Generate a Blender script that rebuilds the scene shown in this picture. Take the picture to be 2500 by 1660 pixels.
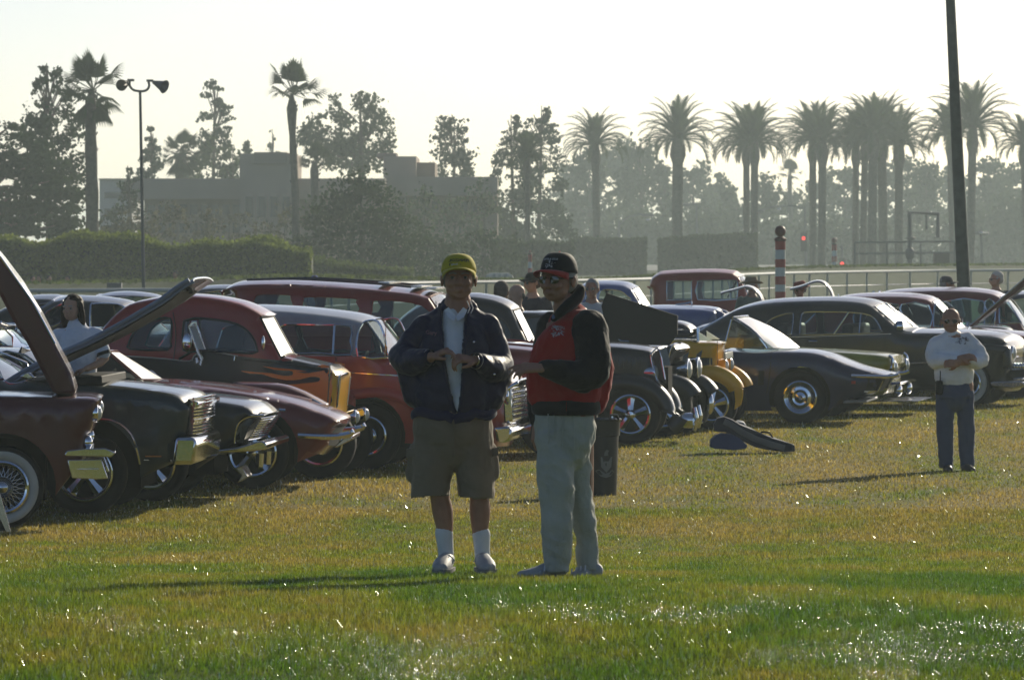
import bpy, bmesh, math, random
import numpy as np
from mathutils import Vector, Matrix, Euler, noise, geometry
from math import sin, cos, pi, radians, sqrt, atan2, tan, hypot, exp
random.seed(7); np.random.seed(7)
for _o in list(bpy.data.objects): bpy.data.objects.remove(_o)
SC = bpy.context.scene; COL = SC.collection
# ---------------------------------------------------------------- camera, light, sky, exposure
FP = 14240.0; CX = 1250.0; HY = 590.0; CH = 2.3     # focal length and horizon in photo pixels, camera height
cd = bpy.data.cameras.new('camera'); cam = bpy.data.objects.new('camera', cd); COL.objects.link(cam)
cd.sensor_width = 23.7; cd.lens = 23.7*FP/2500; cd.shift_y = -(830-HY)/2500; cd.clip_start = .5; cd.clip_end = 9000
cam.location = (0, 0, CH); cam.rotation_euler = (pi/2, 0, 0)
cd.dof.use_dof = True; cd.dof.focus_distance = 42; cd.dof.aperture_fstop = 11.0
SC.camera = cam
SUN_EL, SUN_AZ = 22.0, 28.0                         # elevation, azimuth to the right of the view
w = bpy.data.worlds.new('World'); SC.world = w; w.use_nodes = True
nt = w.node_tree; bg = nt.nodes['Background']
sky = nt.nodes.new('ShaderNodeTexSky'); sky.sky_type = 'NISHITA'; sky.sun_disc = False
sky.sun_elevation = radians(SUN_EL); sky.sun_rotation = radians(SUN_AZ)
sky.air_density = .5; sky.dust_density = .7; sky.ozone_density = 1.0
nt.links.new(sky.outputs[0], bg.inputs[0]); bg.inputs[1].default_value = 0.092
sl = bpy.data.lights.new('sun', 'SUN'); sl.energy = 4.6; sl.angle = radians(.6); sl.color = (1, .90, .70)
so = bpy.data.objects.new('sun', sl); COL.objects.link(so)
_sd = Vector((sin(radians(SUN_AZ))*cos(radians(SUN_EL)), cos(radians(SUN_AZ))*cos(radians(SUN_EL)), sin(radians(SUN_EL))))
so.rotation_euler = _sd.to_track_quat('Z', 'Y').to_euler()
SC.view_settings.view_transform = 'Standard'; SC.view_settings.look = 'None'
SC.view_settings.gamma = 1; SC.view_settings.exposure = 0.04
SC.view_settings.use_curve_mapping = False
SC.render.engine = 'CYCLES'
cy = SC.cycles; cy.use_denoising = True; cy.max_bounces = 8; cy.transparent_max_bounces = 16; cy.glossy_bounces = 4
cy.volume_bounces = 0; cy.sample_clamp_indirect = 6; cy.caustics_reflective = False; cy.caustics_refractive = False
HAZE = 0.0005
# ---------------------------------------------------------------- helpers
def px2w(px, py, d): return Vector(((px-CX)/FP*d, d, CH+(HY-py)/FP*d))
def lin(c):
    f = lambda v: v/12.92 if v <= .04045 else ((v+.055)/1.055)**2.4
    return tuple(f(v/255) for v in c)
def zm(x0, y0, k): return lambda pts: [(x0+p[0]/k, y0+p[1]/k)+tuple(p[2:]) for p in pts]
Z0 = zm(0, 620, 5.6); Z1 = zm(0, 600, 2.24); Z2 = zm(300, 640, 2.703); Z3 = zm(900, 580, 3.135); Z4L = zm(900, 1000, 3.4846)
Z5 = zm(1400, 620, 3.137); Z6 = zm(1700, 640, 2.8); ZB = zm(0, 880, 3.734); ZC = zm(1600, 640, 7.127); ZR = zm(2150, 620, 5.6)
ZS = zm(2100, 840, 5.905); ZF = zm(1540, 860, 7.128)
def tag(o, label=None, cat=None, group=None, kind=None):
    if label: o['label'] = label
    if cat: o['category'] = cat
    if group: o['group'] = group
    if kind: o['kind'] = kind
    return o
def empty(name, loc=(0, 0, 0), rz=0, label=None, cat=None, group=None, parent=None):
    o = bpy.data.objects.new(name, None); COL.objects.link(o); o.location = loc; o.rotation_euler = (0, 0, rz); o.empty_display_size = .1
    if parent: o.parent = parent
    return tag(o, label, cat, group)
def link(name, me, parent=None, loc=None, rot=None):
    o = bpy.data.objects.new(name, me); COL.objects.link(o)
    if parent: o.parent = parent
    if loc is not None: o.location = loc
    if rot is not None: o.rotation_euler = rot
    return o
def mesh(name, vs, fs, mats, smooth=True, sharp=None, mi=None, merge=0):
    me = bpy.data.meshes.new(name)
    me.from_pydata([tuple(v) for v in vs], [], fs)
    for m in (mats if isinstance(mats, (list, tuple)) else [mats]): me.materials.append(m)
    if mi is not None: me.polygons.foreach_set('material_index', mi)
    if merge:
        bm = bmesh.new(); bm.from_mesh(me); bmesh.ops.remove_doubles(bm, verts=bm.verts, dist=merge)
        bmesh.ops.recalc_face_normals(bm, faces=bm.faces); bm.to_mesh(me); bm.free()
    if smooth:
        me.polygons.foreach_set('use_smooth', [True]*len(me.polygons))
        if sharp: me.set_sharp_from_angle(angle=radians(sharp))
    me.update(); return me
class MB:
    def __init__(s): s.v = []; s.f = []; s.m = []; s.cur = 0
    def add(s, vs, fs):
        n = len(s.v); s.v += [tuple(v) for v in vs]; s.f += [tuple(i+n for i in f) for f in fs]; s.m += [s.cur]*len(fs); return s
    def box(s, c, d, M=None):
        x, y, z = d[0]/2, d[1]/2, d[2]/2
        vs = [Vector((i*x, j*y, k*z)) for i in (-1, 1) for j in (-1, 1) for k in (-1, 1)]
        if M is not None: vs = [M @ v for v in vs]
        return s.add([v+Vector(c) for v in vs], [(0, 1, 3, 2), (4, 6, 7, 5), (0, 4, 5, 1), (2, 3, 7, 6), (0, 2, 6, 4), (1, 5, 7, 3)])
    def tube(s, pts, rad, n=8, cap=True, flat=None):
        pts = [Vector(p) for p in pts]; N = len(pts); rad = rad if isinstance(rad, (list, tuple)) else [rad]*N
        vs = []; up = None
        for i in range(N):
            t = (pts[min(i+1, N-1)]-pts[max(i-1, 0)])
            t = t.normalized() if t.length > 1e-9 else Vector((0, 0, 1))
            if up is None: up = Vector((0, 0, 1)) if abs(t.z) < .9 else Vector((0, 1, 0))
            a = up-t*up.dot(t); a = a.normalized() if a.length > 1e-6 else t.orthogonal().normalized(); b = t.cross(a); up = a
            r = rad[i]; ra, rb = (r if not isinstance(r, (tuple, list)) else r[0]), (r if not isinstance(r, (tuple, list)) else r[1])
            vs += [pts[i]+a*(cos(2*pi*k/n)*ra)+b*(sin(2*pi*k/n)*rb) for k in range(n)]
        fs = [(i*n+k, i*n+(k+1) % n, (i+1)*n+(k+1) % n, (i+1)*n+k) for i in range(N-1) for k in range(n)]
        if cap: fs += [tuple(range(n))[::-1], tuple(range((N-1)*n, N*n))]
        return s.add(vs, fs)
    def ell(s, c, r, M=None, nu=14, nv=9):
        vs = []; c = Vector(c); r = r if isinstance(r, (tuple, list)) else (r, r, r)
        for j in range(nv+1):
            th = pi*j/nv
            for i in range(nu):
                v = Vector((sin(th)*cos(2*pi*i/nu)*r[0], sin(th)*sin(2*pi*i/nu)*r[1], cos(th)*r[2]))
                vs.append(c+(M @ v if M is not None else v))
        return s.add(vs, [(j*nu+i, (j+1)*nu+i, (j+1)*nu+(i+1) % nu, j*nu+(i+1) % nu) for j in range(nv) for i in range(nu)])
    def lathe(s, prof, n=32, axis='z', c=(0, 0, 0)):     # prof: (radius, height)
        vs = []
        for r, h in prof:
            for k in range(n):
                a = 2*pi*k/n
                v = (r*cos(a), r*sin(a), h) if axis == 'z' else (r*cos(a), h, r*sin(a))
                vs.append(Vector(v)+Vector(c))
        return s.add(vs, [(j*n+k, j*n+(k+1) % n, (j+1)*n+(k+1) % n, (j+1)*n+k) for j in range(len(prof)-1) for k in range(n)])
    def prism(s, poly, d, cap=True):                    # poly: list of 3D points, d: extrusion vector
        n = len(poly); d = Vector(d); poly = [Vector(p) for p in poly]
        s.add(poly+[p+d for p in poly], [(i, (i+1) % n, n+(i+1) % n, n+i) for i in range(n)])
        if cap:
            tri = geometry.tessellate_polygon([poly])
            s.add(poly, [tuple(t) for t in tri]); s.add([p+d for p in poly], [tuple(t)[::-1] for t in tri])
        return s
    def build(s, name, mats, parent=None, smooth=True, sharp=40, merge=0, loc=None, rot=None):
        me = mesh(name, s.v, s.f, mats, smooth, sharp, s.m, merge)
        return link(name, me, parent, loc, rot)
def cr(pts, k=4):
    """Catmull-Rom through 2D/3D points"""
    P = [Vector(p) for p in pts]; n = len(P)
    if n < 3 or k < 2: return P
    out = []
    for i in range(n-1):
        p0 = P[max(i-1, 0)]; p1 = P[i]; p2 = P[i+1]; p3 = P[min(i+2, n-1)]
        for j in range(k):
            t = j/k
            out.append(.5*((2*p1)+(p2-p0)*t+(2*p0-5*p1+4*p2-p3)*t*t+(3*p1-p0-3*p2+p3)*t**3))
    out.append(P[-1]); return out
def inpoly(x, y, poly):
    """vectorised point in polygon"""
    x = np.asarray(x); y = np.asarray(y); c = np.zeros(x.shape, bool); n = len(poly)
    for i in range(n):
        x1, y1 = poly[i]; x2, y2 = poly[(i+1) % n]
        if y1 == y2: continue
        c ^= ((y1 > y) != (y2 > y)) & (x < (x2-x1)*(y-y1)/(y2-y1)+x1)
    return c
def pdist(P, line):
    """distances of points P (n,2) to a polyline"""
    P = np.asarray(P, float); best = np.full(len(P), 1e9)
    for a, b in zip(line[:-1], line[1:]):
        a = np.array(a, float); b = np.array(b, float); d = b-a; L = (d*d).sum()
        t = np.clip(((P-a) @ d)/max(L, 1e-12), 0, 1)
        q = P-(a+t[:, None]*d); best = np.minimum(best, np.hypot(q[:, 0], q[:, 1]))
    return best
def cdt(outline, holes=(), lines=(), extra=()):
    """triangles of a polygon with holes; returns (pts list of (x,z), tris)"""
    vs = []; es = []
    def loop(poly, closed):
        n0 = len(vs); vs.extend([(float(p[0]), float(p[1])) for p in poly]); m = len(poly)
        es.extend([(n0+i, n0+i+1) for i in range(m-1)])
        if closed: es.append((n0+m-1, n0))
    loop(outline, True)
    for h in holes: loop(h, True)
    for l in lines: loop(l, False)
    for e in extra: vs.append((float(e[0]), float(e[1])))
    V, E, Fc, *_ = geometry.delaunay_2d_cdt([Vector(v) for v in vs], es, [], 0, 1e-5)
    V = [(v.x, v.y) for v in V]
    cxs = np.array([[sum(V[i][k] for i in f)/len(f) for k in (0, 1)] for f in Fc])
    ok = inpoly(cxs[:, 0], cxs[:, 1], outline)
    for h in holes: ok &= ~inpoly(cxs[:, 0], cxs[:, 1], h)
    return V, [tuple(f) for f, o in zip(Fc, ok) if o]
# ---------------------------------------------------------------- materials
MATS = {}
def node_mat(name):
    m = bpy.data.materials.new(name); m.use_nodes = True; t = m.node_tree; b = t.nodes['Principled BSDF']; MATS[name] = m; return m, t, b
def bump(t, b, scale, strength, dist=.01, detail=4, vec=None, stretch=None, rough=.6):
    n = t.nodes.new('ShaderNodeTexNoise'); n.inputs['Scale'].default_value = scale; n.inputs['Detail'].default_value = detail; n.inputs['Roughness'].default_value = rough
    tc = t.nodes.new('ShaderNodeTexCoord')
    if stretch:
        mp = t.nodes.new('ShaderNodeMapping'); mp.inputs['Scale'].default_value = stretch; t.links.new(tc.outputs['Object'], mp.inputs[0]); t.links.new(mp.outputs[0], n.inputs[0])
    else: t.links.new(tc.outputs['Object'], n.inputs[0])
    bp = t.nodes.new('ShaderNodeBump'); bp.inputs['Strength'].default_value = strength; bp.inputs['Distance'].default_value = dist
    t.links.new(n.outputs[0], bp.inputs['Height']); t.links.new(bp.outputs[0], b.inputs['Normal']); return n
def mix_noise(t, b, c1, c2, scale, lo=.35, hi=.65, detail=3, inp='Base Color', coord='Object'):
    n = t.nodes.new('ShaderNodeTexNoise'); n.inputs['Scale'].default_value = scale; n.inputs['Detail'].default_value = detail
    tc = t.nodes.new('ShaderNodeTexCoord'); t.links.new(tc.outputs[coord], n.inputs[0])
    r = t.nodes.new('ShaderNodeValToRGB'); r.color_ramp.elements[0].position = lo; r.color_ramp.elements[1].position = hi
    r.color_ramp.elements[0].color = (*c1, 1); r.color_ramp.elements[1].color = (*c2, 1)
    t.links.new(n.outputs[0], r.inputs[0]); t.links.new(r.outputs[0], b.inputs[inp]); return r
def mat(name, c, rough=.6, metal=0, coat=0, bmp=None, var=.0, spec=None, sheen=0, vscale=6, cr_=.06):
    if name in MATS: return MATS[name]
    m, t, b = node_mat(name)
    b.inputs['Base Color'].default_value = (*c, 1); b.inputs['Roughness'].default_value = rough; b.inputs['Metallic'].default_value = metal
    b.inputs['Coat Weight'].default_value = coat; b.inputs['Coat Roughness'].default_value = cr_
    if spec is not None: b.inputs['Specular IOR Level'].default_value = spec
    if sheen: b.inputs['Sheen Weight'].default_value = sheen; b.inputs['Sheen Roughness'].default_value = .4
    if var: mix_noise(t, b, tuple(v*(1-var) for v in c), tuple(min(1, v*(1+var)) for v in c), vscale)
    if bmp: bump(t, b, *bmp)
    return m
def paint(name, c, rough=.35, coat=1.0):
    if name in MATS: return MATS[name]
    m, t, b = node_mat(name)
    b.inputs['Roughness'].default_value = rough; b.inputs['Coat Weight'].default_value = coat; b.inputs['Coat Roughness'].default_value = .07
    b.inputs['Coat IOR'].default_value = 1.42; b.inputs['Specular IOR Level'].default_value = .25; b.inputs['Roughness'].default_value = max(rough, .45)
    mix_noise(t, b, tuple(v*.9 for v in c), tuple(v*1.12 for v in c), 3.0)
    bump(t, b, 2.2, .12, .02, 2)
    # thin film of dew and dust scatters the highlight
    n = t.nodes.new('ShaderNodeTexNoise'); n.inputs['Scale'].default_value = 9; mr = t.nodes.new('ShaderNodeMapRange')
    mr.inputs[3].default_value = .04; mr.inputs[4].default_value = .16; t.links.new(n.outputs[0], mr.inputs[0]); t.links.new(mr.outputs[0], b.inputs['Coat Roughness'])
    return m
CHROME = mat('chrome', (.72, .73, .75), .07, 1, bmp=(14, .08, .01))
CHROME_D = mat('dull_chrome', (.5, .5, .52), .22, 1)
RUB = mat('tyre_rubber', (.014, .014, .015), .85, spec=.2, bmp=(60, .3, .004))
WHITEW = mat('whitewall_rubber', (.5, .49, .43), .7, var=.08)
BLACK = mat('black_trim', (.012, .012, .013), .7, spec=.2)
UNDER = mat('underbody_black', (.01, .01, .011), .95, spec=.05)
SEATM = mat('seat_vinyl', (.035, .032, .03), .55)
LAMPG = mat('lamp_glass', (.55, .58, .55), .12, 0, 1)
AMBER = mat('amber_lens', (.5, .16, .01), .3)
REDL = mat('red_lens', (.35, .01, .01), .3)
RUBSEAL = mat('window_rubber', (.02, .02, .022), .6)
def glass(name, tint=(.72, .8, .77), refl=1.0, rough=.02):
    if name in MATS: return MATS[name]
    m = bpy.data.materials.new(name); m.use_nodes = True; t = m.node_tree; MATS[name] = m
    for n in list(t.nodes):
        if n.type != 'OUTPUT_MATERIAL': t.nodes.remove(n)
    out = t.nodes[0]; mx = t.nodes.new('ShaderNodeMixShader'); tr = t.nodes.new('ShaderNodeBsdfTransparent'); gl = t.nodes.new('ShaderNodeBsdfGlossy')
    fr = t.nodes.new('ShaderNodeFresnel'); fr.inputs[0].default_value = 1.6
    tr.inputs[0].default_value = (*tint, 1); gl.inputs['Roughness'].default_value = rough; gl.inputs['Color'].default_value = (refl, refl, refl, 1)
    t.links.new(fr.outputs[0], mx.inputs[0]); t.links.new(tr.outputs[0], mx.inputs[1]); t.links.new(gl.outputs[0], mx.inputs[2]); t.links.new(mx.outputs[0], out.inputs[0])
    bp = t.nodes.new('ShaderNodeBump'); n = t.nodes.new('ShaderNodeTexNoise'); n.inputs['Scale'].default_value = 1.5; bp.inputs['Strength'].default_value = .05
    t.links.new(n.outputs[0], bp.inputs['Height']); t.links.new(bp.outputs[0], gl.inputs['Normal'])
    return m
GLASS = glass('window_glass', (.6, .68, .66)); SHIELD = glass('windshield_glass', (.62, .74, .7), 1, .06)
# pale scattering colour put into the screens in place of sun glare
def glinting(name, base=(.86, .92, .9), f=.6):
    if name in MATS: return MATS[name]
    m = bpy.data.materials.new(name); m.use_nodes = True; t = m.node_tree; MATS[name] = m
    for n in list(t.nodes):
        if n.type != 'OUTPUT_MATERIAL': t.nodes.remove(n)
    out = t.nodes[0]; N = t.nodes.new; L = t.links.new
    tr = N('ShaderNodeBsdfTransparent'); tr.inputs[0].default_value = (.6, .7, .66, 1)
    tl = N('ShaderNodeBsdfTranslucent'); tl.inputs[0].default_value = (*base, 1)
    df = N('ShaderNodeBsdfDiffuse'); df.inputs[0].default_value = (*base, 1)
    gl = N('ShaderNodeBsdfGlossy'); gl.inputs['Roughness'].default_value = .3
    a = N('ShaderNodeMixShader'); a.inputs[0].default_value = .5; L(tl.outputs[0], a.inputs[1]); L(df.outputs[0], a.inputs[2])
    b = N('ShaderNodeMixShader'); L(tr.outputs[0], b.inputs[1]); L(a.outputs[0], b.inputs[2])
    n = N('ShaderNodeTexNoise'); n.inputs['Scale'].default_value = 40; n.inputs['Detail'].default_value = 5
    mr = N('ShaderNodeMapRange'); mr.inputs[3].default_value = max(0, f-.2); mr.inputs[4].default_value = f+.2; L(n.outputs[0], mr.inputs[0]); L(mr.outputs[0], b.inputs[0])
    c = N('ShaderNodeMixShader'); fr = N('ShaderNodeFresnel'); fr.inputs[0].default_value = 1.6; L(fr.outputs[0], c.inputs[0]); L(b.outputs[0], c.inputs[1]); L(gl.outputs[0], c.inputs[2]); L(c.outputs[0], out.inputs[0])
    return m
GLARE = glinting('glare_windshield')
# ---------------------------------------------------------------- ground
def gh(x, y):
    t = np.clip((46-np.asarray(y, float))/22, 0, 1); s = t*t*(3-2*t)
    und = .008*np.sin(np.asarray(x)*.9+np.asarray(y)*.23)*np.clip((52-np.asarray(y))/8, 0, 1)
    return .63*s+und
def grass_color(t, N, L):
    """colour of turf by world position: green to straw patches. returns output socket"""
    geo = N('ShaderNodeNewGeometry'); sep = N('ShaderNodeSeparateXYZ'); L(geo.outputs['Position'], sep.inputs[0])
    mp = N('ShaderNodeMapping'); mp.inputs['Scale'].default_value = (1, .33, 1); L(geo.outputs['Position'], mp.inputs[0])
    n1 = N('ShaderNodeTexNoise'); n1.inputs['Scale'].default_value = .75; n1.inputs['Detail'].default_value = 6; n1.inputs['Roughness'].default_value = .62; L(mp.outputs[0], n1.inputs[0])
    n2 = N('ShaderNodeTexNoise'); n2.inputs['Scale'].default_value = 7; n2.inputs['Detail'].default_value = 4; L(mp.outputs[0], n2.inputs[0])
    # straw increases with distance (35..60 m), as in the photograph's worn turf by the cars
    dr = N('ShaderNodeMapRange'); dr.inputs[1].default_value = 27; dr.inputs[2].default_value = 52; dr.inputs[3].default_value = -.14; dr.inputs[4].default_value = .13; L(sep.outputs[1], dr.inputs[0])
    fr_ = N('ShaderNodeMapRange'); fr_.inputs[1].default_value = 85; fr_.inputs[2].default_value = 120; fr_.inputs[3].default_value = 0; fr_.inputs[4].default_value = -.3; L(sep.outputs[1], fr_.inputs[0])
    a = N('ShaderNodeMath'); a.operation = 'ADD'; cn = N('ShaderNodeMath'); cn.operation = 'MULTIPLY_ADD'; cn.inputs[1].default_value = 1.35; cn.inputs[2].default_value = -.175; L(n1.outputs[0], cn.inputs[0]); L(cn.outputs[0], a.inputs[0]); L(dr.outputs[0], a.inputs[1])
    a1 = N('ShaderNodeMath'); a1.operation = 'ADD'; L(a.outputs[0], a1.inputs[0]); L(fr_.outputs[0], a1.inputs[1])
    s2 = N('ShaderNodeMath'); s2.operation = 'MULTIPLY_ADD'; s2.inputs[1].default_value = .45; L(n2.outputs[0], s2.inputs[0]); L(a1.outputs[0], s2.inputs[2])
    r = N('ShaderNodeValToRGB'); e = r.color_ramp.elements; e[0].position = .48; e[0].color = (.065, .13, .008, 1); e[1].position = 1.0; e[1].color = (.30, .225, .05, 1)
    x = e.new(.66); x.color = (.15, .185, .012, 1); x = e.new(.81); x.color = (.215, .19, .028, 1)
    L(s2.outputs[0], r.inputs[0]); mo = N('ShaderNodeMapRange'); mo.inputs[1].default_value = 95; mo.inputs[2].default_value = 135; L(sep.outputs[1], mo.inputs[0])
    mx = N('ShaderNodeMix'); mx.data_type = 'RGBA'; L(mo.outputs[0], mx.inputs['Factor']); L(r.outputs[0], mx.inputs['A']); mx.inputs['B'].default_value = (.045, .07, .022, 1); return mx.outputs['Result']
m, t, b = node_mat('turf'); N = t.nodes.new; L = t.links.new
gc = grass_color(t, N, L); hs = N('ShaderNodeHueSaturation'); hs.inputs['Value'].default_value = .8; L(gc, hs.inputs['Color']); L(hs.outputs[0], b.inputs['Base Color'])
b.inputs['Roughness'].default_value = .9; b.inputs['Specular IOR Level'].default_value = .15; bump(t, b, 30, .8, .03, 6)
TURF = m
m = bpy.data.materials.new('grass_blade'); m.use_nodes = True; t = m.node_tree; N = t.nodes.new; L = t.links.new; t.nodes.remove(t.nodes['Principled BSDF'])
out = t.nodes['Material Output']; gc = grass_color(t, N, L)
at = N('ShaderNodeAttribute'); at.attribute_name = 'tone'
hs = N('ShaderNodeHueSaturation'); mr = N('ShaderNodeMapRange'); mr.inputs[3].default_value = .35; mr.inputs[4].default_value = 1.42; L(at.outputs['Fac'], mr.inputs[0]); L(mr.outputs[0], hs.inputs['Value']); L(gc, hs.inputs['Color'])
df = N('ShaderNodeBsdfDiffuse'); tl = N('ShaderNodeBsdfTranslucent'); gl = N('ShaderNodeBsdfGlossy')
hs2 = N('ShaderNodeHueSaturation'); hs2.inputs['Value'].default_value = 1.7; L(hs.outputs[0], hs2.inputs['Color'])
L(hs.outputs[0], df.inputs[0]); L(hs2.outputs[0], tl.inputs[0]); gl.inputs['Roughness'].default_value = .3; gl.inputs['Color'].default_value = (.9, .95, .9, 1)
m1 = N('ShaderNodeMixShader'); m1.inputs[0].default_value = .5; L(df.outputs[0], m1.inputs[1]); L(tl.outputs[0], m1.inputs[2])
m2 = N('ShaderNodeMixShader'); L(m1.outputs[0], m2.inputs[1]); L(gl.outputs[0], m2.inputs[2])
dw = N('ShaderNodeMath'); dw.operation = 'GREATER_THAN'; dw.inputs[1].default_value = .90; L(at.outputs['Fac'], dw.inputs[0])
dm = N('ShaderNodeMath'); dm.operation = 'MULTIPLY_ADD'; dm.inputs[1].default_value = .5; dm.inputs[2].default_value = .03; L(dw.outputs[0], dm.inputs[0]); L(dm.outputs[0], m2.inputs[0])
L(m2.outputs[0], out.inputs[0]); BLADE = m
xs = np.unique(np.concatenate([np.linspace(-1500, -60, 14), np.linspace(-60, 60, 61), np.linspace(60, 1500, 14)]))
ys = np.unique(np.concatenate([np.linspace(-200, 0, 8), np.linspace(0, 90, 91), np.linspace(90, 400, 24), np.linspace(400, 3000, 14)]))
V = [(x, y, float(gh(x, y))) for y in ys for x in xs]; nx = len(xs)
Fs = [(j*nx+i, j*nx+i+1, (j+1)*nx+i+1, (j+1)*nx+i) for j in range(len(ys)-1) for i in range(nx-1)]
tag(link('ground', mesh('ground', V, Fs, TURF)), 'lawn of green and straw coloured turf rising gently towards the viewer', kind='structure')
def blades(name, y0, y1, n, wd, ht, seed, margin=.6, outer=0):
    rs = np.random.RandomState(seed)
    u = rs.rand(n); yy = np.sqrt(y0**2+u*(y1**2-y0**2)); half = yy*(1250/FP)+margin
    xx = (rs.rand(n)*2-1)*half
    if outer: xx = np.sign(rs.rand(n)-.5)*(half+rs.rand(n)*outer)
    zz = gh(xx, yy)
    # cheap value noise for tufts
    def vn(x, y, s):
        X = np.floor(x*s).astype(int); Y = np.floor(y*s).astype(int); fx = x*s-X; fy = y*s-Y
        h = lambda a, b_: (np.sin(a*127.1+b_*311.7)*43758.5453) % 1
        fx = fx*fx*(3-2*fx); fy = fy*fy*(3-2*fy)
        return (h(X, Y)*(1-fx)+h(X+1, Y)*fx)*(1-fy)+(h(X, Y+1)*(1-fx)+h(X+1, Y+1)*fx)*fy
    tf = .55*vn(xx, yy*.5, 1.1)+.45*vn(xx+9, yy*.6, 4.0)
    near = np.clip((40-yy)/12, 0, 1)
    h = ht*(.45+.8*rs.rand(n))*(.55+1.1*tf)*(1+.5*near*tf)
    ang = rs.rand(n)*2*pi; lean = (rs.rand(n)**1.3)*1.1; la = rs.rand(n)*2*pi
    wv = wd*(.6+.8*rs.rand(n))
    bx, by = np.cos(ang)*wv/2, np.sin(ang)*wv/2
    tx, ty = np.cos(la)*np.sin(lean)*h, np.sin(la)*np.sin(lean)*h
    co = np.empty((n, 3, 3)); co[:, 0] = np.stack([xx-bx, yy-by, zz-.005], 1); co[:, 1] = np.stack([xx+bx, yy+by, zz-.005], 1)
    co[:, 2] = np.stack([xx+tx, yy+ty, zz+h*np.cos(lean)], 1)
    me = bpy.data.meshes.new(name); me.vertices.add(3*n); me.vertices.foreach_set('co', co.ravel())
    me.loops.add(3*n); me.loops.foreach_set('vertex_index', np.arange(3*n, dtype=np.int32))
    me.polygons.add(n); me.polygons.foreach_set('loop_start', np.arange(0, 3*n, 3, dtype=np.int32)); me.polygons.foreach_set('loop_total', np.full(n, 3, dtype=np.int32))
    a = me.attributes.new('tone', 'FLOAT', 'POINT'); a.data.foreach_set('value', np.repeat(rs.rand(n), 3).astype(np.float32))
    me.materials.append(BLADE); me.update(); me.validate(); return link(name, me)
tag(blades('grass', 20, 34, 420000, .0058, .024, 1), 'short dew-wet green grass blades of the foreground lawn', 'grass', kind='stuff')
tag(blades('grass', 33.5, 50, 280000, .009, .026, 2), 'short worn grass around the two standing men', 'grass', kind='stuff')
tag(blades('grass', 49.5, 92, 220000, .016, .028, 3, 1.5), 'straw coloured grass beside and beneath the parked cars', 'grass', kind='stuff')

tag(blades('grass', 20, 92, 200000, .016, .03, 4, .5, 5.0), 'grass of the lawn to either side of the view', 'grass', kind='stuff')
# dew drops that hang on the blades
def drops(y0, y1, n, rad, seed):
    rs = np.random.RandomState(seed); yy = np.sqrt(y0**2+rs.rand(n*3)*(y1**2-y0**2)); xx = (rs.rand(n*3)*2-1)*(yy*(1250/FP)+.4)
    nz = np.array([noise.noise(Vector((a*.9+4, b_*.35, 3)))+.6*noise.noise(Vector((a*3, b_*1.1, 8))) for a, b_ in zip(xx, yy)]); p = np.clip(.12+2.4*nz, .015, 1)*np.clip(((29.5 if y1 < 40 else y1)-yy)/5, 0, 1)*(.45+.55*np.clip(xx+.8, 0, 1)); k = rs.rand(n*3) < p; xx, yy = xx[k][:n], yy[k][:n]; m_ = len(xx)
    zz = gh(xx, yy)+.012+.035*rs.rand(m_); r_ = rad*(.5+rs.rand(m_)); o = np.array([(1, 0, 0), (-1, 0, 0), (0, 1, 0), (0, -1, 0), (0, 0, 1), (0, 0, -1)], float)
    co = np.stack([xx, yy, zz], 1)[:, None, :]+o[None]*r_[:, None, None]; f = np.array([(0, 2, 4), (2, 1, 4), (1, 3, 4), (3, 0, 4), (2, 0, 5), (1, 2, 5), (3, 1, 5), (0, 3, 5)])
    fi = (np.arange(m_)[:, None, None]*6+f[None]).astype(np.int32).ravel(); me = bpy.data.meshes.new('dew'); me.vertices.add(6*m_); me.vertices.foreach_set('co', co.ravel()); me.loops.add(len(fi)); me.loops.foreach_set('vertex_index', fi)
    nf = 8*m_; me.polygons.add(nf); me.polygons.foreach_set('loop_start', np.arange(0, 3*nf, 3, dtype=np.int32)); me.polygons.foreach_set('loop_total', np.full(nf, 3, dtype=np.int32)); me.polygons.foreach_set('use_smooth', np.ones(nf, bool))
    me.materials.append(mat('dew_water', (.95, .97, .97), .22, 1)); me.update(); return link('dew', me)
tag(drops(20, 33, 20000, .0017, 5), 'dew drops sparkling on the near grass', 'dew', kind='stuff')
tag(drops(30, 60, 2600, .002, 6), 'scattered dew drops on the grass further off', 'dew', kind='stuff')
# ================================================================ background
def leafmat(name, c, tr=.5):
    if name in MATS: return MATS[name]
    m = bpy.data.materials.new(name); m.use_nodes = True; t = m.node_tree; MATS[name] = m; N = t.nodes.new; L = t.links.new; t.nodes.remove(t.nodes['Principled BSDF'])
    at = N('ShaderNodeAttribute'); at.attribute_name = 'tone'; mr = N('ShaderNodeMapRange'); mr.inputs[3].default_value = .7; mr.inputs[4].default_value = 1.35; L(at.outputs['Fac'], mr.inputs[0])
    hs = N('ShaderNodeHueSaturation'); hs.inputs['Color'].default_value = (*c, 1); L(mr.outputs[0], hs.inputs['Value'])
    df = N('ShaderNodeBsdfDiffuse'); tl = N('ShaderNodeBsdfTranslucent'); mx = N('ShaderNodeMixShader'); mx.inputs[0].default_value = tr
    L(hs.outputs[0], df.inputs[0]); L(hs.outputs[0], tl.inputs[0]); L(df.outputs[0], mx.inputs[1]); L(tl.outputs[0], mx.inputs[2]); L(mx.outputs[0], t.nodes['Material Output'].inputs[0]); return m
DENS = 3.4
PINE = leafmat('pine_needles', (.04, .062, .028), .3); EUC = leafmat('broad_leaves', (.06, .085, .035), .35); HEDGE = leafmat('hedge_leaves', (.15, .19, .035), .5); BANKG = leafmat('bank_grass', (.09, .12, .03), .4)
PALM = leafmat('palm_fronds', (.055, .08, .03), .3); FARL = leafmat('distant_leaves', (.06, .08, .04), .35); BUSH = leafmat('dark_bush_leaves', (.04, .06, .022), .35)
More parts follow.
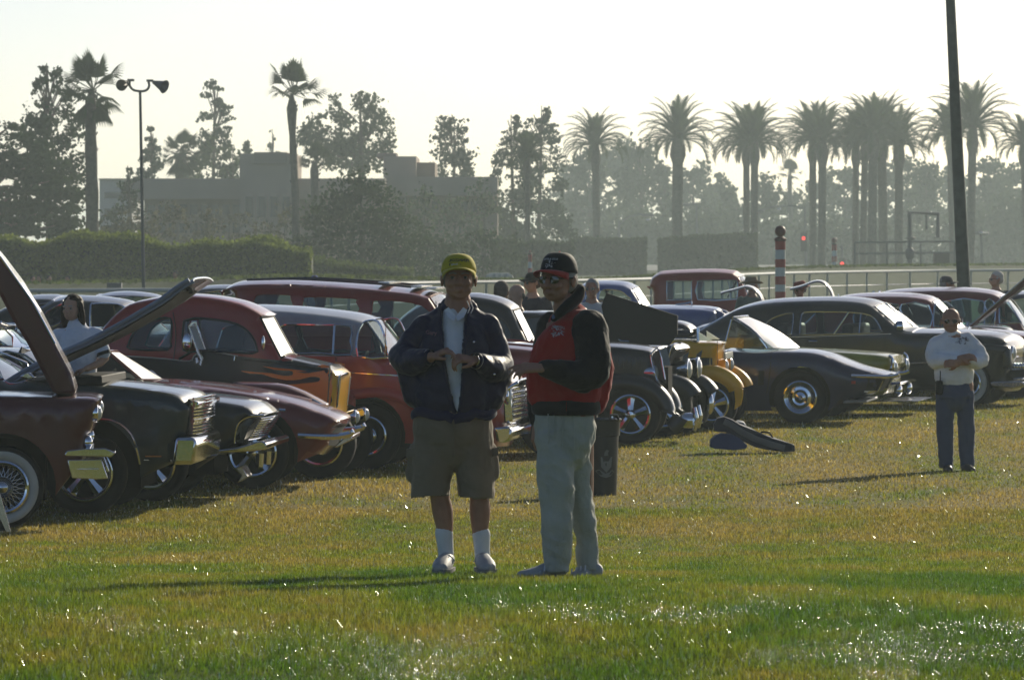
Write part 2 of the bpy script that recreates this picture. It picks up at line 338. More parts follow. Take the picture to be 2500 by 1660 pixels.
BARK = mat('bark', (.09, .07, .05), .9, bmp=(8, .6, .05), var=.2); PBARK = mat('palm_bark', (.10, .085, .065), .9, bmp=(12, .8, .08), var=.25)
def leaf_mesh(name, pts, size, m, rs, flat=0.0, elong=1.0):
    """triangular leaf sprays at PTS (n,3)"""
    pts = np.asarray(pts, float); n = len(pts)
    a = rs.normal(size=(n, 3)); a[:, 2] *= (1-flat); a /= np.linalg.norm(a, axis=1)[:, None]+1e-9
    b_ = np.cross(a, rs.normal(size=(n, 3))); b_ /= np.linalg.norm(b_, axis=1)[:, None]+1e-9
    sz = size*.68*(.5+rs.rand(n))[:, None]
    co = np.empty((n, 4, 3)); co[:, 0] = pts-a*sz*.5*elong; co[:, 1] = pts+b_*sz*.38; co[:, 2] = pts+a*sz*.5*elong; co[:, 3] = pts-b_*sz*.38
    me = bpy.data.meshes.new(name); me.vertices.add(4*n); me.vertices.foreach_set('co', co.ravel()); me.loops.add(4*n); me.loops.foreach_set('vertex_index', np.arange(4*n, dtype=np.int32))
    me.polygons.add(n); me.polygons.foreach_set('loop_start', np.arange(0, 4*n, 4, dtype=np.int32)); me.polygons.foreach_set('loop_total', np.full(n, 4, dtype=np.int32))
    at = me.attributes.new('tone', 'FLOAT', 'POINT'); at.data.foreach_set('value', np.repeat(rs.rand(n), 4).astype(np.float32)); me.materials.append(m); me.update(); me.validate(); return me
def blobpts(blobs, dens, rs, base, leaf=.3):
    """blobs: (px,py,rx,ry,d) -> points; the union of the blobs broken up by noise into ragged sprays"""
    out = []; off = rs.rand(3)*50
    for (px, py, rx, ry, d) in blobs:
        c = px2w(px, py, d)-base; s_ = d/FP; a, b_ = rx*s_*1.3, ry*s_*1.3; n = max(30, int(dens*(a*b_*3+a*a)*1.5))
        v = rs.normal(size=(n, 3)); v /= np.linalg.norm(v, axis=1)[:, None]; r_ = rs.rand(n)**.45; r_ = np.where(rs.rand(n) < .12, r_*1.3, r_)
        q = v*r_[:, None]*np.array([a, a, b_])+np.array(c); f = .55/leaf**.5
        k = np.array([noise.noise(Vector((p[0]*f+off[0], p[1]*f+off[1], p[2]*f*1.5+off[2])))+.5*noise.noise(Vector((p[0]*f*2.3, p[1]*f*2.3+off[2], p[2]*f*3))) for p in q]) > (.24*r_-.2); out.append(q[k])
    return np.concatenate(out)
def tree(name, label, px, d, blobs, leaf=.3, dens=14, m=EUC, trunk_r=.25, top=None, group=None, seed=0, limbs=True, cat='tree', lean=0, flat=0):
    rs = np.random.RandomState(seed+int(px)+500); base = px2w(px, 0, d); base.z = 0
    r = empty(name, base, 0, label, cat, group)
    bl = [(b_[0], b_[1], b_[2], b_[3], b_[4] if len(b_) > 4 else d) for b_ in blobs]
    link('crown', leaf_mesh('crown', blobpts(bl, dens*DENS, rs, base, leaf), leaf, m, rs, flat), r)
    if trunk_r:
        tp = px2w(*(top or (px, min(b_[1] for b_ in bl)+10)), d)-base; b = MB(); h = tp.z
        pts = [Vector((0, 0, -.1))]+[Vector((tp.x*t_+.12*sin(3*t_+px), .1*cos(4*t_), h*t_)) for t_ in (.25, .5, .75, 1)]
        b.tube(pts, [trunk_r, trunk_r*.85, trunk_r*.65, trunk_r*.4, trunk_r*.12], 7)
        if limbs:
            for q in bl[:14]:
                e = px2w(q[0], q[1]+q[3]*.3, q[4])-base; t_ = max(.15, min(.9, e.z/h-.12)); s0 = Vector((tp.x*t_, 0, h*t_))
                b.tube([s0, s0.lerp(e, .5)+Vector((0, 0, .1)), e], [trunk_r*.35*(1.1-t_), trunk_r*.22, .03], 5)
        b.build('trunk', BARK, r)
    return r
def conifer(name, label, px, y0, y1, hw, d, n=34, leaf=.28, dens=16, m=PINE, prof=None, group=None, sz=.34, seed=0, gaps=.0, top=None):
    rs = random.Random(int(px)+seed); bl = []
    for i in range(n):
        t_ = (i+.5)/n; y = y0+(y1-y0)*t_; wv = hw*(prof(t_) if prof else (.12+.88*t_**.8))
        u = rs.choice((-1, 1))*rs.random()**.6; x = px+u*wv*.85; q = max(7, wv*sz*(.7+.7*rs.random())); bl.append((x, y+abs(u)*6, q, q*.62, d+rs.uniform(-1, 1)*wv*d/FP*.7))
    return tree(name, label, px, d, bl, leaf, dens, m, .2, top or (px, y0), group, seed)
def fan_palm(name, label, px, cy_, R, d, base_px=None, nfr=34, tr=.3, skirt=0, bulge=0, seed=0, group=None, bottom=None):
    rs = random.Random(seed+int(px)); base = px2w(base_px or px, 0, d); base.z = 0; r = empty(name, base, 0, label, 'palm tree', group); c = px2w(px, cy_, d)-base; Rm = R*d/FP
    b = MB(); n = 14; pts = []; rad = []
    for i in range(n+1):
        t_ = i/n; pts.append(Vector((c.x*t_+.1*sin(t_*5), 0, c.z*t_))); q = tr*(1.15-.35*t_)*(1+.07*sin(i*2.1)); 
        if bulge and t_ > .8: q *= 1+bulge*exp(-((t_-.9)/.04)**2)
        rad.append(q)
    rad[-1] *= .6; b.tube(pts, rad, 10)
    for i in range(60):                     # leaf-base stubs
        t_ = rs.random(); a = rs.random()*6.28; p = Vector((c.x*t_, 0, c.z*t_)); q = tr*(1.15-.35*t_); o = Vector((cos(a)*q, sin(a)*q, 0)); b.tube([p+o*.8, p+o*1.18+Vector((0, 0, .12))], [.06, .03], 4)
    b.build('trunk', PBARK, r); f = MB()
    for i in range(nfr):
        el = rs.uniform(-.35, 1.5) if not skirt else rs.uniform(-1.2, 1.4); az = rs.random()*6.283; D = Vector((cos(el)*cos(az), cos(el)*sin(az), sin(el)))
        pl = Rm*rs.uniform(.35, .5); tip = c+D*pl; f.tube([c, tip], [.03, .02], 3, False)
        side = D.cross(Vector((0, 0, 1))); side = side.normalized() if side.length > .05 else Vector((1, 0, 0)); up = side.cross(D).normalized(); fl = Rm*rs.uniform(.5, .72)
        for k in range(-7, 8):
            an = k/7*.95; dr = (D*cos(an)+side*sin(an)+up*.12*cos(an*2)).normalized(); e = tip+dr*fl*(1-.25*abs(k/7)); e.z -= .22*fl*(.4+abs(k/7)) ; mid = tip.lerp(e, .55)+Vector((0, 0, .1*fl)); ww = dr.cross(up).normalized()*.055*Rm*.75
            f.add([tip, mid+ww, e, mid-ww], [(0, 1, 2, 3)])
    me = mesh('fronds', f.v, f.f, PALM, False); a_ = me.attributes.new('tone', 'FLOAT', 'POINT'); a_.data.foreach_set('value', np.random.RandomState(3).rand(len(f.v)).astype(np.float32)); link('fronds', me, r); return r
def date_palm(label, px, cy_, R, d, base_px=None, tr=.35, nfr=52, seed=0, group='date palms lining the avenue', name='date_palm', knob=True):
    rs = random.Random(seed+int(px)); base = px2w(base_px or px, 0, d); base.z = 0; r = empty(name, base, 0, label, 'palm tree', group); c = px2w(px, cy_, d)-base; Rm = 1.22*R*d/FP
    b = MB(); n = 16; b.tube([Vector((c.x*i/n, 0, (c.z+.03*Rm)*i/n)) for i in range(n+1)], [tr*.85*(1.25 if i == 0 else 1+.04*sin(i*1.9)+(.45 if knob and i == n-2 else .3 if knob and i == n-1 else 0)) for i in range(n+1)], 10); b.build('trunk', PBARK, r)
    f = MB()
    for i in range(nfr):
        u = (i+.5)/nfr; el = 1.5-u*1.55; az = i*2.399963+rs.uniform(-.2, .2); Lf = Rm*rs.uniform(.9, 1.15)*(1 if el > -.1 else .85); hd = Vector((cos(az), sin(az), 0))
        p = c.copy(); pts = [p.copy()]; e = el; K = 9
        for k in range(K): p = p+(hd*cos(e)+Vector((0, 0, sin(e))))*(Lf/K); e -= .03+.034*k*(.4+cos(el)); pts.append(p.copy())
        f.tube(pts, [.035]*5+[.02]*5, 3, False)
        for k in range(2, K*3+1):
            t_ = k/3; j = int(t_); fr_ = t_-j; j2 = min(K, j+1); q = pts[min(j, K)].lerp(pts[j2], fr_); tg = (pts[j2]-pts[max(0, j-1)]).normalized(); sd = tg.cross(Vector((0, 0, 1))); sd = sd.normalized() if sd.length > .1 else hd.cross(Vector((0, 0, 1)))
            ll = Lf*.24*sin(pi*min(1, (t_/K)*.86+.12))
            for sg in (-1, 1):
                dv = (tg*.95+sd*sg*.62+Vector((0, 0, .18))).normalized(); w_ = tg*Lf*.026; f.add([q-w_, q+dv*ll, q+w_], [(0, 1, 2)])
    me = mesh('fronds', f.v, f.f, PALM, False); a_ = me.attributes.new('tone', 'FLOAT', 'POINT'); a_.data.foreach_set('value', np.random.RandomState(4).rand(len(f.v)).astype(np.float32)); link('fronds', me, r); return r
def hedge(name, label, x0, x1, top, d, depth=2.0, m=HEDGE, leaf=.22, lump=.25, d1=None, n=9000, cat='hedge', bot=0):
    rs = np.random.RandomState(int(x0)+500); A = px2w(x0, 0, d); B = px2w(x1, 0, d1 or d); r = empty(name, ((A.x+B.x)/2, (A.y+B.y)/2, 0), 0, label, cat); Lh = (B-A).xy.length
    o = Vector(r.location); t_ = rs.rand(n); fx = A.x+(B.x-A.x)*t_-o.x; fy = A.y+(B.y-A.y)*t_-o.y; dd_ = (d+(((d1 or d)-d)*t_)); ht = CH+(HY-(np.interp(t_, np.linspace(0, 1, len(top)), top)))/FP*dd_
    lm = lump*(np.sin(t_*Lh*1.1+1)+.6*np.sin(t_*Lh*2.7)); face = rs.rand(n); z = rs.rand(n)
    onTop = face < .3
    y = np.where(onTop, (rs.rand(n)-.5)*depth, -depth/2-lm*.8+rs.normal(size=n)*.12); zz = np.where(onTop, ht+lm*.5+rs.normal(size=n)*.08, (bot+(ht-bot)*z**.8)+lm*.3)
    P_ = np.stack([fx, fy+y, zz], 1); link('foliage', leaf_mesh('foliage', P_, leaf, m, rs), r)
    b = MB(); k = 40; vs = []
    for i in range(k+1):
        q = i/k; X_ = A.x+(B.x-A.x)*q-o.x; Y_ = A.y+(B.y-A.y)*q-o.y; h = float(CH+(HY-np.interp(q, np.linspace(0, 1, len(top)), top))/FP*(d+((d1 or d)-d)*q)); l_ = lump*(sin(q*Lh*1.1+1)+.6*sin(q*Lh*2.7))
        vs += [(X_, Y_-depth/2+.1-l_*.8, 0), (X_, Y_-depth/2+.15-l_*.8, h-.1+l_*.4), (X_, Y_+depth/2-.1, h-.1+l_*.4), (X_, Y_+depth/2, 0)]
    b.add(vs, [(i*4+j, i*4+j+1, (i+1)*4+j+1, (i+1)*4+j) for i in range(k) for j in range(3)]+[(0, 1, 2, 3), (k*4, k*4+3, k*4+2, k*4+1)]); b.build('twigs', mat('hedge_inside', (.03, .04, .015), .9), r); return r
# --- trees at the left
cedar = [(x, y, rx, 9) for x, y, rx in ((-60, 300, 70), (20, 310, 40), (-20, 335, 90), (60, 355, 60), (20, 380, 100), (90, 400, 80), (20, 425, 110), (120, 440, 70), (60, 465, 120), (130, 480, 70), (30, 500, 120), (110, 515, 90), (60, 535, 110), (150, 545, 60), (20, 560, 120), (100, 570, 90), (-60, 400, 100), (-90, 480, 110), (-80, 560, 110))]
tree('cedar_tree', 'dense dark cedar with flat layered boughs at the far left', -30, 265, cedar, .34, 34, PINE, .4, (-30, 290), flat=.7)
conifer('pine_tree', 'tall airy pine with gaps in its crown left of the first fan palm', 122, 160, 570, 74, 275, 76, .32, 15, prof=lambda t: .3+.7*min(1, t*3)*(1-.35*max(0, t-.5)), sz=.42, top=(118, 155))
fan_palm('fan_palm', 'tall fan palm with shaggy drooping fronds beside the loudspeaker pole', 228, 222, 98, 262, 215, 30, .30, skirt=1)
fan_palm('fan_palm', 'solitary tall fan palm with swollen neck under its crown', 717, 232, 92, 300, 719, 20, .21, bulge=.9)
conifer('pine_tree', 'small narrow pine right of the loudspeaker pole above the office roof', 372, 308, 440, 36, 400, 30, .4, 12, sz=.5)
fan_palm('fan_palm', 'bushy low fan palm above the office roof', 445, 375, 62, 395, 445, 46, .5, skirt=1)
conifer('pine_tree', 'slender tall pine with tufted tiers behind the office block', 525, 195, 440, 50, 410, 42, .4, 12, prof=lambda t: .25+.75*t**.6, sz=.5)
tree('broad_tree', 'round-headed tree beside the slender tall pine', 565, 405, [(560, 375, 22, 18), (548, 400, 26, 20), (572, 405, 22, 22), (505, 360, 25, 22), (490, 400, 28, 25), (470, 345, 18, 16)], .4, 14, EUC, .15)
conifer('pine_tree', 'tiny pine tip over the office tower roof', 602, 345, 380, 12, 430, 8, .35, 14)
conifer('bare_tree', 'thin pale feathery treetop over the office tower', 667, 315, 378, 14, 520, 9, .3, 7, m=FARL)
conifer('pine_tree', 'dark conifer standing before the pale block', 315, 405, 560, 60, 330, 26, .35, 16, sz=.4)
tree('broad_tree', 'tall spreading eucalyptus group right of the solitary fan palm', 880, 390, [(820, 250, 16, 22), (818, 285, 24, 24), (845, 300, 26, 22), (880, 255, 26, 22), (905, 262, 30, 26), (925, 300, 28, 28), (940, 335, 22, 30), (890, 320, 40, 30), (845, 345, 40, 30), (780, 305, 26, 22), (760, 335, 32, 28), (745, 320, 16, 16), (800, 360, 50, 28), (870, 370, 60, 28), (930, 365, 26, 24), (750, 370, 26, 26), (870, 400, 70, 20)], .38, 20, EUC, .4, (880, 260))
fan_palm('fan_palm', 'short faint fan palm in front of the office wall', 772, 395, 52, 340, 770, 30, .3)
conifer('pine_tree', 'leaning ragged pine in the middle of the skyline', 1105, 285, 590, 76, 395, 70, .38, 13, prof=lambda t: .42+.58*t if t > .12 else .45, sz=.42)
conifer('pine_tree', 'left one of the twin ragged pines behind the leaning date palm', 1252, 280, 590, 74, 390, 64, .38, 13, prof=lambda t: .18+.82*t**.7, sz=.42)
conifer('pine_tree', 'right and taller one of the twin ragged pines', 1318, 258, 600, 98, 405, 90, .38, 11, prof=lambda t: .2+.35*min(1, t*3)+.45*max(0, t-.4), sz=.36)
date_palm('small shadowy date palm in front of the twin pines', 1287, 385, 62, 345, 1289, .2, seed=2, group=None)
# --- date palms of the avenue
for px, cyy, R, bx, tr, lab, dd_ in ((1453, 372, 78, 1458, .34, 'slim date palm nearest the dark hedges, leftmost of the avenue row', 440), (1655, 360, 92, 1653, .5, 'stout date palm with broad crown rising from the clipped hedge', 440),
    (1822, 370, 88, 1823, .30, 'left trunk of the close pair of date palms at the hedge end', 445), (1842, 368, 88, 1842, .34, 'right trunk of the close pair of date palms at the hedge end', 438),
    (1984, 362, 86, 1985, .32, 'left date palm of the pair behind the striped post', 442), (2008, 366, 84, 2006, .36, 'right date palm of the pair behind the striped post', 436),
    (2090, 372, 82, 2088, .3, 'thin left date palm of the crowded cluster', 446), (2112, 360, 88, 2106, .3, 'second date palm of the crowded cluster', 440), (2132, 345, 90, 2128, .4, 'thickest date palm of the crowded cluster', 434), (2152, 350, 90, 2158, .42, 'rear date palm of the crowded cluster leaning right', 448), (2195, 372, 84, 2194, .38, 'lone date palm between the crowded cluster and the big pole', 438),
    (2318, 350, 80, 2325, .25, 'date palm half hidden by the big leaning pole', 436), (2375, 330, 105, 2368, .36, 'tall date palm just right of the big leaning pole', 420), (2500, 372, 70, 2510, .36, 'date palm cut by the right edge', 430)):
    date_palm(lab, px, cyy-18, R, dd_, bx, tr, seed=int(px))
fan_palm('fan_palm', 'tiny far fan palm between the close pair and the striped post', 1930, 425, 38, 640, 1930, 26, .3)
# --- hazy wood behind the avenue: every round-headed tree on its own
for i, (px, ty, rx, lab) in enumerate(((1395, 400, 50, 'beside the twin pines'), (1440, 365, 50, 'behind the slim date palm'), (1508, 345, 52, 'with the highest crown left of the stout palm'), (1566, 352, 48, 'just left of the stout palm'), (1620, 395, 36, 'behind the stout palm'), (1690, 400, 46, 'right of the stout palm'), (1742, 425, 44, 'left of the bright sky gap'),
    (1800, 460, 46, 'under the close pair'), (1868, 430, 44, 'below the tiny far palm'), (1935, 470, 50, 'low beneath the tiny far palm'), (2010, 415, 48, 'behind the pair by the striped post'), (2062, 405, 40, 'left of the crowded cluster'), (2150, 400, 50, 'behind the crowded cluster'), (2215, 385, 46, 'right of the crowded cluster'), (2262, 395, 40, 'left of the big pole'), (2330, 410, 44, 'behind the big pole'), (2412, 392, 50, 'right of the big pole'), (2470, 400, 48, 'near the right edge'), (2540, 420, 50, 'at the right edge'))):
    rs = random.Random(i); d_ = 640+rs.uniform(-40, 60); bl = []
    for k in range(9): bl.append((px+rs.uniform(-.55, .55)*rx*(.5+k/9), ty+rx*.35+k*10+rs.uniform(-6, 6), rx*rs.uniform(.5, .8), rx*rs.uniform(.35, .5)))
    for k in range(9): bl.append((px+rs.uniform(-1, 1)*rx, ty+100+k*16, rx*.65, rx*.5))
    tree('broad_tree', 'hazy round-headed tree '+lab, px, d_, bl, .7, 5.5, FARL, .35, (px, ty+30), 'hazy trees of the far wood', i)
for i, (px, ty) in enumerate(((2000, 540), (2120, 530), (2230, 560), (2360, 520), (2450, 500), (2500, 480), (1640, 520), (1740, 520), (1540, 520), (1880, 540))):
    tree('broad_tree', 'low hazy tree at the foot of the far wood '+('left of the crowded palm cluster', 'right of the crowded palm cluster', 'left of the big pole', 'just right of the big pole', 'near the right edge', 'at the right edge', 'behind the stout palm', 'before the sky gap', 'left of the stout palm', 'behind the close pair of palms')[i], px, 590, [(px-50, ty+40, 45, 35), (px, ty+30, 50, 40), (px+50, ty+45, 45, 35), (px, ty+80, 80, 35), (px-40, ty+110, 60, 30), (px+45, ty+110, 60, 30)], .7, 5.5, FARL, .3, None, 'low trees at the foot of the far wood', i, limbs=False)
# --- bushes and hedges
for px, ty, w_, lab in ((1030, 470, 42, 'dark tree before the left part of the office wing'), (1110, 500, 50, 'dark tree at the foot of the leaning ragged pine'), (1185, 455, 40, 'tree hiding the right end of the office wing')):
    tree('broad_tree', lab, px, 350, [(px, ty, w_*.5, 24), (px-14, ty+28, w_*.7, 30), (px+16, ty+34, w_*.7, 30), (px, ty+70, w_, 36), (px-8, ty+110, w_, 34)], .34, 12, EUC, .15)
for i, (px, ty, w_) in enumerate(((420, 500, 45), (500, 520, 50), (585, 530, 40), (650, 545, 45), (700, 505, 35))):
    tree('broad_tree', ('brownish scrub tree below the bushy low palm', 'thin scrub tree against the office wall', 'low scrub tree under the office tower', 'shrubby tree at the foot of the office tower', 'scrub tree behind the trunk of the solitary fan palm')[i], px, 318, [(px-15, ty+20, w_*.6, 26), (px+15, ty+10, w_*.5, 22), (px, ty+45, w_, 30), (px, ty+75, w_, 25)], .34, 9, leafmat('dry_leaves', (.09, .08, .04), .3), .1, seed=i)
tree('bush', 'big dark rounded bush in front of the office building', 880, 262, [(880, 460, 60, 35), (900, 440, 40, 25), (850, 480, 60, 40), (920, 500, 60, 45), (820, 520, 70, 45), (780, 560, 60, 45), (880, 560, 110, 60), (960, 570, 60, 50), (760, 610, 60, 45), (850, 630, 110, 55), (960, 630, 80, 50), (1010, 650, 50, 35)], .26, 26, BUSH, .2, (880, 470), cat='bush')
tree('bush', 'low olive bush beside the big dark bush', 1060, 275, [(1030, 590, 45, 30), (1080, 600, 50, 28), (1060, 640, 80, 35), (1120, 620, 40, 28)], .26, 20, BUSH, .1, cat='bush')
tree('bush', 'dark bush behind the man in the yellow cap', 1180, 285, [(1150, 600, 40, 25), (1190, 590, 45, 25), (1230, 600, 40, 25), (1180, 640, 90, 40)], .26, 20, BUSH, .1, cat='bush')
tree('bush', 'brownish scrub in front of the pale block at left', 280, 300, [(250, 555, 45, 30), (300, 545, 45, 35), (350, 560, 40, 25), (280, 590, 80, 35)], .3, 14, leafmat('dry_leaves', (.09, .08, .04), .3), .1, cat='bush')
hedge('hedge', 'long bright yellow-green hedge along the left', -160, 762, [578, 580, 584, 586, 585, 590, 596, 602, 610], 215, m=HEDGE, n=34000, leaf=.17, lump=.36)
hedge('hedge', 'lower end of hedge under the big bush', 740, 1010, [640, 650, 660], 235, m=BANKG, n=5000, leaf=.2, lump=.15)
hedge('hedge', 'dark dense hedge behind the man in the black cap', 1200, 1400, [598, 592], 330, m=BUSH, n=7000, leaf=.3)
hedge('hedge', 'clipped dark hedge left of the stout date palm', 1400, 1578, [588, 586], 400, m=BUSH, n=6000, leaf=.32, lump=.1)
hedge('hedge', 'clipped dark hedge around the stout date palm', 1606, 1848, [592, 580, 577, 577], 405, m=BUSH, n=8000, leaf=.32, lump=.08)
# --- turf bank, running rail
bank = [(-100, 695, 190), (400, 688, 190), (700, 676, 185), (1000, 682, 190), (1300, 686, 200), (1500, 682, 210), (1700, 668, 235), (1900, 656, 255), (2150, 650, 268), (2350, 648, 275), (2650, 645, 285)]
b = MB(); vs = []
for q in cr([px2w(x, y, d) for x, y, d in bank], 5): vs += [(q.x, q.y-9, -.02), (q.x, q.y-1.5, q.z-.05), (q.x, q.y, q.z), (q.x, q.y+4, q.z), (q.x, q.y+12, -.02)]
n_ = len(vs)//5; b.add(vs, [(i*5+j, i*5+j+1, (i+1)*5+j+1, (i+1)*5+j) for i in range(n_-1) for j in range(4)]); tag(b.build('turf_bank', TURF), kind='structure')
pts = []; rs = np.random.RandomState(9)
for q0, q1 in zip(vs[2::5][:-1], vs[2::5][1:]):
    for k in range(130): t_ = rs.rand(); pts.append((q0[0]+(q1[0]-q0[0])*t_, q0[1]+(q1[1]-q0[1])*t_+rs.uniform(-1.5, 4), q0[2]+(q1[2]-q0[2])*t_+.03))
tag(link('grass', leaf_mesh('grass', pts, .22, BANKG, rs)), 'rough grass along the crest of the turf bank behind the rail', 'grass', kind='stuff')
railp = [(-150, 711, ), (300, 709), (600, 706), (950, 693), (1300, 687), (1560, 682), (1700, 676), (1900, 667.5), (2100, 663.5), (2300, 661), (2620, 659)]
rp = []
for x, y in railp: d_ = 1.2*FP/(y-HY); rp.append(px2w(x, y, d_))
rc = cr(rp, 8); WRAIL = mat('white_rail', (.40, .42, .42), .5)
r = empty('running_rail', (0, 200, 0), 0, 'long pale racecourse running rail on curved posts', 'rail'); off = Vector((0, 200, 0))
b = MB(); b.tube([p-off for p in rc], .055, 8); b.build('top_rail', WRAIL, r)
b = MB(); b.tube([Vector((p.x, p.y+.25, .55))-off for p in rc], .02, 5); b.build('lower_wire', CHROME_D, r)
L_ = 0; nxt = 0; pm = None
for p, q in zip(rc[:-1], rc[1:]):
    seg = (q-p).length
    while nxt <= L_+seg:
        s_ = p.lerp(q, (nxt-L_)/seg)
        if pm is None:
            b = MB(); b.tube([(0, .32, -1.1), (0, .30, -.35), (0, .2, -.12), (0, 0, 0)], .045, 6); pm = mesh('post', b.v, b.f, WRAIL)
        link('post', pm, r, s_-off); nxt += 2.6
    L_ += seg
# --- road beyond the bank and small street things
ASPH = mat('asphalt', (.12, .12, .12), .8, var=.15, vscale=.5)
b = MB(); b.add([(-260, 455, .05), (300, 455, .05), (300, 560, .05), (-260, 560, .05)], [(0, 1, 2, 3)]); tag(b.build('road', ASPH), kind='structure')
STEEL = mat('painted_steel', (.09, .10, .10), .6); GALV = mat('galvanised_steel', (.3, .31, .31), .45, .6); REDW = mat('red_post_paint', (.4, .06, .05), .6); WHW = mat('white_post_paint', (.65, .65, .62), .6)
r = empty('big_pole', px2w(2361, 0, 120)*1, 0, 'thick dark leaning utility pole rising out of the top at right', 'pole'); r.location.z = 0
b = MB(); e = px2w(2308, -260, 120); b.tube([(0, 0, -.1), tuple(e-Vector(r.location))], [.148, .082], 16); b.build('shaft', mat('weathered_pole', (.075, .08, .07), .85, bmp=(20, .4, .01), var=.2), r)
D = 150; base = px2w(353, 0, D); base.z = 0
r = empty('loudspeaker_pole', base, 0, 'slender pole with two horn loudspeakers on a U-shaped bracket', 'speaker pole'); zz = lambda x, y, dy=0: px2w(x/2.529, 100+y/2.529, D+dy)-base
b = MB(); b.tube([(0, 0, -.1), zz(865, 310)], [.05, .035], 8); b.build('pole', STEEL, r)
b = MB(); b.tube(cr([zz(800, 250), zz(802, 280), zz(825, 305), zz(865, 312), zz(900, 308), zz(920, 285), zz(918, 255)], 4), .035, 6); b.build('bracket', STEEL, r)
for sg, (x, y) in enumerate(((808, 244), (926, 247))): b = MB(); b.box(zz(x, y), (.17, .17, .06)); b.build('driver_box', STEEL, r)
for (A_, B_, r1) in ((zz(800, 258, .5), zz(750, 275, -.3), .15), (zz(945, 255), zz(1016, 285, -.2), .18)):
    b = MB(); b.tube([A_, A_.lerp(B_, .35), A_.lerp(B_, .8), B_], [.04, .08, r1*.75, r1], 20, False); b.tube([B_, A_.lerp(B_, .6)], [r1*.98, .1], 20, False); o = b.build('horn', STEEL, r)
def striped(px, y0, d, rad, label, ball=.11, bands=((589, 610), (610, 633), (633, 653), (653, 675), (675, 695), (695, 712), (712, 733), (733, 755), (755, 780))):
    base = px2w(px, 0, d); base.z = 0; r = empty('striped_post', base, 0, label, 'post'); zt = px2w(px, bands[0][0], d).z
    for k, (a, b_) in enumerate(bands):
        m_ = MB(); z1, z0 = px2w(px, a, d).z, px2w(px, b_, d).z; z0 = 0 if k == len(bands)-1 else z0; m_.lathe([(0, z0), (rad, z0), (rad, z1), (0, z1)], 18); m_.build('band', REDW if k % 2 == 0 else WHW, r)
    m_ = MB(); m_.lathe([(rad*1.15, zt), (rad*1.2, zt+.05), (rad*.5, zt+.09), (rad*.5, zt+.11)], 16); m_.ell((0, 0, zt+.1+ball*.85), ball, None, 16, 10); m_.build('finial', mat('finial_dark_red', (.14, .05, .04), .5), r)
striped(1905, 589, 114, .1, 'red and white striped marker post with round finial behind the black fastback')
striped(2037, 600, 300, .13, 'small faraway marker post near the railed platform', .16, ((598, 612), (612, 626), (626, 640), (640, 652)))
striped(1294, 618, 230, .08, 'thin faraway marker post beside the black cap', .05, ((622, 640), (640, 655), (655, 690)))
D = 300; base = px2w(2208, 0, D); base.z = 0; q9 = lambda x, y, dy=0: px2w(1400+x/2.147, y/2.147, D+dy)-base
r = empty('railed_platform', base, 0, 'low platform with pipe railing and bent standpipe behind the rail', 'platform')
b = MB()
for y in (1272, 1330): b.tube([q9(1472, y), q9(1998, y-6)], .045, 6)
b.build('handrail', STEEL, r)
for x in (1475, 1643, 1820, 1998): b = MB(); b.tube([q9(x, 1272), q9(x, 1400)], .05, 6); b.build('post', STEEL, r)
b = MB(); b.box((0, 1, .45), (q9(2000, 0).x-q9(1470, 0).x, 3, .9)); b.build('plinth', TURF, r)
b = MB(); b.tube([q9(1763, 1395), q9(1763, 1114), q9(1912, 1122), q9(1910, 1245)], .12, 8); b.tube([q9(1850, 1118), q9(1850, 1205)], .05, 6); b.ell(q9(1763, 1330), (.25, .25, .35)); b.ell(q9(1768, 1250), (.22, .2, .12)); b.build('standpipe', STEEL, r)
b = MB(); b.box(q9(1928, 1358), (.8, .8, .62)); b.build('pump_box', mat('rust_box', (.13, .09, .07), .8), r)
def street(px, y0, y1, d, arm, label, glint=None, red=None):
    base = px2w(px, 0, d); base.z = 0; r = empty('street_lamp', base, 0, label, 'street lamp'); b = MB(); b.tube([(0, 0, 0), px2w(px-3, y0, d)-base], [.13, .08], 7); b.build('pole', STEEL, r)
    if arm: b = MB(); b.tube(cr([px2w(x, y, d)-base for x, y in arm], 4), .07, 6); b.ell(px2w(*arm[-1], d)-base, (.6, .3, .15)); b.build('arm', STEEL, r)
    if glint: b = MB(); b.ell(px2w(*glint, d-.4)-base, (.16, .16, .1)); b.build('lamp', CHROME, r)  # chrome ball added as the sun's glint on the lamp
    if red:
        b = MB(); c_ = px2w(red[0], red[1]+9, d-.6)-base; b.box(c_, (.5, .4, 1.5)); o = b.build('signal_head', BLACK, r)
        m_ = bpy.data.materials.get('red_signal') or bpy.data.materials.new('red_signal'); m_.use_nodes = True; p_ = m_.node_tree.nodes['Principled BSDF']; p_.inputs['Emission Color'].default_value = (1, .04, .03, 1); p_.inputs['Emission Strength'].default_value = 1.6; p_.inputs['Base Color'].default_value = (.3, .01, .01, 1)
        b = MB(); b.ell(px2w(*red, d-.95)-base, (.15, .08, .15)); b.build('red_light', m_, o)
street(1703, 500, 578, 500, [(1703, 502), (1690, 498), (1670, 500)], 'street lamp post seen between the stout palm and the close pair')
street(1514, 540, 585, 500, [(1514, 548), (1535, 530), (1560, 524), (1582, 526)], 'curved street lamp left of the stout palm', (1582, 537))
street(1968, 506, 652, 470, [(1965, 508), (1930, 503), (1890, 505), (1850, 516)], 'traffic signal mast with red light left of the close-set palms', (1902, 511), (1962, 582))
street(2058, 600, 652, 470, None, 'low traffic signal showing red near the small marker post', None, (2056, 644))
street(2398, 560, 650, 420, [(2398, 562), (2396, 570)], 'lantern catching the sun right of the big pole', (2395, 569))
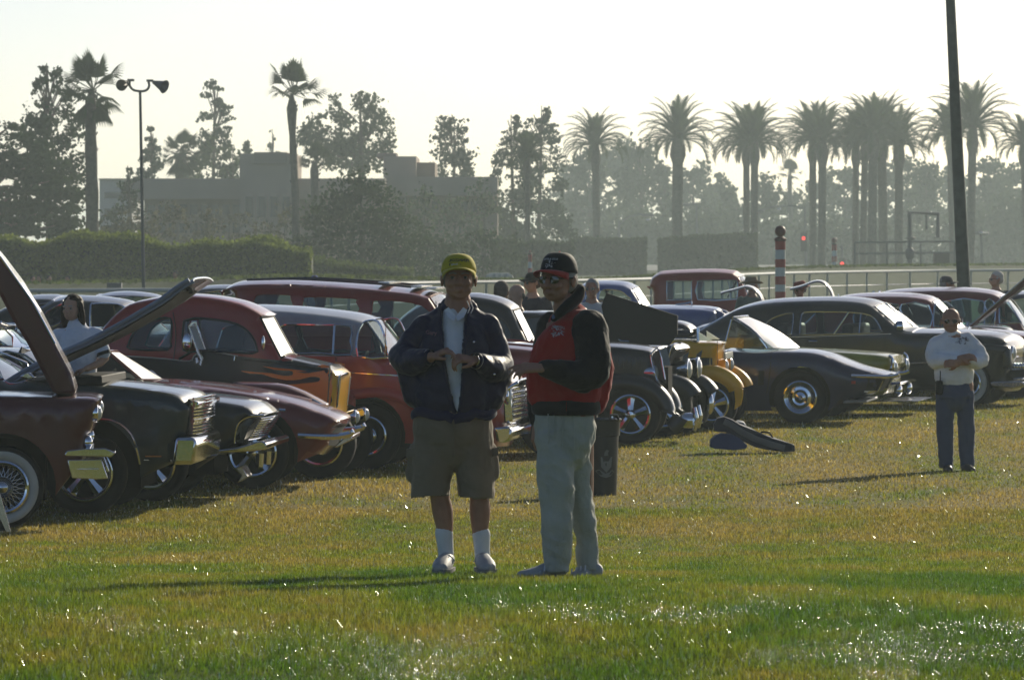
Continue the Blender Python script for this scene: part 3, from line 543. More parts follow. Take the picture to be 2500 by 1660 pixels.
# --- utility boxes and ribbed cover near the hedge
b = MB(); b.box((0, 0, .55), (.42, .5, 1.1)); tag(b.build('utility_box', mat('box_grey', (.1, .11, .12), .6), loc=tuple(px2w(280, 0, 170).xy)+(0,)), 'grey upright utility cabinet with pale side in front of the hedge', 'cabinet')
b = MB(); b.box((0, 0, .3), (.3, .4, .6)); tag(b.build('planter_box', mat('box_dark', (.04, .05, .04), .7), loc=tuple(px2w(254, 0, 168).xy)+(0,)), 'dark low box beside the grey utility cabinet', 'box')
r = empty('ribbed_cover', tuple(px2w(1220, 0, 215).xy)+(0,), 0, 'low pale ribbed plastic cover on the turf bank by the yellow cap', 'cover')
b = MB(); q = [px2w(x, y, 215)-Vector(r.location) for x, y in ((1184, 686), (1188, 672), (1200, 667), (1240, 667), (1250, 672), (1258, 686))]; b.prism([v+Vector((0, -.6, 0)) for v in q], (0, 1.2, 0)); b.build('cover', mat('pale_plastic', (.4, .43, .42), .3), r)
for x in (1200, 1213, 1227, 1242): b = MB(); b.tube([px2w(x-3, 684, 214.3)-Vector(r.location), px2w(x, 668, 214.3)-Vector(r.location)], .05, 6); b.build('rib', WHW, r)
# --- office building
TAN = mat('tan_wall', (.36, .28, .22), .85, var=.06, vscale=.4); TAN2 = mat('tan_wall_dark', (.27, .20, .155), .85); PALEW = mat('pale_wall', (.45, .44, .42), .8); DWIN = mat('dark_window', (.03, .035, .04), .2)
def bbox(r, name, x0, x1, y0, y1, d, depth, m_, org):
    A = px2w(x0, y0, d); B = px2w(x1, y1, d); b = MB(); b.box(((A.x+B.x)/2-org.x, d+depth/2-org.y, (A.z+B.z)/2), (B.x-A.x, depth, A.z-B.z)); return b.build(name, m_, r, smooth=False)
org = px2w(700, 0, 360); org.z = 0; r = empty('office_building', org, 0, 'long low tan office building with a square tower block', 'building'); G0 = 590+2.3*39.5+4
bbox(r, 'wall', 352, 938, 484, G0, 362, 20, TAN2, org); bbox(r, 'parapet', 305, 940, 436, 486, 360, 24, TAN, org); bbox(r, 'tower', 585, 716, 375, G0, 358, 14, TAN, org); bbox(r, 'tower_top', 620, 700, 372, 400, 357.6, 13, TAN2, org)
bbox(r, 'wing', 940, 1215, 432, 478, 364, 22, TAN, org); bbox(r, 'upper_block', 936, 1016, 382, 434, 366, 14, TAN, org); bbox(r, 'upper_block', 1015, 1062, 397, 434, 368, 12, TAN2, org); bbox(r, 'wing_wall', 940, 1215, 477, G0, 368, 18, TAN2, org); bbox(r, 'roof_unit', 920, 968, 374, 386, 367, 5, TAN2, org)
for x in range(360, 580, 26):
    for y in (500, 545): w_ = bbox(r, 'window', x, x+18, y, y+24, 361.9, .12, DWIN, org)
for x in range(600, 700, 30): bbox(r, 'window', x, x+18, 480, 530, 357.9, .12, DWIN, org)
for x in range(1030, 1200, 24): bbox(r, 'window', x, x+16, 492, 520, 367.9, .12, DWIN, org)
for y in (480, 502): bbox(r, 'window', 973, 992, y, y+17, 367.9, .12, glass('bright_office_glass', (.1, .1, .1)), org)
org = px2w(275, 0, 430); org.z = 0; r = empty('pale_building', org, 0, 'pale flat-roofed building glimpsed left of the tan office', 'building'); bbox(r, 'wall', 243, 318, 438, 660, 430, 14, PALEW, org); bbox(r, 'coping', 241, 320, 436, 440, 429.7, 14.6, TAN, org)
for y in (470, 510, 550): bbox(r, 'window', 255, 305, y, y+14, 429.9, .12, DWIN, org)
# --- haze
b = MB(); b.box((0, 1400, 8.4), (3040, 3280, 19.0)); hz = b.build('haze', [], None, smooth=False); tag(hz, 'thin morning haze', kind='stuff')
m = bpy.data.materials.new('haze_air'); m.use_nodes = True; t = m.node_tree; t.nodes.remove(t.nodes['Principled BSDF']); v = t.nodes.new('ShaderNodeVolumePrincipled'); v.inputs['Color'].default_value = (.78, .93, .95, 1); v.inputs['Density'].default_value = HAZE; v.inputs['Anisotropy'].default_value = .35
t.links.new(v.outputs[0], t.nodes['Material Output'].inputs['Volume']); hz.data.materials.append(m)
# ---------------------------------------------------------------- cars
SMOOTHK = 4
def tyre_mesh(r, wdt, rr):
    b = MB(); h = wdt/2
    b.lathe([(rr, -h*.62), (rr+(r-rr)*.25, -h*.88), (rr+(r-rr)*.6, -h), (r*.965, -h*.86), (r*.992, -h*.62), (r, -h*.3), (r, h*.3), (r*.992, h*.62), (r*.965, h*.86), (rr+(r-rr)*.6, h), (rr, h*.62)], 40, 'y')
    return mesh('tyre', b.v, b.f, RUB, True, 50)
WC = {}
def wheel_parts(style, r, ww):
    key = (style, r, ww)
    if key in WC: return WC[key]
    rr = {'wire': .62, 'mag': .66, 'cap': .58, 'rally': .62, 'plain': .58, 'ring': .64}[style]*r; wdt = .2; h = wdt/2; out = []
    out.append(('tyre', tyre_mesh(r, wdt, rr)))
    if ww:
        b = MB(); b.lathe([(rr, -h*.66), (rr+(r-rr)*.25, -h*.9-.003), (rr+(r-rr)*.62, -h-.003), (rr+(r-rr)*.66, -h+.004)], 40, 'y'); out.append(('whitewall', mesh('whitewall', b.v, b.f, WHITEW)))
    b = MB(); b.lathe([(rr*1.04, -h*.7), (rr*1.03, -h*.92), (rr*.96, -h*.98), (rr*.88, -h*.9), (rr*.86, -h*.55), (rr*.84, -h*.1), (rr*.84, h*.6), (rr*1.02, h*.7)], 40, 'y')
    out.append(('rim', mesh('rim', b.v, b.f, CHROME, True, 45)))
    b = MB()
    if style == 'wire':
        for k in range(48):
            a = 2*pi*k/48; a2 = a+(.35 if k % 2 else -.35); b.tube([(rr*.9*cos(a), -h*.35, rr*.9*sin(a)), (rr*.36*cos(a2), -h*.7, rr*.36*sin(a2))], .0035, 4, False)
        b.lathe([(rr*.42, -h*.3), (rr*.4, -h*.8), (rr*.27, -h*.95), (rr*.25, -h*1.25), (rr*.12, -h*1.45), (0, -h*1.5)], 24, 'y')
        out.append(('spokes', mesh('spokes', b.v, b.f, CHROME)))
    elif style == 'mag':
        for k in range(5):
            a = 2*pi*k/5+.3; ca, sa = cos(a), sin(a); q = []
            for (rad, wd_, y) in ((rr*.2, .028, -h*.75), (rr*.55, .036, -h*.55), (rr*.9, .05, -h*.5)):
                q += [(rad*ca-wd_*sa, y, rad*sa+wd_*ca), (rad*ca, y-.02, rad*sa), (rad*ca+wd_*sa, y, rad*sa-wd_*ca)]
            b.add(q, [(0, 1, 4, 3), (1, 2, 5, 4), (3, 4, 7, 6), (4, 5, 8, 7)])
        b.lathe([(rr*.27, -h*.3), (rr*.26, -h*.85), (rr*.18, -h*1.0), (rr*.17, -h*1.2), (0, -h*1.25)], 20, 'y')
        out.append(('spokes', mesh('spokes', b.v, b.f, CHROME, True, 35)))
        b = MB(); b.lathe([(rr*.86, h*.1), (0, h*.1)], 20, 'y'); out.append(('brake_drum', mesh('brake_drum', b.v, b.f, UNDER)))
    elif style == 'rally':
        b.lathe([(rr*.9, -h*.5), (rr*.72, -h*.75), (rr*.66, -h*.55), (rr*.5, -h*.6), (rr*.46, -h*.85), (rr*.34, -h*.8), (rr*.3, -h*1.0), (rr*.16, -h*1.1), (rr*.06, -h*1.45), (0, -h*1.5)], 32, 'y'); out.append(('hubcap', mesh('hubcap', b.v, b.f, CHROME, True, 30)))
    else:
        b.lathe([(rr*.86, -h*.1), (rr*.6, -h*.35), (rr*.56, -h*.6)], 28, 'y'); out.append(('wheel_disc', mesh('wheel_disc', b.v, b.f, BLACK)))
        b = MB(); b.lathe([(rr*.58, -h*.55), (rr*.55, -h*.8), (rr*.4, -h*1.15), (rr*.2, -h*1.35), (0, -h*1.42)], 28, 'y'); out.append(('hubcap', mesh('hubcap', b.v, b.f, CHROME)))
    WC[key] = out; return out
class Car:
    def __init__(s, name, label, px, d, yaw, W, cat='car', group=None):
        s.a = radians(yaw); s.W = W; x0 = (px-CX)/FP*d
        s.O = Vector((x0+sin(s.a)*W/2, d+cos(s.a)*W/2, 0)); s.root = empty(name, s.O, -s.a, label, cat, group)
        s.n = -W/2
    def P(s, p, y=None, dy=0):
        px, py = p[0], p[1]; y = (s.n if y is None else y)+dy
        k = (px-CX)/FP; ca, sa = cos(s.a), sin(s.a)
        x = (k*(s.O.y+y*ca)-s.O.x-y*sa)/(ca+k*sa); Y = s.O.y-x*sa+y*ca
        return Vector((x, y, CH+(HY-py)/FP*Y))
    def body(s, segs, wheels, mats, zb=.24, r=.12, crown=.03, holes=(), lines=(), matf=None, belt=None, tumble=.0, name='body', glassmat=None, W=None, zf=None, step=.09, glasses=True, trim=CHROME, arch=.40, taper=None, holey=None, trimr=.011, under=True):
        """segs: list of (plane 'c' or 'n', strip tag, px points) from the rear bottom over the top to the front bottom."""
        Wd = W or s.W; hw0 = Wd/2; per = []; tags = []
        for i, (pl, tg, pts) in enumerate(segs):
            q = [s.P(p, 0 if pl == 'c' else -hw0) for p in pts]; q = [(p.x, p.z) for p in q]
            if i+1 < len(segs):
                pl2, _, p2 = segs[i+1]; e = s.P(p2[0], 0 if pl2 == 'c' else -hw0); q.append((e.x, e.z))
            L_ = sum(hypot(b_[0]-a_[0], b_[1]-a_[1]) for a_, b_ in zip(q[:-1], q[1:]))
            k = max(1, min(8, int(round(L_/max(1, len(q)-1)/.07))))
            c = [(v[0], v[1]) for v in cr([Vector((p[0], p[1], 0)) for p in q], k)]
            if i+1 < len(segs): c = c[:-1]
            per += c; tags += [tg]*len(c)
        n = len(per); nor = []
        for i in range(n):
            a_ = per[max(0, i-1)]; b_ = per[min(n-1, i+1)]; dx, dz = b_[0]-a_[0], b_[1]-a_[1]; l = hypot(dx, dz) or 1; nor.append((-dz/l, dx/l))
        ins = [(p[0]-q[0]*crown, p[1]-q[1]*crown) for p, q in zip(per, nor)]
        # bottom with wheel arches, front to rear
        zf = zb if zf is None else zf; x_f, x_r = ins[-1][0], ins[0][0]; bottom = []
        ws = sorted(wheels, key=lambda q: -q[0])
        for wx, wr, ar in ws:
            az = wr*1.02; ar_ = ar; a0 = math.asin(max(-.95, min(.95, (zb-az)/ar_)))
            for k in range(15):
                an = a0+(pi-2*a0)*k/14; x = wx+ar_*cos(an)
                if x_r+.02 < x < x_f-.02: bottom.append((x, az+ar_*sin(an)))
        outline = ins+[p for p in bottom]
        hls = []
        for h in holes:
            q = [s.P(p, -hw0+.1) for p in h]; hls.append([(v[0], v[1]) for v in cr([Vector((p.x, p.z, 0)) for p in q]+[Vector((q[0].x, q[0].z, 0))], 2)][:-1])
        lns = []
        for l in lines: q = [s.P(p) for p in l]; lns.append([(v.x, v.y) for v in cr([Vector((p.x, p.z, 0)) for p in q], 3)])
        xs_ = [p[0] for p in outline]; zs_ = [p[1] for p in outline]
        ex = []
        for dlt in (.04, .16, .4, .75, 1.0, 1.35):
            ex += [(p[0]-q[0]*r*dlt, p[1]-q[1]*r*dlt) for p, q in zip(ins, nor)][::1 if dlt < .5 else 2]
        gx = np.arange(min(xs_), max(xs_), step); gz = np.arange(min(zs_), max(zs_), step)
        ex += [(x+.011, z+.013) for x in gx for z in gz]
        ex = np.array(ex); ok = inpoly(ex[:, 0], ex[:, 1], outline)
        dd = pdist(ex, outline+[outline[0]]); ok &= dd > .004
        for h in hls: ok &= ~inpoly(ex[:, 0], ex[:, 1], h); ok &= pdist(ex, h+[h[0]]) > .02
        ex = ex[ok]
        V, T = cdt(outline, hls, lns, ex)
        def Y(P_):
            P_ = np.asarray(P_, float); d_ = pdist(P_, ins); y = np.full(len(P_), hw0)
            if belt is not None: y = y-np.maximum(0, P_[:, 1]-belt)*tumble
            y = y-np.maximum(0, .55-P_[:, 1])*.12
            if taper: y = y-taper(P_[:, 0], P_[:, 1])
            q = np.clip(1-d_/r, 0, 1); return y-r+r*np.sqrt(np.maximum(0, 1-q*q))
        s.Y = Y; s.ins = ins
        yy = Y(V); b = MB(); nv = len(V); mi = []
        b.v = [(p[0], -y, p[1]) for p, y in zip(V, yy)]+[(p[0], y, p[1]) for p, y in zip(V, yy)]
        mf = matf or (lambda x, z: 0)
        for f in T:
            cx_ = sum(V[i][0] for i in f)/3; cz_ = sum(V[i][1] for i in f)/3; k = mf(cx_, cz_)
            b.f.append(f); b.f.append((f[0]+nv, f[2]+nv, f[1]+nv)); b.m += [k, k]
        # strip from side to side
        M_ = 10; ye = Y(ins); gl = {}
        rows = [[(p[0]+q[0]*crown*(1-(2*j/M_-1)**2), y*(2*j/M_-1), p[1]+q[1]*crown*(1-(2*j/M_-1)**2)) for j in range(M_+1)] for p, q, y in zip(ins, nor, ye)]
        for i in range(n-1):
            tg = tags[i]
            if tg in ('-',): continue
            tgt = b if tg == 'p' or (len(tg) == 1 and tg.isdigit()) else gl.setdefault(tg, MB())
            tgt.cur = int(tg) if tg.isdigit() else (mf((ins[i][0]+ins[i+1][0])/2, (ins[i][1]+ins[i+1][1])/2-.01) if tg == 'p' else 0)
            tgt.add(rows[i]+rows[i+1], [(j, j+1, M_+2+j, M_+1+j) for j in range(M_)])
        me = mesh(name, b.v, b.f, mats, True, 38, b.m, 1e-4); link(name, me, s.root)
        nm = {'g': ('windshield', glassmat or SHIELD), 'b': ('rear_window', GLASS), 'k': ('chrome_panel', CHROME), 'd': ('dark_panel', BLACK)}
        for tg, g in gl.items():
            me = mesh(nm[tg][0], g.v, g.f, nm[tg][1], True, None, None, 1e-4); link(nm[tg][0], me, s.root)
            if tg in 'gb':
                idx = [i for i in range(n-1) if tags[i] == tg]; i0, i1 = idx[0], idx[-1]+1
                f = MB()
                for i in (i0, i1): f.tube([(v[0], v[1], v[2]) for v in rows[i]], .013, 6)
                for j in (0, M_): f.tube([rows[i][j] for i in range(i0, i1+1)], .013, 6)
                f.build('windshield_frame' if tg == 'g' else 'rear_window_frame', trim, s.root)
        # window panes and their trims, both sides
        for h in hls:
            if not glasses: break
            Vh, Th = cdt(h, extra=[]); yh = Y(Vh)-.012; yt = Y(h)
            for sg in (-1, 1):
                g = MB(); g.add([(p[0], sg*y, p[1]) for p, y in zip(Vh, yh)], Th if sg < 0 else [f[::-1] for f in Th])
                o = g.build('side_window', glassmat if glassmat and glassmat.name.startswith('tint') else GLASS, s.root)
                f = MB(); f.tube([(p[0], sg*(y+.002), p[1]) for p, y in zip(h+[h[0], h[1]], list(yt)+[yt[0], yt[1]])], trimr, 6, False); f.build('window_trim', trim, o)
        if under:  # black boxes added to keep wheel arches and underside dark
            u = MB(); z1 = .62; xa, xb = min(xs_)+.35, max(xs_)-.45
            u.box(((xa+xb)/2, 0, .43), (xb-xa, Wd-.75, .42)); 
            for wx, wr, ar in ws: u.box((wx, 0, wr+ar*.5), (ar*1.3, Wd-.75, ar*.8))
            u.build('underbody', UNDER, s.root, smooth=False)
        return s
    def wheels(s, pxs, r=.33, style='cap', ww=False, inset=.10, W=None, z=None):
        W = W or s.W; xs = [s.P((p, HY+200), -W/2).x if not isinstance(p, float) else p for p in pxs]
        for x in xs:
            for sg in (-1, 1):
                e = empty('wheel', (x, sg*(W/2-inset-.02), r if z is None else z), 0 if sg < 0 else pi, parent=s.root)
                for nm, me in wheel_parts(style, r, ww): link(nm, me, e)
        return xs
    def X(s, px, y=None): return s.P((px, HY+200), y).x
    def side(s, name, pts, mat_, out=.004, closed=True, thick=None, rad=None, both=True, k=3, yv=None, parent=None):
        """decal-like solid plate or moulding that follows the body side"""
        q = [s.P(p) for p in pts]; c = [(v.x, v.y) for v in cr([Vector((p.x, p.z, 0)) for p in q], k)]
        if rad:
            y = s.Y(c) if yv is None else [yv]*len(c)
            for sg in ((-1, 1) if both else (-1,)): b = MB(); b.tube([(p[0], sg*(yy+out), p[1]) for p, yy in zip(c, y)], rad, 6); o = b.build(name, mat_, parent or s.root)
        else:
            gx = np.arange(min(p[0] for p in c), max(p[0] for p in c), .05); gz = np.arange(min(p[1] for p in c), max(p[1] for p in c), .05)
            ex = np.array([(x, z) for x in gx for z in gz]); ok = inpoly(ex[:, 0], ex[:, 1], c) & (pdist(ex, c+[c[0]]) > .008); ex = ex[ok]
            V, T = cdt(c, extra=ex); y = s.Y(V)+out if yv is None else np.full(len(V), yv)+out; n = len(V)
            for sg in ((-1, 1) if both else (-1,)): b = MB(); b.add([(p[0], sg*yy, p[1]) for p, yy in zip(V, y)], T if sg < 0 else [t_[::-1] for t_ in T]); o = b.build(name, mat_, parent or s.root)
        return o
    def prism(s, name, pts, mat_, y0, y1, plane='n', k=1, bevel=.01, parent=None, sharp=35):
        """solid with side outline PTS, spanning y0..y1"""
        pl = s.n if plane == 'n' else (0 if plane == 'c' else plane)
        q = [s.P(p, pl) for p in pts]; c = cr([Vector((p.x, p.z, 0)) for p in q]+([Vector((q[0].x, q[0].z, 0))] if k > 1 else []), k)
        if k > 1: c = c[:-1]
        b = MB(); b.prism([(v.x, y0, v.y) for v in c], (0, y1-y0, 0)); o = b.build(name, mat_, parent or s.root, sharp=sharp, merge=1e-5)
        if bevel:
            bv = o.modifiers.new('bevel', 'BEVEL'); bv.width = bevel; bv.segments = 2; bv.limit_method = 'ANGLE'; bv.angle_limit = radians(35)
        return o
    def sheet(s, name, pts, mat_, y0, y1, plane='c', dome=.04, th=.015, k=3, parent=None, skirt=0):
        """domed sheet whose side silhouette is PTS: fenders, raised bonnets"""
        pl = s.n if plane == 'n' else (0 if plane == 'c' else plane)
        q = [s.P(p, pl) for p in pts]; c = cr([Vector((p.x, p.z, 0)) for p in q], k); n = len(c); b = MB(); M_ = 12; vs = []
        for i in range(n):
            t = (c[min(n-1, i+1)]-c[max(0, i-1)]); t = t.normalized(); nx_, nz_ = -t.y, t.x
            if nz_ < 0 and abs(nz_) > .3: nx_, nz_ = -nx_, -nz_
            elif abs(nz_) <= .3 and i: 
                if nx_*lnx+nz_*lnz < 0: nx_, nz_ = -nx_, -nz_
            lnx, lnz = nx_, nz_
            for j in range(M_+1):
                u = 2*j/M_-1; h = dome*(1-sqrt(max(0, 1-min(1, abs(u))**2.6)))
                e = skirt if (j == 0 and y0 < y1) else 0
                vs.append((c[i].x-nx_*(h+e), y0+(y1-y0)*j/M_, c[i].y-nz_*(h+e)))
        b.add(vs, [(i*(M_+1)+j, i*(M_+1)+j+1, (i+1)*(M_+1)+j+1, (i+1)*(M_+1)+j) for i in range(n-1) for j in range(M_)])
        o = b.build(name, mat_, parent or s.root, sharp=60)
        so_ = o.modifiers.new('solid', 'SOLIDIFY'); so_.thickness = th; so_.offset = 0
        return o
    def fender(s, pts, mat_, wdt=.32, dome=.10, plane='n', k=4, name='fender', skirt=.05):
        for sg in (-1, 1):
            o = s.sheet(name, pts, mat_, s.n if sg < 0 else -s.n, (s.n+wdt) if sg < 0 else (-s.n-wdt), plane, dome, .012, k, skirt=skirt)
    def tube(s, name, pts, mat_, rad, y=None, k=3, both=False, parent=None, n=8):
        for sg in ((1, -1) if both else (1,)):
            q = [s.P(p, p[2] if len(p) > 2 else y) for p in pts]; b = MB()
            if sg < 0: q = [Vector((v.x, -v.y, v.z)) for v in q]
            b.tube(cr(q, k), rad, n); o = b.build(name, mat_, parent or s.root)
        return o
    def bars(s, name, pts, y0, y1, rad, mat_, bulge=.0):
        for p in pts:
            q = s.P(p); b = MB(); b.tube(cr([Vector((q.x, y0, q.z)), Vector((q.x+bulge*.8, y0*.5+y1*.5-(y1-y0)*.25, q.z)), Vector((q.x+bulge*.8, (y0+y1)/2+(y1-y0)*.25, q.z)), Vector((q.x, y1, q.z))], 2), p[2] if len(p) > 2 else rad, 6); b.build(name, mat_, s.root)
    def ball(s, name, c, r, mat_, y=None, M=None, both=False, nu=20, nv=12, parent=None):
        p = s.P(c, y); out = None
        for sg in ((1, -1) if both else (1,)):
            b = MB(); b.ell((p.x, p.y*sg, p.z), r, M, nu, nv); out = b.build(name, mat_, parent or s.root)
        return out
    def headlight(s, c, r, y, depth=.12, mat_=CHROME, both=True):
        p = s.P(c, y)
        for sg in ((1, -1) if both else (1,)):
            b = MB(); b.lathe([(0, -depth), (r*.45, -depth*.9), (r*.8, -depth*.5), (r*.98, -.01), (r*1.06, .01), (r*1.06, .03), (r*.93, .035)], 24); 
            R = Euler((0, pi/2, 0)); o = b.build('headlight', mat_, s.root, loc=(p.x, p.y*sg, p.z), rot=R)
            g = MB(); g.lathe([(r*.93, .034), (r*.7, .055), (r*.35, .066), (0, .07)], 24); g.build('lens', LAMPG, o)
    def seats(s, xs, z=.95, h=.3, W=None):
        W = W or s.W
        for x in xs:
            b = MB(); 
            b.box((x, 0, z-h/2), (.16, W-.45, h)); b.box((x+.28, 0, z-h-.05), (.6, W-.45, .14))
            o = b.build('seat', SEATM, s.root); bv = o.modifiers.new('bevel', 'BEVEL'); bv.width = .05; bv.segments = 3
    def steering(s, x, y, z, r=.19):
        b = MB(); c = [(r*cos(2*pi*k/20), r*sin(2*pi*k/20), 0) for k in range(21)]; b.tube(c, .011, 6); b.tube([(-r, 0, 0), (r, 0, 0)], .01, 6); b.tube([(0, 0, 0), (0, 0, -.35)], .015, 6)
        b.build('steering_wheel', BLACK, s.root, loc=(x, y, z), rot=(0, radians(-62), 0))
def wline(car, pxs, rs, ar): return [(car.X(p) if not isinstance(p, float) else p, r, a) for p, r, a in zip(pxs, rs, ar)]
# ================================================================ the parked cars, front row from the left
MAROON = paint('maroon_paint', lin((78, 20, 26))); GREY_GREEN = paint('grey_green_paint', lin((38, 50, 52)), .3)
BLACKP = paint('black_paint', lin((26, 28, 30)), .3); WINE = paint('wine_paint', lin((110, 22, 26))); REDP = paint('red_paint', lin((150, 32, 24)))
CORAL = paint('coral_paint', lin((168, 44, 34))); SILVERP = paint('silver_paint', lin((150, 152, 155)), .3); DKRED = paint('dark_red_paint', lin((120, 16, 16)))
YELLOWP = paint('yellow_paint', lin((240, 180, 12))); OLIVEY = paint('olive_yellow_paint', lin((150, 145, 30))); BLUEP = paint('dark_blue_paint', lin((15, 22, 66)))
SKYBLUE = paint('mid_blue_paint', lin((50, 80, 140))); TRUCKR = paint('faded_red_paint', lin((140, 42, 38)), .5, .5); NAVY = paint('navy_paint', lin((22, 30, 50)))
ORANGE = mat('flame_orange', lin((250, 130, 22)), .4, 0, .7); CREAM = mat('pinstripe_cream', lin((200, 195, 180)), .4); PALEM = mat('raised_bonnet_steel', lin((120, 130, 140)), .25, .5, 1)

# --- car 1: maroon two-seater, front-hinged bonnet up
c = Car('convertible_car', 'dark maroon convertible with whitewall wire wheel and bonnet tipped up, at the left edge', 5, 46.6, -3.5, 1.78)
wx = wline(c, (5, -770), (.335, .335), (.43, .40))
c.body([('n', 'p', [(-1150, 1180), (-1165, 1080), (-1150, 985), (-1100, 962), (-820, 952), (-560, 948)]), ('n', 'p', [(-560, 948), (-200, 958)]+ZB([(0, 305), (600, 318), (800, 320), (900, 333)])),
        ('n', 'p', ZB([(934, 347), (905, 440), (880, 520), (866, 600), (842, 668)])), ('n', 'p', ZB([(800, 692), (790, 820)])+[(208, 1125)])],
       wx, [MAROON], zb=.27, r=.1, crown=.02, arch=.43)
c.wheels((5, -770), .335, 'wire', True, .12)
c.headlight((229, 1008), .07, c.n+.11, .1)
for sg in (-1, 1):
    p = c.P((213, 1079), c.n+.1); b = MB(); b.ell((p.x, sg*abs(p.y), p.z), (.045, .05, .06)); b.build('parking_lamp', CHROME, c.root)
c.prism('bumper', ZB([(585, 855), (610, 820), (760, 803), (960, 800), (1055, 838), (1015, 880), (960, 875), (600, 868)]), CHROME, c.n-.03, -c.n+.03, bevel=.02)
for sg in (0, 1):
    y0 = c.n-.02 if not sg else -c.n-.42
    o = c.prism('bumper_guard', ZB([(615, 905), (925, 900), (985, 1075), (870, 1080), (655, 1070), (635, 1000)]), CHROME, y0, y0+.44, bevel=.02)
c.prism('exhaust_slot', ZB([(690, 985), (905, 982), (900, 1000), (780, 1006)]), CHROME, c.n-.035, c.n, bevel=.004)
hd = c.prism('raised_bonnet', Z1([(418, 815), (385, 700), (300, 540), (215, 375), (110, 205), (0, 60), (-60, -10), (-120, 30), (0, 285), (60, 400), (130, 510), (205, 650), (290, 815)]), MAROON, -.62, .62, plane='n', k=1, bevel=.03)
c.tube('bonnet_edge_trim', Z1([(300, 535), (215, 378), (170, 300), (110, 215), (0, 60)]), CHROME, .012, c.n+.24)
c.prism('bonnet_scoop', Z1([(95, 190), (110, 205), (218, 372), (205, 400), (150, 330), (60, 150)]), CHROME_D, -.35, .2, plane='n', bevel=.03)
c.seats([c.X(-520)], .85, .3)
c.tube('windshield_post', [(-215, 955), (-330, 850)], CHROME, .02, both=True)

# --- car 2: grey-green coupe with rear-hinged bonnet up
c = Car('coupe_car', 'dark grey-green coupe with stacked chrome grille, square bumper and long bonnet raised', 200, 49.0, 3, 1.95)
wx = wline(c, (205, -770), (.35, .35), (.475, .42))
c.body([('n', 'p', [(-1110, 1150), (-1120, 985), (-1085, 955), (-700, 930)]), ('c', 'b', [(-700, 930), (-560, 880), (-500, 866)]), ('c', 'p', [(-500, 866), (-400, 856), (-200, 852), (-45, 858)]),
        ('c', 'g', [(-45, 858), (20, 895), (58, 923)]), ('n', 'p', [(58, 923), (150, 930)]+ZB([(920, 205), (1200, 225), (1450, 255), (1620, 290), (1695, 345), (1740, 400)])),
        ('n', 'd', ZB([(1757, 440), (1742, 560), (1722, 670), (1700, 700)])), ('n', 'p', ZB([(1660, 720), (1610, 940)]))],
       wx, [GREY_GREEN], zb=.32, r=.10, crown=.03, belt=1.02, tumble=.35,
       holes=[[(-500, 925), (-440, 875), (-250, 868), (-240, 925)], [(-225, 925), (-235, 868), (-70, 868), (10, 925)]])
c.wheels((205, -770), .35, 'mag', False, .13)
c.side('wheel_arch_trim', ZB([(850, 540), (950, 533), (1020, 545), (1100, 580), (1170, 640), (1215, 710), (1250, 820), (1275, 945)]), CHROME, 0, rad=.012)
c.prism('bumper', [(428, 1066), (474, 1066), (483, 1082), (474, 1134), (420, 1134)], CHROME, c.n-.03, -c.n+.03, bevel=.03)
c.bars('grille_bar', [(469-k*.3, 974+k*7.8, .02 if k % 5 == 2 else .010) for k in range(12)], c.n+.1, -c.n-.1, .010, CHROME, .05)
c.prism('grille_backing', [(455, 975), (463, 975), (458, 1062), (450, 1062)], BLACK, c.n+.08, -c.n-.08)
c.prism('grille_header', ZB([(1700, 385), (1760, 372), (1800, 385), (1800, 425), (1750, 440)]), CHROME, c.n+.1, -c.n-.1, bevel=.01)
b = c.side('side_marker', ZB([(1325, 866), (1470, 866), (1470, 878), (1325, 878)]), AMBER, .006, k=1)
c.side('sill_moulding', ZB([(1310, 905), (1560, 912)]), CHROME_D, 0, rad=.008)
DEEPST = paint('raised_bonnet_paint', lin((120, 134, 150)), .22)
hb = [(-14, 948), (75, 893), (143, 860), (210, 830), (285, 792), (340, 760), (393, 728), (430, 700), (462, 680)]
o = c.sheet('raised_bonnet', hb, DEEPST, -.80, .80, 'n', .035, .02, 4)
c.tube('bonnet_rim', [(x, y+4) for x, y in hb], DEEPST, .022, -.79, both=True)
c.sheet('bonnet_inner_frame', [(x-4, y+11) for x, y in hb[1:-1]], BLACK, -.70, .70, 'n', .02, .01, 3)
c.tube('bonnet_latch', Z1([(905, 300), (960, 262), (1035, 235), (1045, 262)]), BLACK, .02, 0)
c.prism('cowl_box', [(172, 919), (244, 918), (245, 938), (172, 938)], BLACK, c.n+.12, -c.n-.12, bevel=.01)
c.seats([c.X(-320)], .95, .3); c.prism('door_mirror', ZB([(190, 148), (230, 118), (290, 108), (340, 155), (260, 165)]), CHROME, c.n-.12, c.n+.02, bevel=.02)

for q_ in ([(60, 935), (62, 1000), (58, 1120)], ): c.side('door_gap', q_, BLACK, .0, rad=.005, k=2)
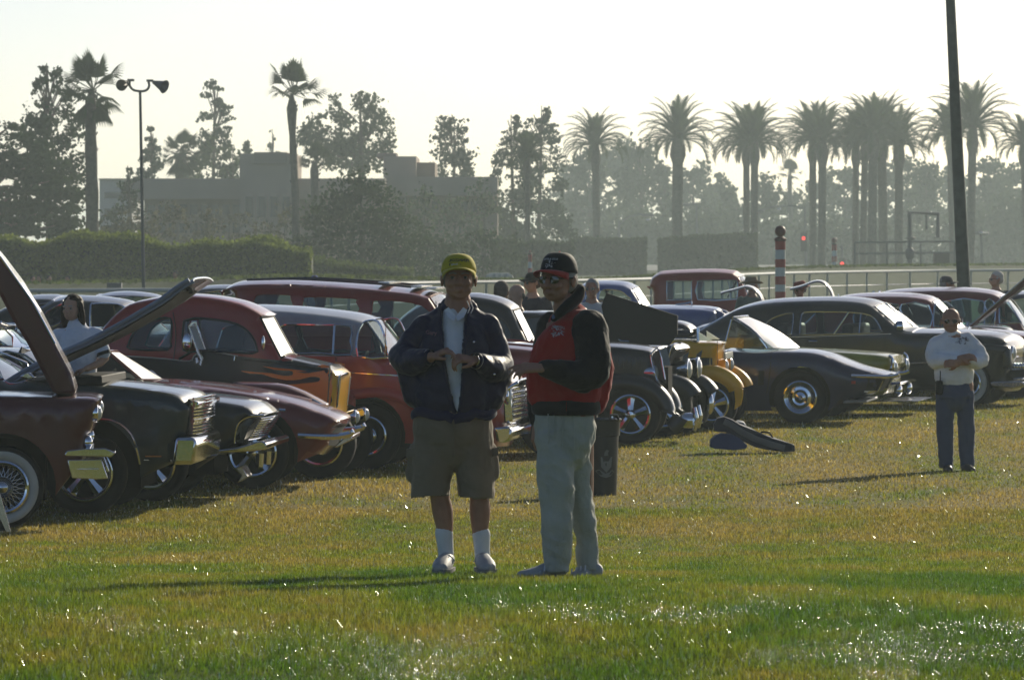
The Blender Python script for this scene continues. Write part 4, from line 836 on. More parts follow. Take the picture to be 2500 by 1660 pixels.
# --- car 3: black coupe with hooked lamps
c = Car('coupe_car', 'black coupe with slanted grille fins, between the grey-green coupe and wine sports car', 360, 51.6, 4, 1.8)
wx = wline(c, (365, -440), (.33, .33), (.41, .38))
c.body([('n', 'p', [(-660, 1130), (-665, 1000), (-640, 975), (-420, 960)]), ('c', 'b', [(-420, 960), (-300, 890), (-230, 862)]), ('c', 'p', [(-230, 862), (-120, 850), (20, 848), (75, 853)]),
        ('c', 'g', [(75, 853), (150, 905), (185, 935)]), ('c', 'p', [(185, 935), (300, 945)]+Z2([(430, 855), (600, 865), (760, 885), (880, 908), (940, 942), (985, 985)])),
        ('c', 'p', Z2([(990, 992), (960, 1010), (900, 1018)])), ('n', 'd', Z2([(890, 1020), (830, 1060), (800, 1180)])), ('n', 'p', Z2([(800, 1190), (720, 1230), (640, 1290)]))],
       wx, [BLACKP], zb=.28, r=.12, crown=.035, belt=.95, tumble=.4,
       holes=[[(-200, 935), (-170, 875), (-40, 866), (-30, 935)], [(-15, 935), (-25, 866), (60, 868), (130, 938)]])
c.wheels((365, -440), .33, 'mag', False, .12)
q = Z2([(735, 1195), (740, 1130), (765, 1060), (820, 1022), (890, 1012), (930, 1015)])
c.tube('lamp_hood', q, CHROME, .012, c.n+.02, both=True)
c.side('lamp_recess', Z2([(745, 1190), (748, 1130), (772, 1068), (822, 1032), (880, 1024), (830, 1090), (790, 1190)]), mat('lamp_recess_grey', (.11, .125, .115), .35), .006, k=1)
c.bars('grille_bar', Z2([(900-k*9.5, 1035+k*15.5) for k in range(10)]), c.n+.12, -c.n-.12, .008, CHROME, .05)
c.prism('bumper', Z2([(600, 1240), (760, 1222), (860, 1190), (920, 1178), (950, 1195), (945, 1235), (860, 1245), (740, 1252), (610, 1255)]), CHROME, c.n-.03, -c.n+.03, bevel=.025)
c.tube('bumper_guard', Z2([(905, 1262, -.3), (900, 1350, -.3)]), CHROME, .035, k=1, both=True)
c.prism('licence_bracket', Z2([(755, 1350), (800, 1340), (840, 1410), (770, 1450), (800, 1400)]), CHROME_D, -.2, .2, plane='c', bevel=.006)

# --- car 4: wine sports car
c = Car('sports_car', 'wine red sports convertible with long pointed bonnet, bright wiper chrome and slim split bumper', 615, 54.2, 2, 1.78)
wx = wline(c, (615, -40), (.335, .335), (.43, .4))
c.body([('n', 'p', [(-270, 1110), (-300, 1010), (-250, 960), (-60, 945), (140, 940)]), ('c', 'p', [(140, 940), (255, 935), (345, 930)]),
        ('c', 'p', [(345, 929)]+Z2([(270, 766), (600, 790), (800, 815), (1000, 850), (1200, 895), (1300, 930), (1400, 965), (1470, 1000)])),
        ('c', 'p', Z2([(1495, 1025), (1490, 1060), (1440, 1090)])), ('n', 'd', Z2([(1430, 1095), (1400, 1140), (1380, 1200)])), ('n', 'p', Z2([(1370, 1230), (1300, 1290)]))],
       wx, [WINE], zb=.25, r=.14, crown=.04)
c.sheet('fender_bulge', Z2([(700, 800), (1000, 812), (1150, 855), (1260, 910), (1330, 950)]), WINE, -c.n, -c.n-.5, 'c', .1, .01, 4)
c.wheels((615, -40), .335, 'mag', False, .12)
c.tube('bumper', Z2([(1155, 1143), (1300, 1150), (1420, 1148), (1505, 1130), (1500, 1110)]), CHROME, .03, c.n-.01, both=True)
c.prism('grille_mouth', Z2([(1440, 1170), (1500, 1150), (1500, 1180), (1400, 1230), (1380, 1225)]), CHROME_D, c.n+.25, -c.n-.25, bevel=.01)
c.tube('nose_strip', Z2([(1250, 905), (1330, 950), (1400, 985), (1450, 1010)]), CHROME, .012, 0)
wp = Z2([(120, 760), (150, 728), (190, 760), (215, 775)])
c.tube('wiper', [(p[0], p[1]) for p in wp], CHROME, .012, -.25, both=True); c.tube('wiper', Z2([(110, 770), (160, 750), (210, 790)]), CHROME, .015, -.1, both=True)
b = MB()
pa, pb, pc, pd = c.P((262, 858), -.62), c.P((345, 928), -.62), c.P((345, 928), .62), c.P((262, 858), .62)
top = [pa.lerp(pd, k/8)+Vector((.10*(1-(k/4-1)**2), 0, 0)) for k in range(9)]; bot = [pb.lerp(pc, k/8)+Vector((.22*(1-(k/4-1)**2), 0, 0)) for k in range(9)]
b.add(top+bot, [(k, k+1, k+10, k+9) for k in range(8)]); o = b.build('windshield', GLARE, c.root)
b = MB(); b.tube(top, .016, 6); b.tube(bot, .016, 6); b.tube([top[0], bot[0]], .018, 6); b.tube([top[-1], bot[-1]], .018, 6); b.build('windshield_frame', WINE, o)
c.seats([c.X(60)], .85, .35); c.steering(c.X(225), .35, .92)
c.prism('dashboard', [(235, 915), (345, 928), (345, 960), (240, 960)], BLACK, c.n+.15, -c.n-.15, bevel=.03)

# --- car 5: red and black flamed coupe
c = Car('hot_rod', 'red-topped black hot rod coupe with orange flames and louvres on its bonnet', 780, 56.6, 5, 1.62)
cw = 1.22
belt = Z2([(-140, 625), (0, 625), (260, 640), (420, 655), (455, 620), (500, 592), (560, 588), (740, 620), (900, 640), (1010, 650)])
bl = [c.P(p) for p in belt]; bx_ = [p.x for p in bl]; bz_ = [p.z for p in bl]
xg = c.X(803)
def mf5(x, z):
    if x > xg: return 2
    return 1 if (z > np.interp(x, bx_, bz_)) else 0
c.body([('c', 'p', [(225, 1060), (215, 960), (222, 885)]), ('c', 'p', Z1([(510, 620), (560, 500), (640, 390), (740, 310)])+Z2([(260, 225)])+Z2([(330, 213), (420, 207), (520, 209), (650, 222), (800, 252), (900, 292)])), ('c', 'p', Z2([(975, 335), (985, 352)])),
        ('c', 'g', Z2([(962, 358), (1090, 600)])), ('c', 'p', Z2([(1100, 606), (1250, 640), (1375, 668)])), ('c', 'p', Z2([(1400, 672), (1440, 700), (1472, 728)])), ('c', '2', Z2([(1478, 745), (1455, 960)])+[(835, 1050)])],
       [], [BLACKP, REDP, YELLOWP], zb=.36, r=.07, crown=.02, W=cw, matf=mf5, belt=1.25, tumble=.18, under=False, glassmat=GLARE, trim=RUBSEAL,
       lines=[belt, Z2([(1363, 680), (1345, 960)])],
       holes=[Z2([(45, 545), (80, 455), (150, 400), (235, 372), (318, 372), (328, 450), (322, 520), (305, 578), (60, 572)]), Z2([(408, 390), (460, 372), (520, 370), (700, 392), (800, 430), (860, 490), (890, 560), (865, 602), (545, 582), (410, 582)])])
c.Y0 = c.Y
c.side('pinstripe', Z2([(-120, 622), (0, 622), (260, 640), (420, 655), (450, 622), (500, 590), (560, 590), (740, 622)]), CREAM, .002, rad=.006)
for fl in [
  [(905, 690), (1000, 700), (1080, 712), (1180, 735), (1250, 728), (1340, 712), (1345, 700), (1250, 700), (1352, 690), (1350, 960), (1200, 960), (1160, 880), (1120, 850), (1030, 820), (960, 800), (1080, 810), (1200, 800), (1275, 790), (1280, 765), (1220, 760), (1150, 778), (1060, 782), (960, 762), (900, 742), (820, 738), (760, 720), (860, 728), (960, 735), (1040, 752), (1100, 748), (1100, 722), (1040, 718), (980, 712)],
  [(960, 700), (1020, 702), (1120, 712), (1200, 725), (1120, 722), (1040, 712)], [(920, 795), (980, 812), (1040, 835), (1000, 835), (960, 820)]]:
    c.side('flame', Z2(fl), ORANGE, .003, k=2)
for k in range(26):
    x = 795+k*19.5; y = 636+k*1.95
    for j in range(3):
        p = c.P(Z2([(x+4*j, y+6*j-3)])[0], -cw/2+.06-.03*j); b = MB(); b.ell((p.x, -abs(p.y), p.z+.0), (.026, .012, .007), None, 8, 5); b.build('louvre', BLACKP, c.root)
c.tube('bonnet_seam', Z2([(740, 620), (735, 650)]), CHROME, .008, -cw/2-.005)
c.tube('grille_shell_trim', Z2([(1366, 684), (1363, 760), (1352, 930)]), CHROME, .007, -cw/2-.004)
c.prism('grille', Z2([(1400, 770), (1470, 760), (1448, 955), (1400, 955)]), BLACK, -cw/2+.12, cw/2-.12, plane='c', bevel=.01)
c.tube('grille_surround', Z2([(1412, 950, -cw/2+.06), (1425, 780, -cw/2+.06), (1440, 745, -cw/2+.1), (1478, 735, -.2), (1478, 735, .2), (1440, 745, cw/2-.1), (1412, 950, cw/2-.06)]), CHROME, .014, k=2)
c.ball('door_mirror', Z2([(925, 535)])[0], (.02, .03, .075), CHROME, -cw/2-.06)
b = MB()
wa = [c.P(p, -cw/2-.16) for p in Z2([(436, 425), (484, 415), (545, 575), (490, 580)])]; b.prism(wa, (0, .012, 0)); o = b.build('wind_wing', GLARE, c.root)
b = MB(); b.tube(wa+[wa[0]], .012, 6, False); b.tube([c.P(p, -cw/2-.16) for p in Z2([(490, 580), (520, 640), (512, 680), (490, 665), (488, 630)])], .02, 6); b.tube([c.P(p, -cw/2-.16) for p in Z2([(440, 425), (460, 400), (485, 398), (485, 415)])], .02, 6); b.build('wing_frame', CHROME, o)
c.ball('lamp', Z2([(424, 530)])[0], (.05, .03, .09), CHROME, -cw/2-.12)
c.tube('drip_rail', Z2([(330, 330), (350, 470), (335, 640)]), MAROON, .006, -cw/2-.002); c.tube('belt_arm', Z2([(370, 640), (410, 615), (440, 598)]), BLACK, .012, -cw/2-.03)
c.wheels((780, 150), .35, 'ring', False, .06, W=1.62)
b = MB(); b.tube([(c.X(780), -.72, .35), (c.X(780)+.02, 0, .27), (c.X(780), .72, .35)], .035, 8); b.tube([(c.X(150), -.72, .35), (c.X(150), .72, .35)], .05, 8)
b.box(((c.X(830)+c.X(150))/2, 0, .42), (c.X(830)-c.X(150), .8, .12)); b.build('axles', UNDER, c.root)
c.sheet('rear_fender', [(60, 1130), (70, 1050), (110, 1005), (160, 998), (215, 1020), (245, 1090)], BLACKP, c.n, -c.n, 'n', .05, .02, 4)
c.headlight((862, 1018), .07, -.42, .1); c.seats([c.X(330)], 1.1, .4, 1.3)
c.prism('spreader_bar', Z2([(1480, 1030), (1500, 1040), (1545, 1090), (1530, 1095)]), CHROME, -.42, -.38, plane=-.4, bevel=.003)

# --- car 6: coral sedan with silver roof
c = Car('sedan_car', 'coral red sedan with silver roof and bulging fender, behind the flamed hot rod', 893, 58.8, 6, 1.85)
wx = wline(c, (893, 215), (.34, .34), (.40, .4))
beltz = c.P((714, 868)).z
c.body([('n', 'p', [(-20, 1090), (-30, 960), (10, 905), (200, 885), (380, 880)]), ('c', 'b', [(380, 880), (440, 790), (470, 768)]),
        ('c', '1', [(470, 768), (520, 750)]+Z2([(860, 277), (1100, 284), (1250, 294), (1400, 310), (1520, 325), (1620, 345)])), ('c', 'g', Z2([(1690, 372), (1795, 512), (1865, 635)])),
        ('c', 'p', Z2([(1880, 645)])+[(1040, 882), (1120, 888), (1200, 896), (1250, 906)]), ('c', 'p', [(1262, 912), (1270, 930)]), ('n', 'k', [(1236, 940), (1240, 1030)]), ('n', 'p', [(1236, 1040), (1220, 1095)])],
       wx, [CORAL, SILVERP], zb=.27, r=.14, crown=.05, belt=beltz, tumble=.32, matf=lambda x, z: 1 if z > beltz and x < c.X(925) else 0, lines=[[(200, 885), (714, 868), (950, 880)]], glassmat=SHIELD,
       holes=[Z2([(1025, 440), (1060, 416), (1110, 410), (1300, 414), (1500, 425), (1505, 520), (1508, 612), (1300, 600), (1060, 590)]), Z2([(1552, 470), (1575, 405), (1620, 385), (1680, 390), (1715, 450), (1735, 520), (1745, 600), (1740, 628), (1560, 620)]), Z2([(620, 600), (650, 470), (700, 420), (960, 412), (985, 450), (975, 590)])])
c.wheels((893, 215), .34, 'cap', False, .12)
c.side('window_divider', Z2([(1388, 420), (1385, 605)]), CHROME, 0, rad=.012, k=1); c.side('window_post', Z2([(1520, 420), (1530, 615)]), SILVERP, .0, rad=.022, k=1)
c.side('belt_moulding', Z2([(1480, 728), (1700, 742), (1850, 752)])+[(1100, 925)], CHROME, 0, rad=.01)
c.sheet('fender', [(835, 1075), (842, 1000), (847, 955), (875, 947), (929, 943), (975, 952), (1030, 985), (1070, 1040)], CORAL, c.n-.05, c.n+.3, 'n', .06, .012, 4, skirt=.05)
c.sheet('bonnet_lip', [(1150, 960), (1206, 957), (1235, 953), (1262, 935), (1282, 925)], CHROME, c.n+.1, -c.n-.1, 'c', .03, .03, 4)
c.prism('grille', [(1225, 950), (1243, 945), (1247, 1030), (1230, 1036)], CHROME, c.n+.15, -c.n-.15, bevel=.02)
c.bars('grille_bar', [(1247, 952+k*12) for k in range(7)], c.n+.2, -c.n-.2, .012, CHROME, .04)
c.prism('bumper', [(1205, 1042), (1240, 1040), (1252, 1048), (1250, 1072), (1235, 1081), (1213, 1078)], CHROME, c.n-.04, -c.n+.04, bevel=.05)
c.headlight((1236, 968), .1, c.n+.22, .1); c.seats([c.X(760), c.X(560)], 1.1, .4)
c.steering(c.X(835), .4, 1.0)
c.tube('antenna', Z2([(1728, 640), (1735, 430)]), CHROME, .004, c.n-.01, k=1)

c.side('door_gap', [(820, 872), (822, 930), (810, 1000)], BLACK, .0, rad=.005); c.side('door_gap', [(540, 872), (542, 960), (548, 1080)], BLACK, 0, rad=.005); c.side('bonnet_gap', [(958, 884), (1100, 900), (1230, 915)], BLACK, .0, rad=.004)
for x in (640, 790): c.tube('door_handle', [(x, 915), (x+18, 916)], CHROME, .012, c.n-.03, k=1)
# --- car 7: long dark red carryall
c = Car('panel_van', 'long dark red 1940s carryall wagon with three side windows, behind the silver-roofed sedan', 1150, 62.3, 6, 1.85)
wx = wline(c, (1345, 640), (.35, .35), (.42, .42))
c.body([('n', 'p', [(560, 1070), (556, 900), (552, 800)]+Z2([(695, 225)])), ('c', 'p', Z2([(697, 222), (712, 172), (755, 137), (850, 116), (1100, 110), (1400, 124), (1700, 145), (1890, 165)])+[(1040, 706)]), ('c', 'g', [(1075, 716), (1095, 745), (1140, 828)]),
        ('c', 'p', [(1142, 831), (1230, 833), (1300, 838), (1365, 850), (1392, 880)]), ('c', 'k', [(1398, 900), (1395, 1010)]), ('c', 'p', [(1395, 1020), (1390, 1075)])],
       wx, [DKRED], zb=.3, r=.13, crown=.05, belt=1.3, tumble=.12, trim=DKRED,
       holes=[Z2([(862, 262), (880, 222), (925, 209), (1095, 213), (1115, 235), (1118, 330), (866, 330)]), Z2([(1185, 300), (1195, 240), (1232, 226), (1525, 236), (1548, 262), (1550, 350), (1186, 350)]), Z2([(1648, 320), (1652, 262), (1690, 248), (1900, 262)])+[(1052, 760), (1060, 825), (912, 815)]])
c.side('roof_rail', Z2([(800, 118), (1100, 112), (1400, 126), (1700, 147), (1890, 166)]), NAVY, -.1, rad=.012)
for x in (870, 1030, 1120):
    p = c.P((x, 690), 0); 
b = MB()
for (x0, x1, y_) in ((935, 962, 690), (1012, 1040, 699), (1050, 1076, 703)):
    p, q = c.P((x0, y_-1), -.1), c.P((x1, y_+1), -.1); b.box(((p.x+q.x)/2, 0, (p.z+q.z)/2), (q.x-p.x, 1.0, .02))
b.build('roof_vents', CHROME_D, c.root)
c.wheels((1345, 640), .35, 'cap', False, .14); c.headlight((1385, 930), .1, c.n+.2, .15); c.seats([c.X(930), c.X(760), c.X(640)], 1.25, .4)
c.prism('bumper', [(1392, 1035), (1405, 1035), (1408, 1062), (1392, 1062)], CHROME, c.n, -c.n, bevel=.02)

for x in (905, 1062): c.side('door_gap', [(x, 735), (x+2, 800), (x+3, 880)], BLACK, .0, rad=.005)
c.side('belt_moulding', [(600, 822), (900, 822), (1140, 832), (1350, 850)], DKRED, .0, rad=.012)
# --- car 8: black 1930s coupe
c = Car('coupe_car', 'black 1930s coupe with rounded fenders and five-spoke wheel, behind the red-jacketed man', 1538, 66.0, 4.5, 1.72)
cw = 1.3
c.body([('c', 'p', [(930, 1010), (915, 900), (960, 800), (1020, 745), (1085, 722)]+Z3([(790, 422), (900, 430), (1000, 450), (1080, 480), (1140, 520)])), ('c', 'g', Z3([(1152, 545), (1262, 768)])), ('c', 'p', [(1305, 832), (1400, 834), (1483, 834), (1543, 838), (1591, 845)]), ('c', 'p', [(1606, 853), (1611, 866)]), ('c', 'd', [(1612, 872), (1626, 932)]), ('c', 'p', [(1628, 940), (1618, 1000)])],
       [], [BLACKP], zb=.36, r=.12, crown=.04, W=cw, belt=1.15, tumble=.2, under=False, glassmat=GLARE,
       holes=[Z3([(860, 780), (900, 620), (990, 612), (1040, 640), (1075, 690), (1090, 780)]), Z3([(640, 780), (660, 640), (740, 600), (840, 605), (835, 780)])], trim=RUBSEAL)
b = c.side('grille_panel', Z5([(595, 800), (600, 765), (640, 738), (662, 742), (705, 965), (690, 990), (640, 960)]), mat('grille_grey', (.15, .165, .16), .3, .6), .008, k=2)
c.tube('grille_shell', Z5([(640, 970), (605, 860), (592, 790), (600, 760), (655, 735), (700, 960)]), CHROME, .010, -cw/2-.01)
c.fender(Z5([(120, 1180), (150, 1040), (190, 960), (240, 935), (350, 919), (450, 925), (550, 950), (650, 1000), (720, 1070), (762, 1150), (768, 1225), (700, 1290)]), BLACKP, .38, .12)
c.fender([(960, 1060), (985, 960), (1040, 915), (1110, 925), (1160, 985), (1180, 1050)], BLACKP, .36, .12)
c.prism('running_board', [(1180, 1045), (1460, 1045), (1460, 1058), (1180, 1058)], BLACKP, c.n, c.n+.25, bevel=.01)
c.wheels((1538, 1060), .34, 'mag', False, .14)
b = MB(); b.box(((c.X(1600)+c.X(1000))/2, 0, .42), (c.X(1600)-c.X(1000), 1.1, .35)); b.box((c.X(1530), 0, .62), (.9, .9, .5)); b.build('underbody', UNDER, c.root, smooth=False)
c.headlight((1594, 910), .095, c.n+.28, .17); c.seats([c.X(1060)], 1.15, .4, 1.4)
b = MB(); p = c.P((1652, 1026), c.n+.1); q = c.P((1692, 1026), c.n+.1)
b.tube([p, p.lerp(q, .15), p.lerp(q, .5), p.lerp(q, .85), q], [.02, .055, .085, .09, .085], 16); b.build('bumper_end', CHROME, c.root)
for dy in (.0, .9):
    b = MB(); z0, z1 = c.P((1690, 1052)).z, c.P((1690, 996)).z; x = c.X(1692); b.tube([(x, c.n+.2+dy, z0), (x+.03, c.n+.2+dy, (z0+z1)/2), (x, c.n+.2+dy, z1)], [(.03, .03), (.05, .035), (.03, .03)], 10); b.build('bumper_guard', CHROME, c.root)
c.tube('bumper', [(1690, 1026, c.n+.1), (1700, 1028, -.3), (1700, 1028, .3), (1690, 1026, -c.n-.1)], CHROME, .03)

c.side('bonnet_gap', [(1300, 850), (1480, 852), (1590, 862)], mat('gap_black', (.004, .004, .004), .9), .0, rad=.005)
for k in range(14): c.tube('bonnet_louvre', [(1420+k*11, 872), (1423+k*11, 900)], BLACKP, .006, -cw/2-.002, k=1)
c.side('door_gap', [(1225, 790), (1232, 900), (1230, 990)], mat('gap_black', (.004, .004, .004), .9), 0, rad=.005)
# --- car 9: black hot rod with propped side panel
c = Car('hot_rod', 'black hot rod with tall dark bonnet panel propped up and two big chrome headlights', 1650, 68.7, 11, 1.66)
cw = 1.15
c.body([('c', 'p', [(1150, 1000), (1140, 880), (1180, 790), (1260, 760), (1390, 760)]), ('c', 'g', [(1390, 762), (1440, 838)]), ('c', 'p', [(1445, 840), (1540, 845), (1618, 840)]), ('c', 'p', Z5([(735, 735), (762, 690), (800, 677), (835, 690), (858, 722)])), ('c', 'd', Z5([(850, 745), (815, 780), (805, 830), (800, 930)])), ('c', 'p', Z5([(800, 940), (800, 1100)]))],
       [], [BLACKP], zb=.36, r=.08, crown=.02, W=cw, under=False, belt=1.1, tumble=.15, holes=[[(1255, 840), (1265, 780), (1375, 778), (1400, 840)]], trim=RUBSEAL)
c.prism('propped_bonnet_panel', Z5([(185, 400), (222, 300), (770, 475), (770, 620), (705, 705), (420, 700), (240, 690)]), mat('matt_black_panel', (.012, .013, .014), .8, bmp=(5, .2, .01)), c.n+.25, c.n+.29, plane='n', bevel=.006)
c.tube('panel_latch', Z5([(345, 655), (370, 668), (425, 672)]), CHROME, .012, c.n+.2)
c.tube('grille_shell', Z5([(722, 905), (730, 800), (745, 730), (768, 690)]), CHROME, .008, -cw/2-.004)
c.side('grille_panel', Z5([(800, 825), (806, 785), (830, 765), (850, 750), (835, 830)]), mat('grille_grey', (.15, .165, .16), .3, .6), .006, k=1, yv=cw/2-.08)
c.prism('shell_cap', Z5([(770, 680), (800, 672), (835, 680), (830, 690), (775, 690)]), CHROME, -.08, .08, plane='c', bevel=.004)
c.fender(ZF([(180, 760), (230, 560), (330, 420), (480, 350), (600, 355), (665, 372), (800, 410), (950, 470), (1060, 550), (1130, 630), (1175, 700)]), BLACKP, .34, .13)
c.fender([(1150, 1040), (1180, 960), (1240, 930), (1310, 960), (1330, 1040)], BLACKP, .34, .12)
c.wheels((1618, 1240), .33, 'mag', False, .12)
b = MB(); b.box(((c.X(1660)+c.X(1200))/2, 0, .45), (c.X(1660)-c.X(1200), .9, .25)); b.tube([(c.X(1618), -.7, .33), (c.X(1618), .7, .33)], .04, 8); b.box((c.X(1560), 0, .72), (.8, .6, .4)); b.build('frame_and_engine', UNDER, c.root, smooth=False)
c.headlight((1676, 902), .125, -.37, .2, both=True)
for k, yy in enumerate((1012, 1021, 1030)): c.tube('bumper_rail', [(1690, yy+2, c.n+.05), (1706, yy+1, -.3), (1716, yy, .3), (1712, yy, -c.n-.02)], CHROME, .017)
c.ball('fender_lamp', (1733, 985), (.05, .06, .13), CHROME, -c.n-.2); c.seats([c.X(1280)], 1.1, .35, 1.3)

# --- car 10: yellow roadster
c = Car('roadster_car', 'yellow 1930s roadster with cycle fenders and low chrome windscreen frame', 1736, 71.2, 7, 1.62)
cw = 1.12
c.body([('c', 'p', [(1360, 985), (1350, 890), (1400, 845), (1480, 838), (1560, 836)]), ('c', 'p', ZC([(0, 1330), (330, 1330), (700, 1345), (760, 1365), (1050, 1368), (1130, 1375)])), ('c', 'p', ZC([(1180, 1385), (1205, 1405)])), ('c', 'p', ZC([(1180, 1440), (1160, 1560)])), ('c', 'p', [(1763, 884), (1763, 892), (1762, 900)])],
       [], [YELLOWP], zb=.72, r=.05, crown=.015, W=cw, under=False)
c.prism('engine', Z5([(845, 795), (1050, 800), (1050, 858), (850, 862)]), mat('engine_block', (.035, .033, .03), .5), -cw/2-.01, cw/2+.01, plane='n', bevel=.01)
for k in range(3): c.tube('engine_pipe', Z5([(905+k*30, 800), (905+k*30, 855)]), CHROME_D, .012, -cw/2-.03, k=1)
c.tube('engine_strut', Z5([(1043, 800), (1043, 860)]), CHROME, .01, -cw/2-.02, k=1)
c.side('bonnet_seam', ZC([(1050, 1372), (1050, 1568)])+[(1747, 890)], mat('seam_shadow_gap', (.08, .055, .01), .6), 0, rad=.004, k=1)
c.prism('grille', Z5([(1135, 760), (1150, 760), (1152, 812), (1135, 820)]), mat('grille_pale', (.35, .36, .33), .3), -cw/2+.02, cw/2-.02, plane='n', bevel=.005)
b = MB(); pts = [c.P(q, y) for q, y in ((ZC([(745, 1365)])[0], -.5), (ZC([(742, 1160)])[0], -.5), (ZC([(742, 1160)])[0], .5), (ZC([(745, 1365)])[0], .5))]; b.tube(pts+[pts[0]], .018, 8); o = b.build('windshield_frame', CHROME, c.root)
b = MB(); b.prism(pts, (.006, 0, 0)); b.build('windshield', SHIELD, o)
b = MB(); w0 = [c.P(q, -.52) for q in ZC([(760, 1220), (765, 1365), (990, 1365)])]; b.prism(w0, (0, .01, 0)); b.build('wind_wing', GLARE, c.root); b = MB(); b.prism([Vector((p.x, -p.y, p.z)) for p in w0], (0, .01, 0)); b.build('wind_wing', GLARE, c.root)
c.prism('folded_top', ZC([(250, 1300), (290, 1180), (690, 1168), (700, 1290), (560, 1300)]), NAVY, -.5, .5, plane='c', bevel=.04)
c.sheet('roof_panel', ZC([(250, 1060), (330, 1035), (430, 1032), (560, 1065), (640, 1110), (700, 1170)]), NAVY, -.45, .45, 'c', .06, .02, 3)
c.fender(ZF([(1050, 560), (1090, 360), (1165, 262), (1300, 237), (1400, 236), (1500, 246), (1600, 275), (1700, 325), (1800, 395), (1880, 480), (1930, 560), (1952, 618)]), YELLOWP, .27, .09, skirt=.09)
c.fender([(1410, 985), (1425, 930), (1470, 905), (1520, 925), (1540, 985)], YELLOWP, .3, .1)
for sg in (-1, 1):
    y0 = sg*(-c.n)-sg*.0
    c.prism('fender_apron', ZF([(1795, 580), (1955, 640), (1950, 780), (1920, 915), (1800, 1000), (1815, 860)]), YELLOWP, min(y0, y0-sg*.05), max(y0, y0-sg*.05), bevel=.006) if sg < 0 else None
c.wheels((1737, 1475), .31, 'mag', False, .12); c.headlight((1766, 893), .085, -.38, .16, YELLOWP)
b = MB(); b.box(((c.X(1760)+c.X(1400))/2, 0, .48), (c.X(1760)-c.X(1400), .85, .2)); b.build('frame', UNDER, c.root, smooth=False)

# --- car 11: dark blue sports car
c = Car('sports_car', 'dark blue sports car with wedge nose, glaring windscreen and chrome ringed wheel', 1952, 73.4, 8, 1.75)
wx = wline(c, (1952, 1475), (.335, .335), (.39, .38))
c.body([('n', 'p', [(1300, 960), (1290, 880), (1330, 850), (1500, 845), (1620, 855)]), ('c', 'p', [(1620, 858), (1700, 862), (1771, 853)]), ('n', 'p', [(1771, 851)]+Z6([(400, 604), (560, 596), (700, 598), (800, 605), (900, 630), (1000, 670), (1100, 708), (1200, 735), (1320, 764)])), ('n', 'p', Z6([(1335, 775), (1300, 790), (1285, 800)])), ('n', 'd', Z6([(1280, 805), (1255, 860), (1235, 890)])), ('n', 'p', Z6([(1200, 900), (1100, 945), (1040, 955)]))],
       wx, [BLUEP], zb=.17, r=.16, crown=.03)
c.wheels((1952, 1475), .335, 'rally', False, .12)
c.tube('bumper', Z6([(1060, 778), (1200, 782), (1340, 780), (1385, 765)]), CHROME, .022, c.n-.01, both=True)
c.side('grille_opening', Z6([(1165, 795), (1290, 800), (1240, 882), (1150, 880)]), BLACK, .005, k=1); c.side('grille_trim', Z6([(1145, 885), (1240, 882), (1275, 810)]), CHROME, .002, rad=.008, k=1)
c.side('side_marker', Z6([(1060, 812), (1090, 812), (1088, 832), (1060, 832)]), REDL, .006, k=1)
c.prism('air_dam', Z6([(1010, 948), (1165, 942), (1168, 960), (1000, 964)]), mat('spoiler_grey', (.22, .24, .25), .35), c.n, -c.n, bevel=.01)
pa, pb = c.P((1790, 776), -.5), c.P((1893, 850), -.72); top = []; bot = []
for k in range(13):
    u = k/6-1; top.append(Vector((pa.x+.13*(1-u*u), .5*u, pa.z+.01*(1-u*u)))); bot.append(Vector((pb.x+.34*(1-u*u)-.1, .7*u, pb.z)))
b = MB(); rows = [[t_.lerp(q_, j/5)+Vector((.03*sin(pi*j/5), 0, .03*sin(pi*j/5))) for t_, q_ in zip(top, bot)] for j in range(6)]
b.add([v for r_ in rows for v in r_], [(j*13+k, j*13+k+1, (j+1)*13+k+1, (j+1)*13+k) for j in range(5) for k in range(12)]); o = b.build('windshield', GLARE, c.root)
b = MB(); b.tube(top, .02, 6); b.tube([r_[0] for r_ in rows], .016, 6); b.tube([r_[-1] for r_ in rows], .016, 6); b.build('windshield_frame', CHROME, o)
b = MB(); sw = [c.P(q, -.66) for q in [(1786, 781), (1771, 838), (1768, 850), (1890, 850), (1800, 785)]]; b.prism(sw, (0, .008, 0)); b.build('side_window', GLASS, c.root); b = MB(); b.prism([Vector((p.x, -p.y, p.z)) for p in sw], (0, .008, 0)); b.build('side_window', GLASS, c.root)
b = MB(); b.tube([sw[0], sw[1], sw[2]], .012, 6); b.build('window_post', CHROME, c.root); c.seats([c.X(1700)], .9, .35); c.steering(c.X(1780), .35, 1.0)

c.side('bonnet_gap', [(1882, 862), (1880, 905), (1872, 960)], mat('gap_black', (.004, .004, .004), .9), 0, rad=.005); c.side('fender_vent', [(1852, 905), (1866, 905), (1864, 940), (1850, 940)], BLACK, .004, k=1); c.tube('wiper', [(1900, 848), (1870, 832)], BLACK, .01, -.2, k=1)
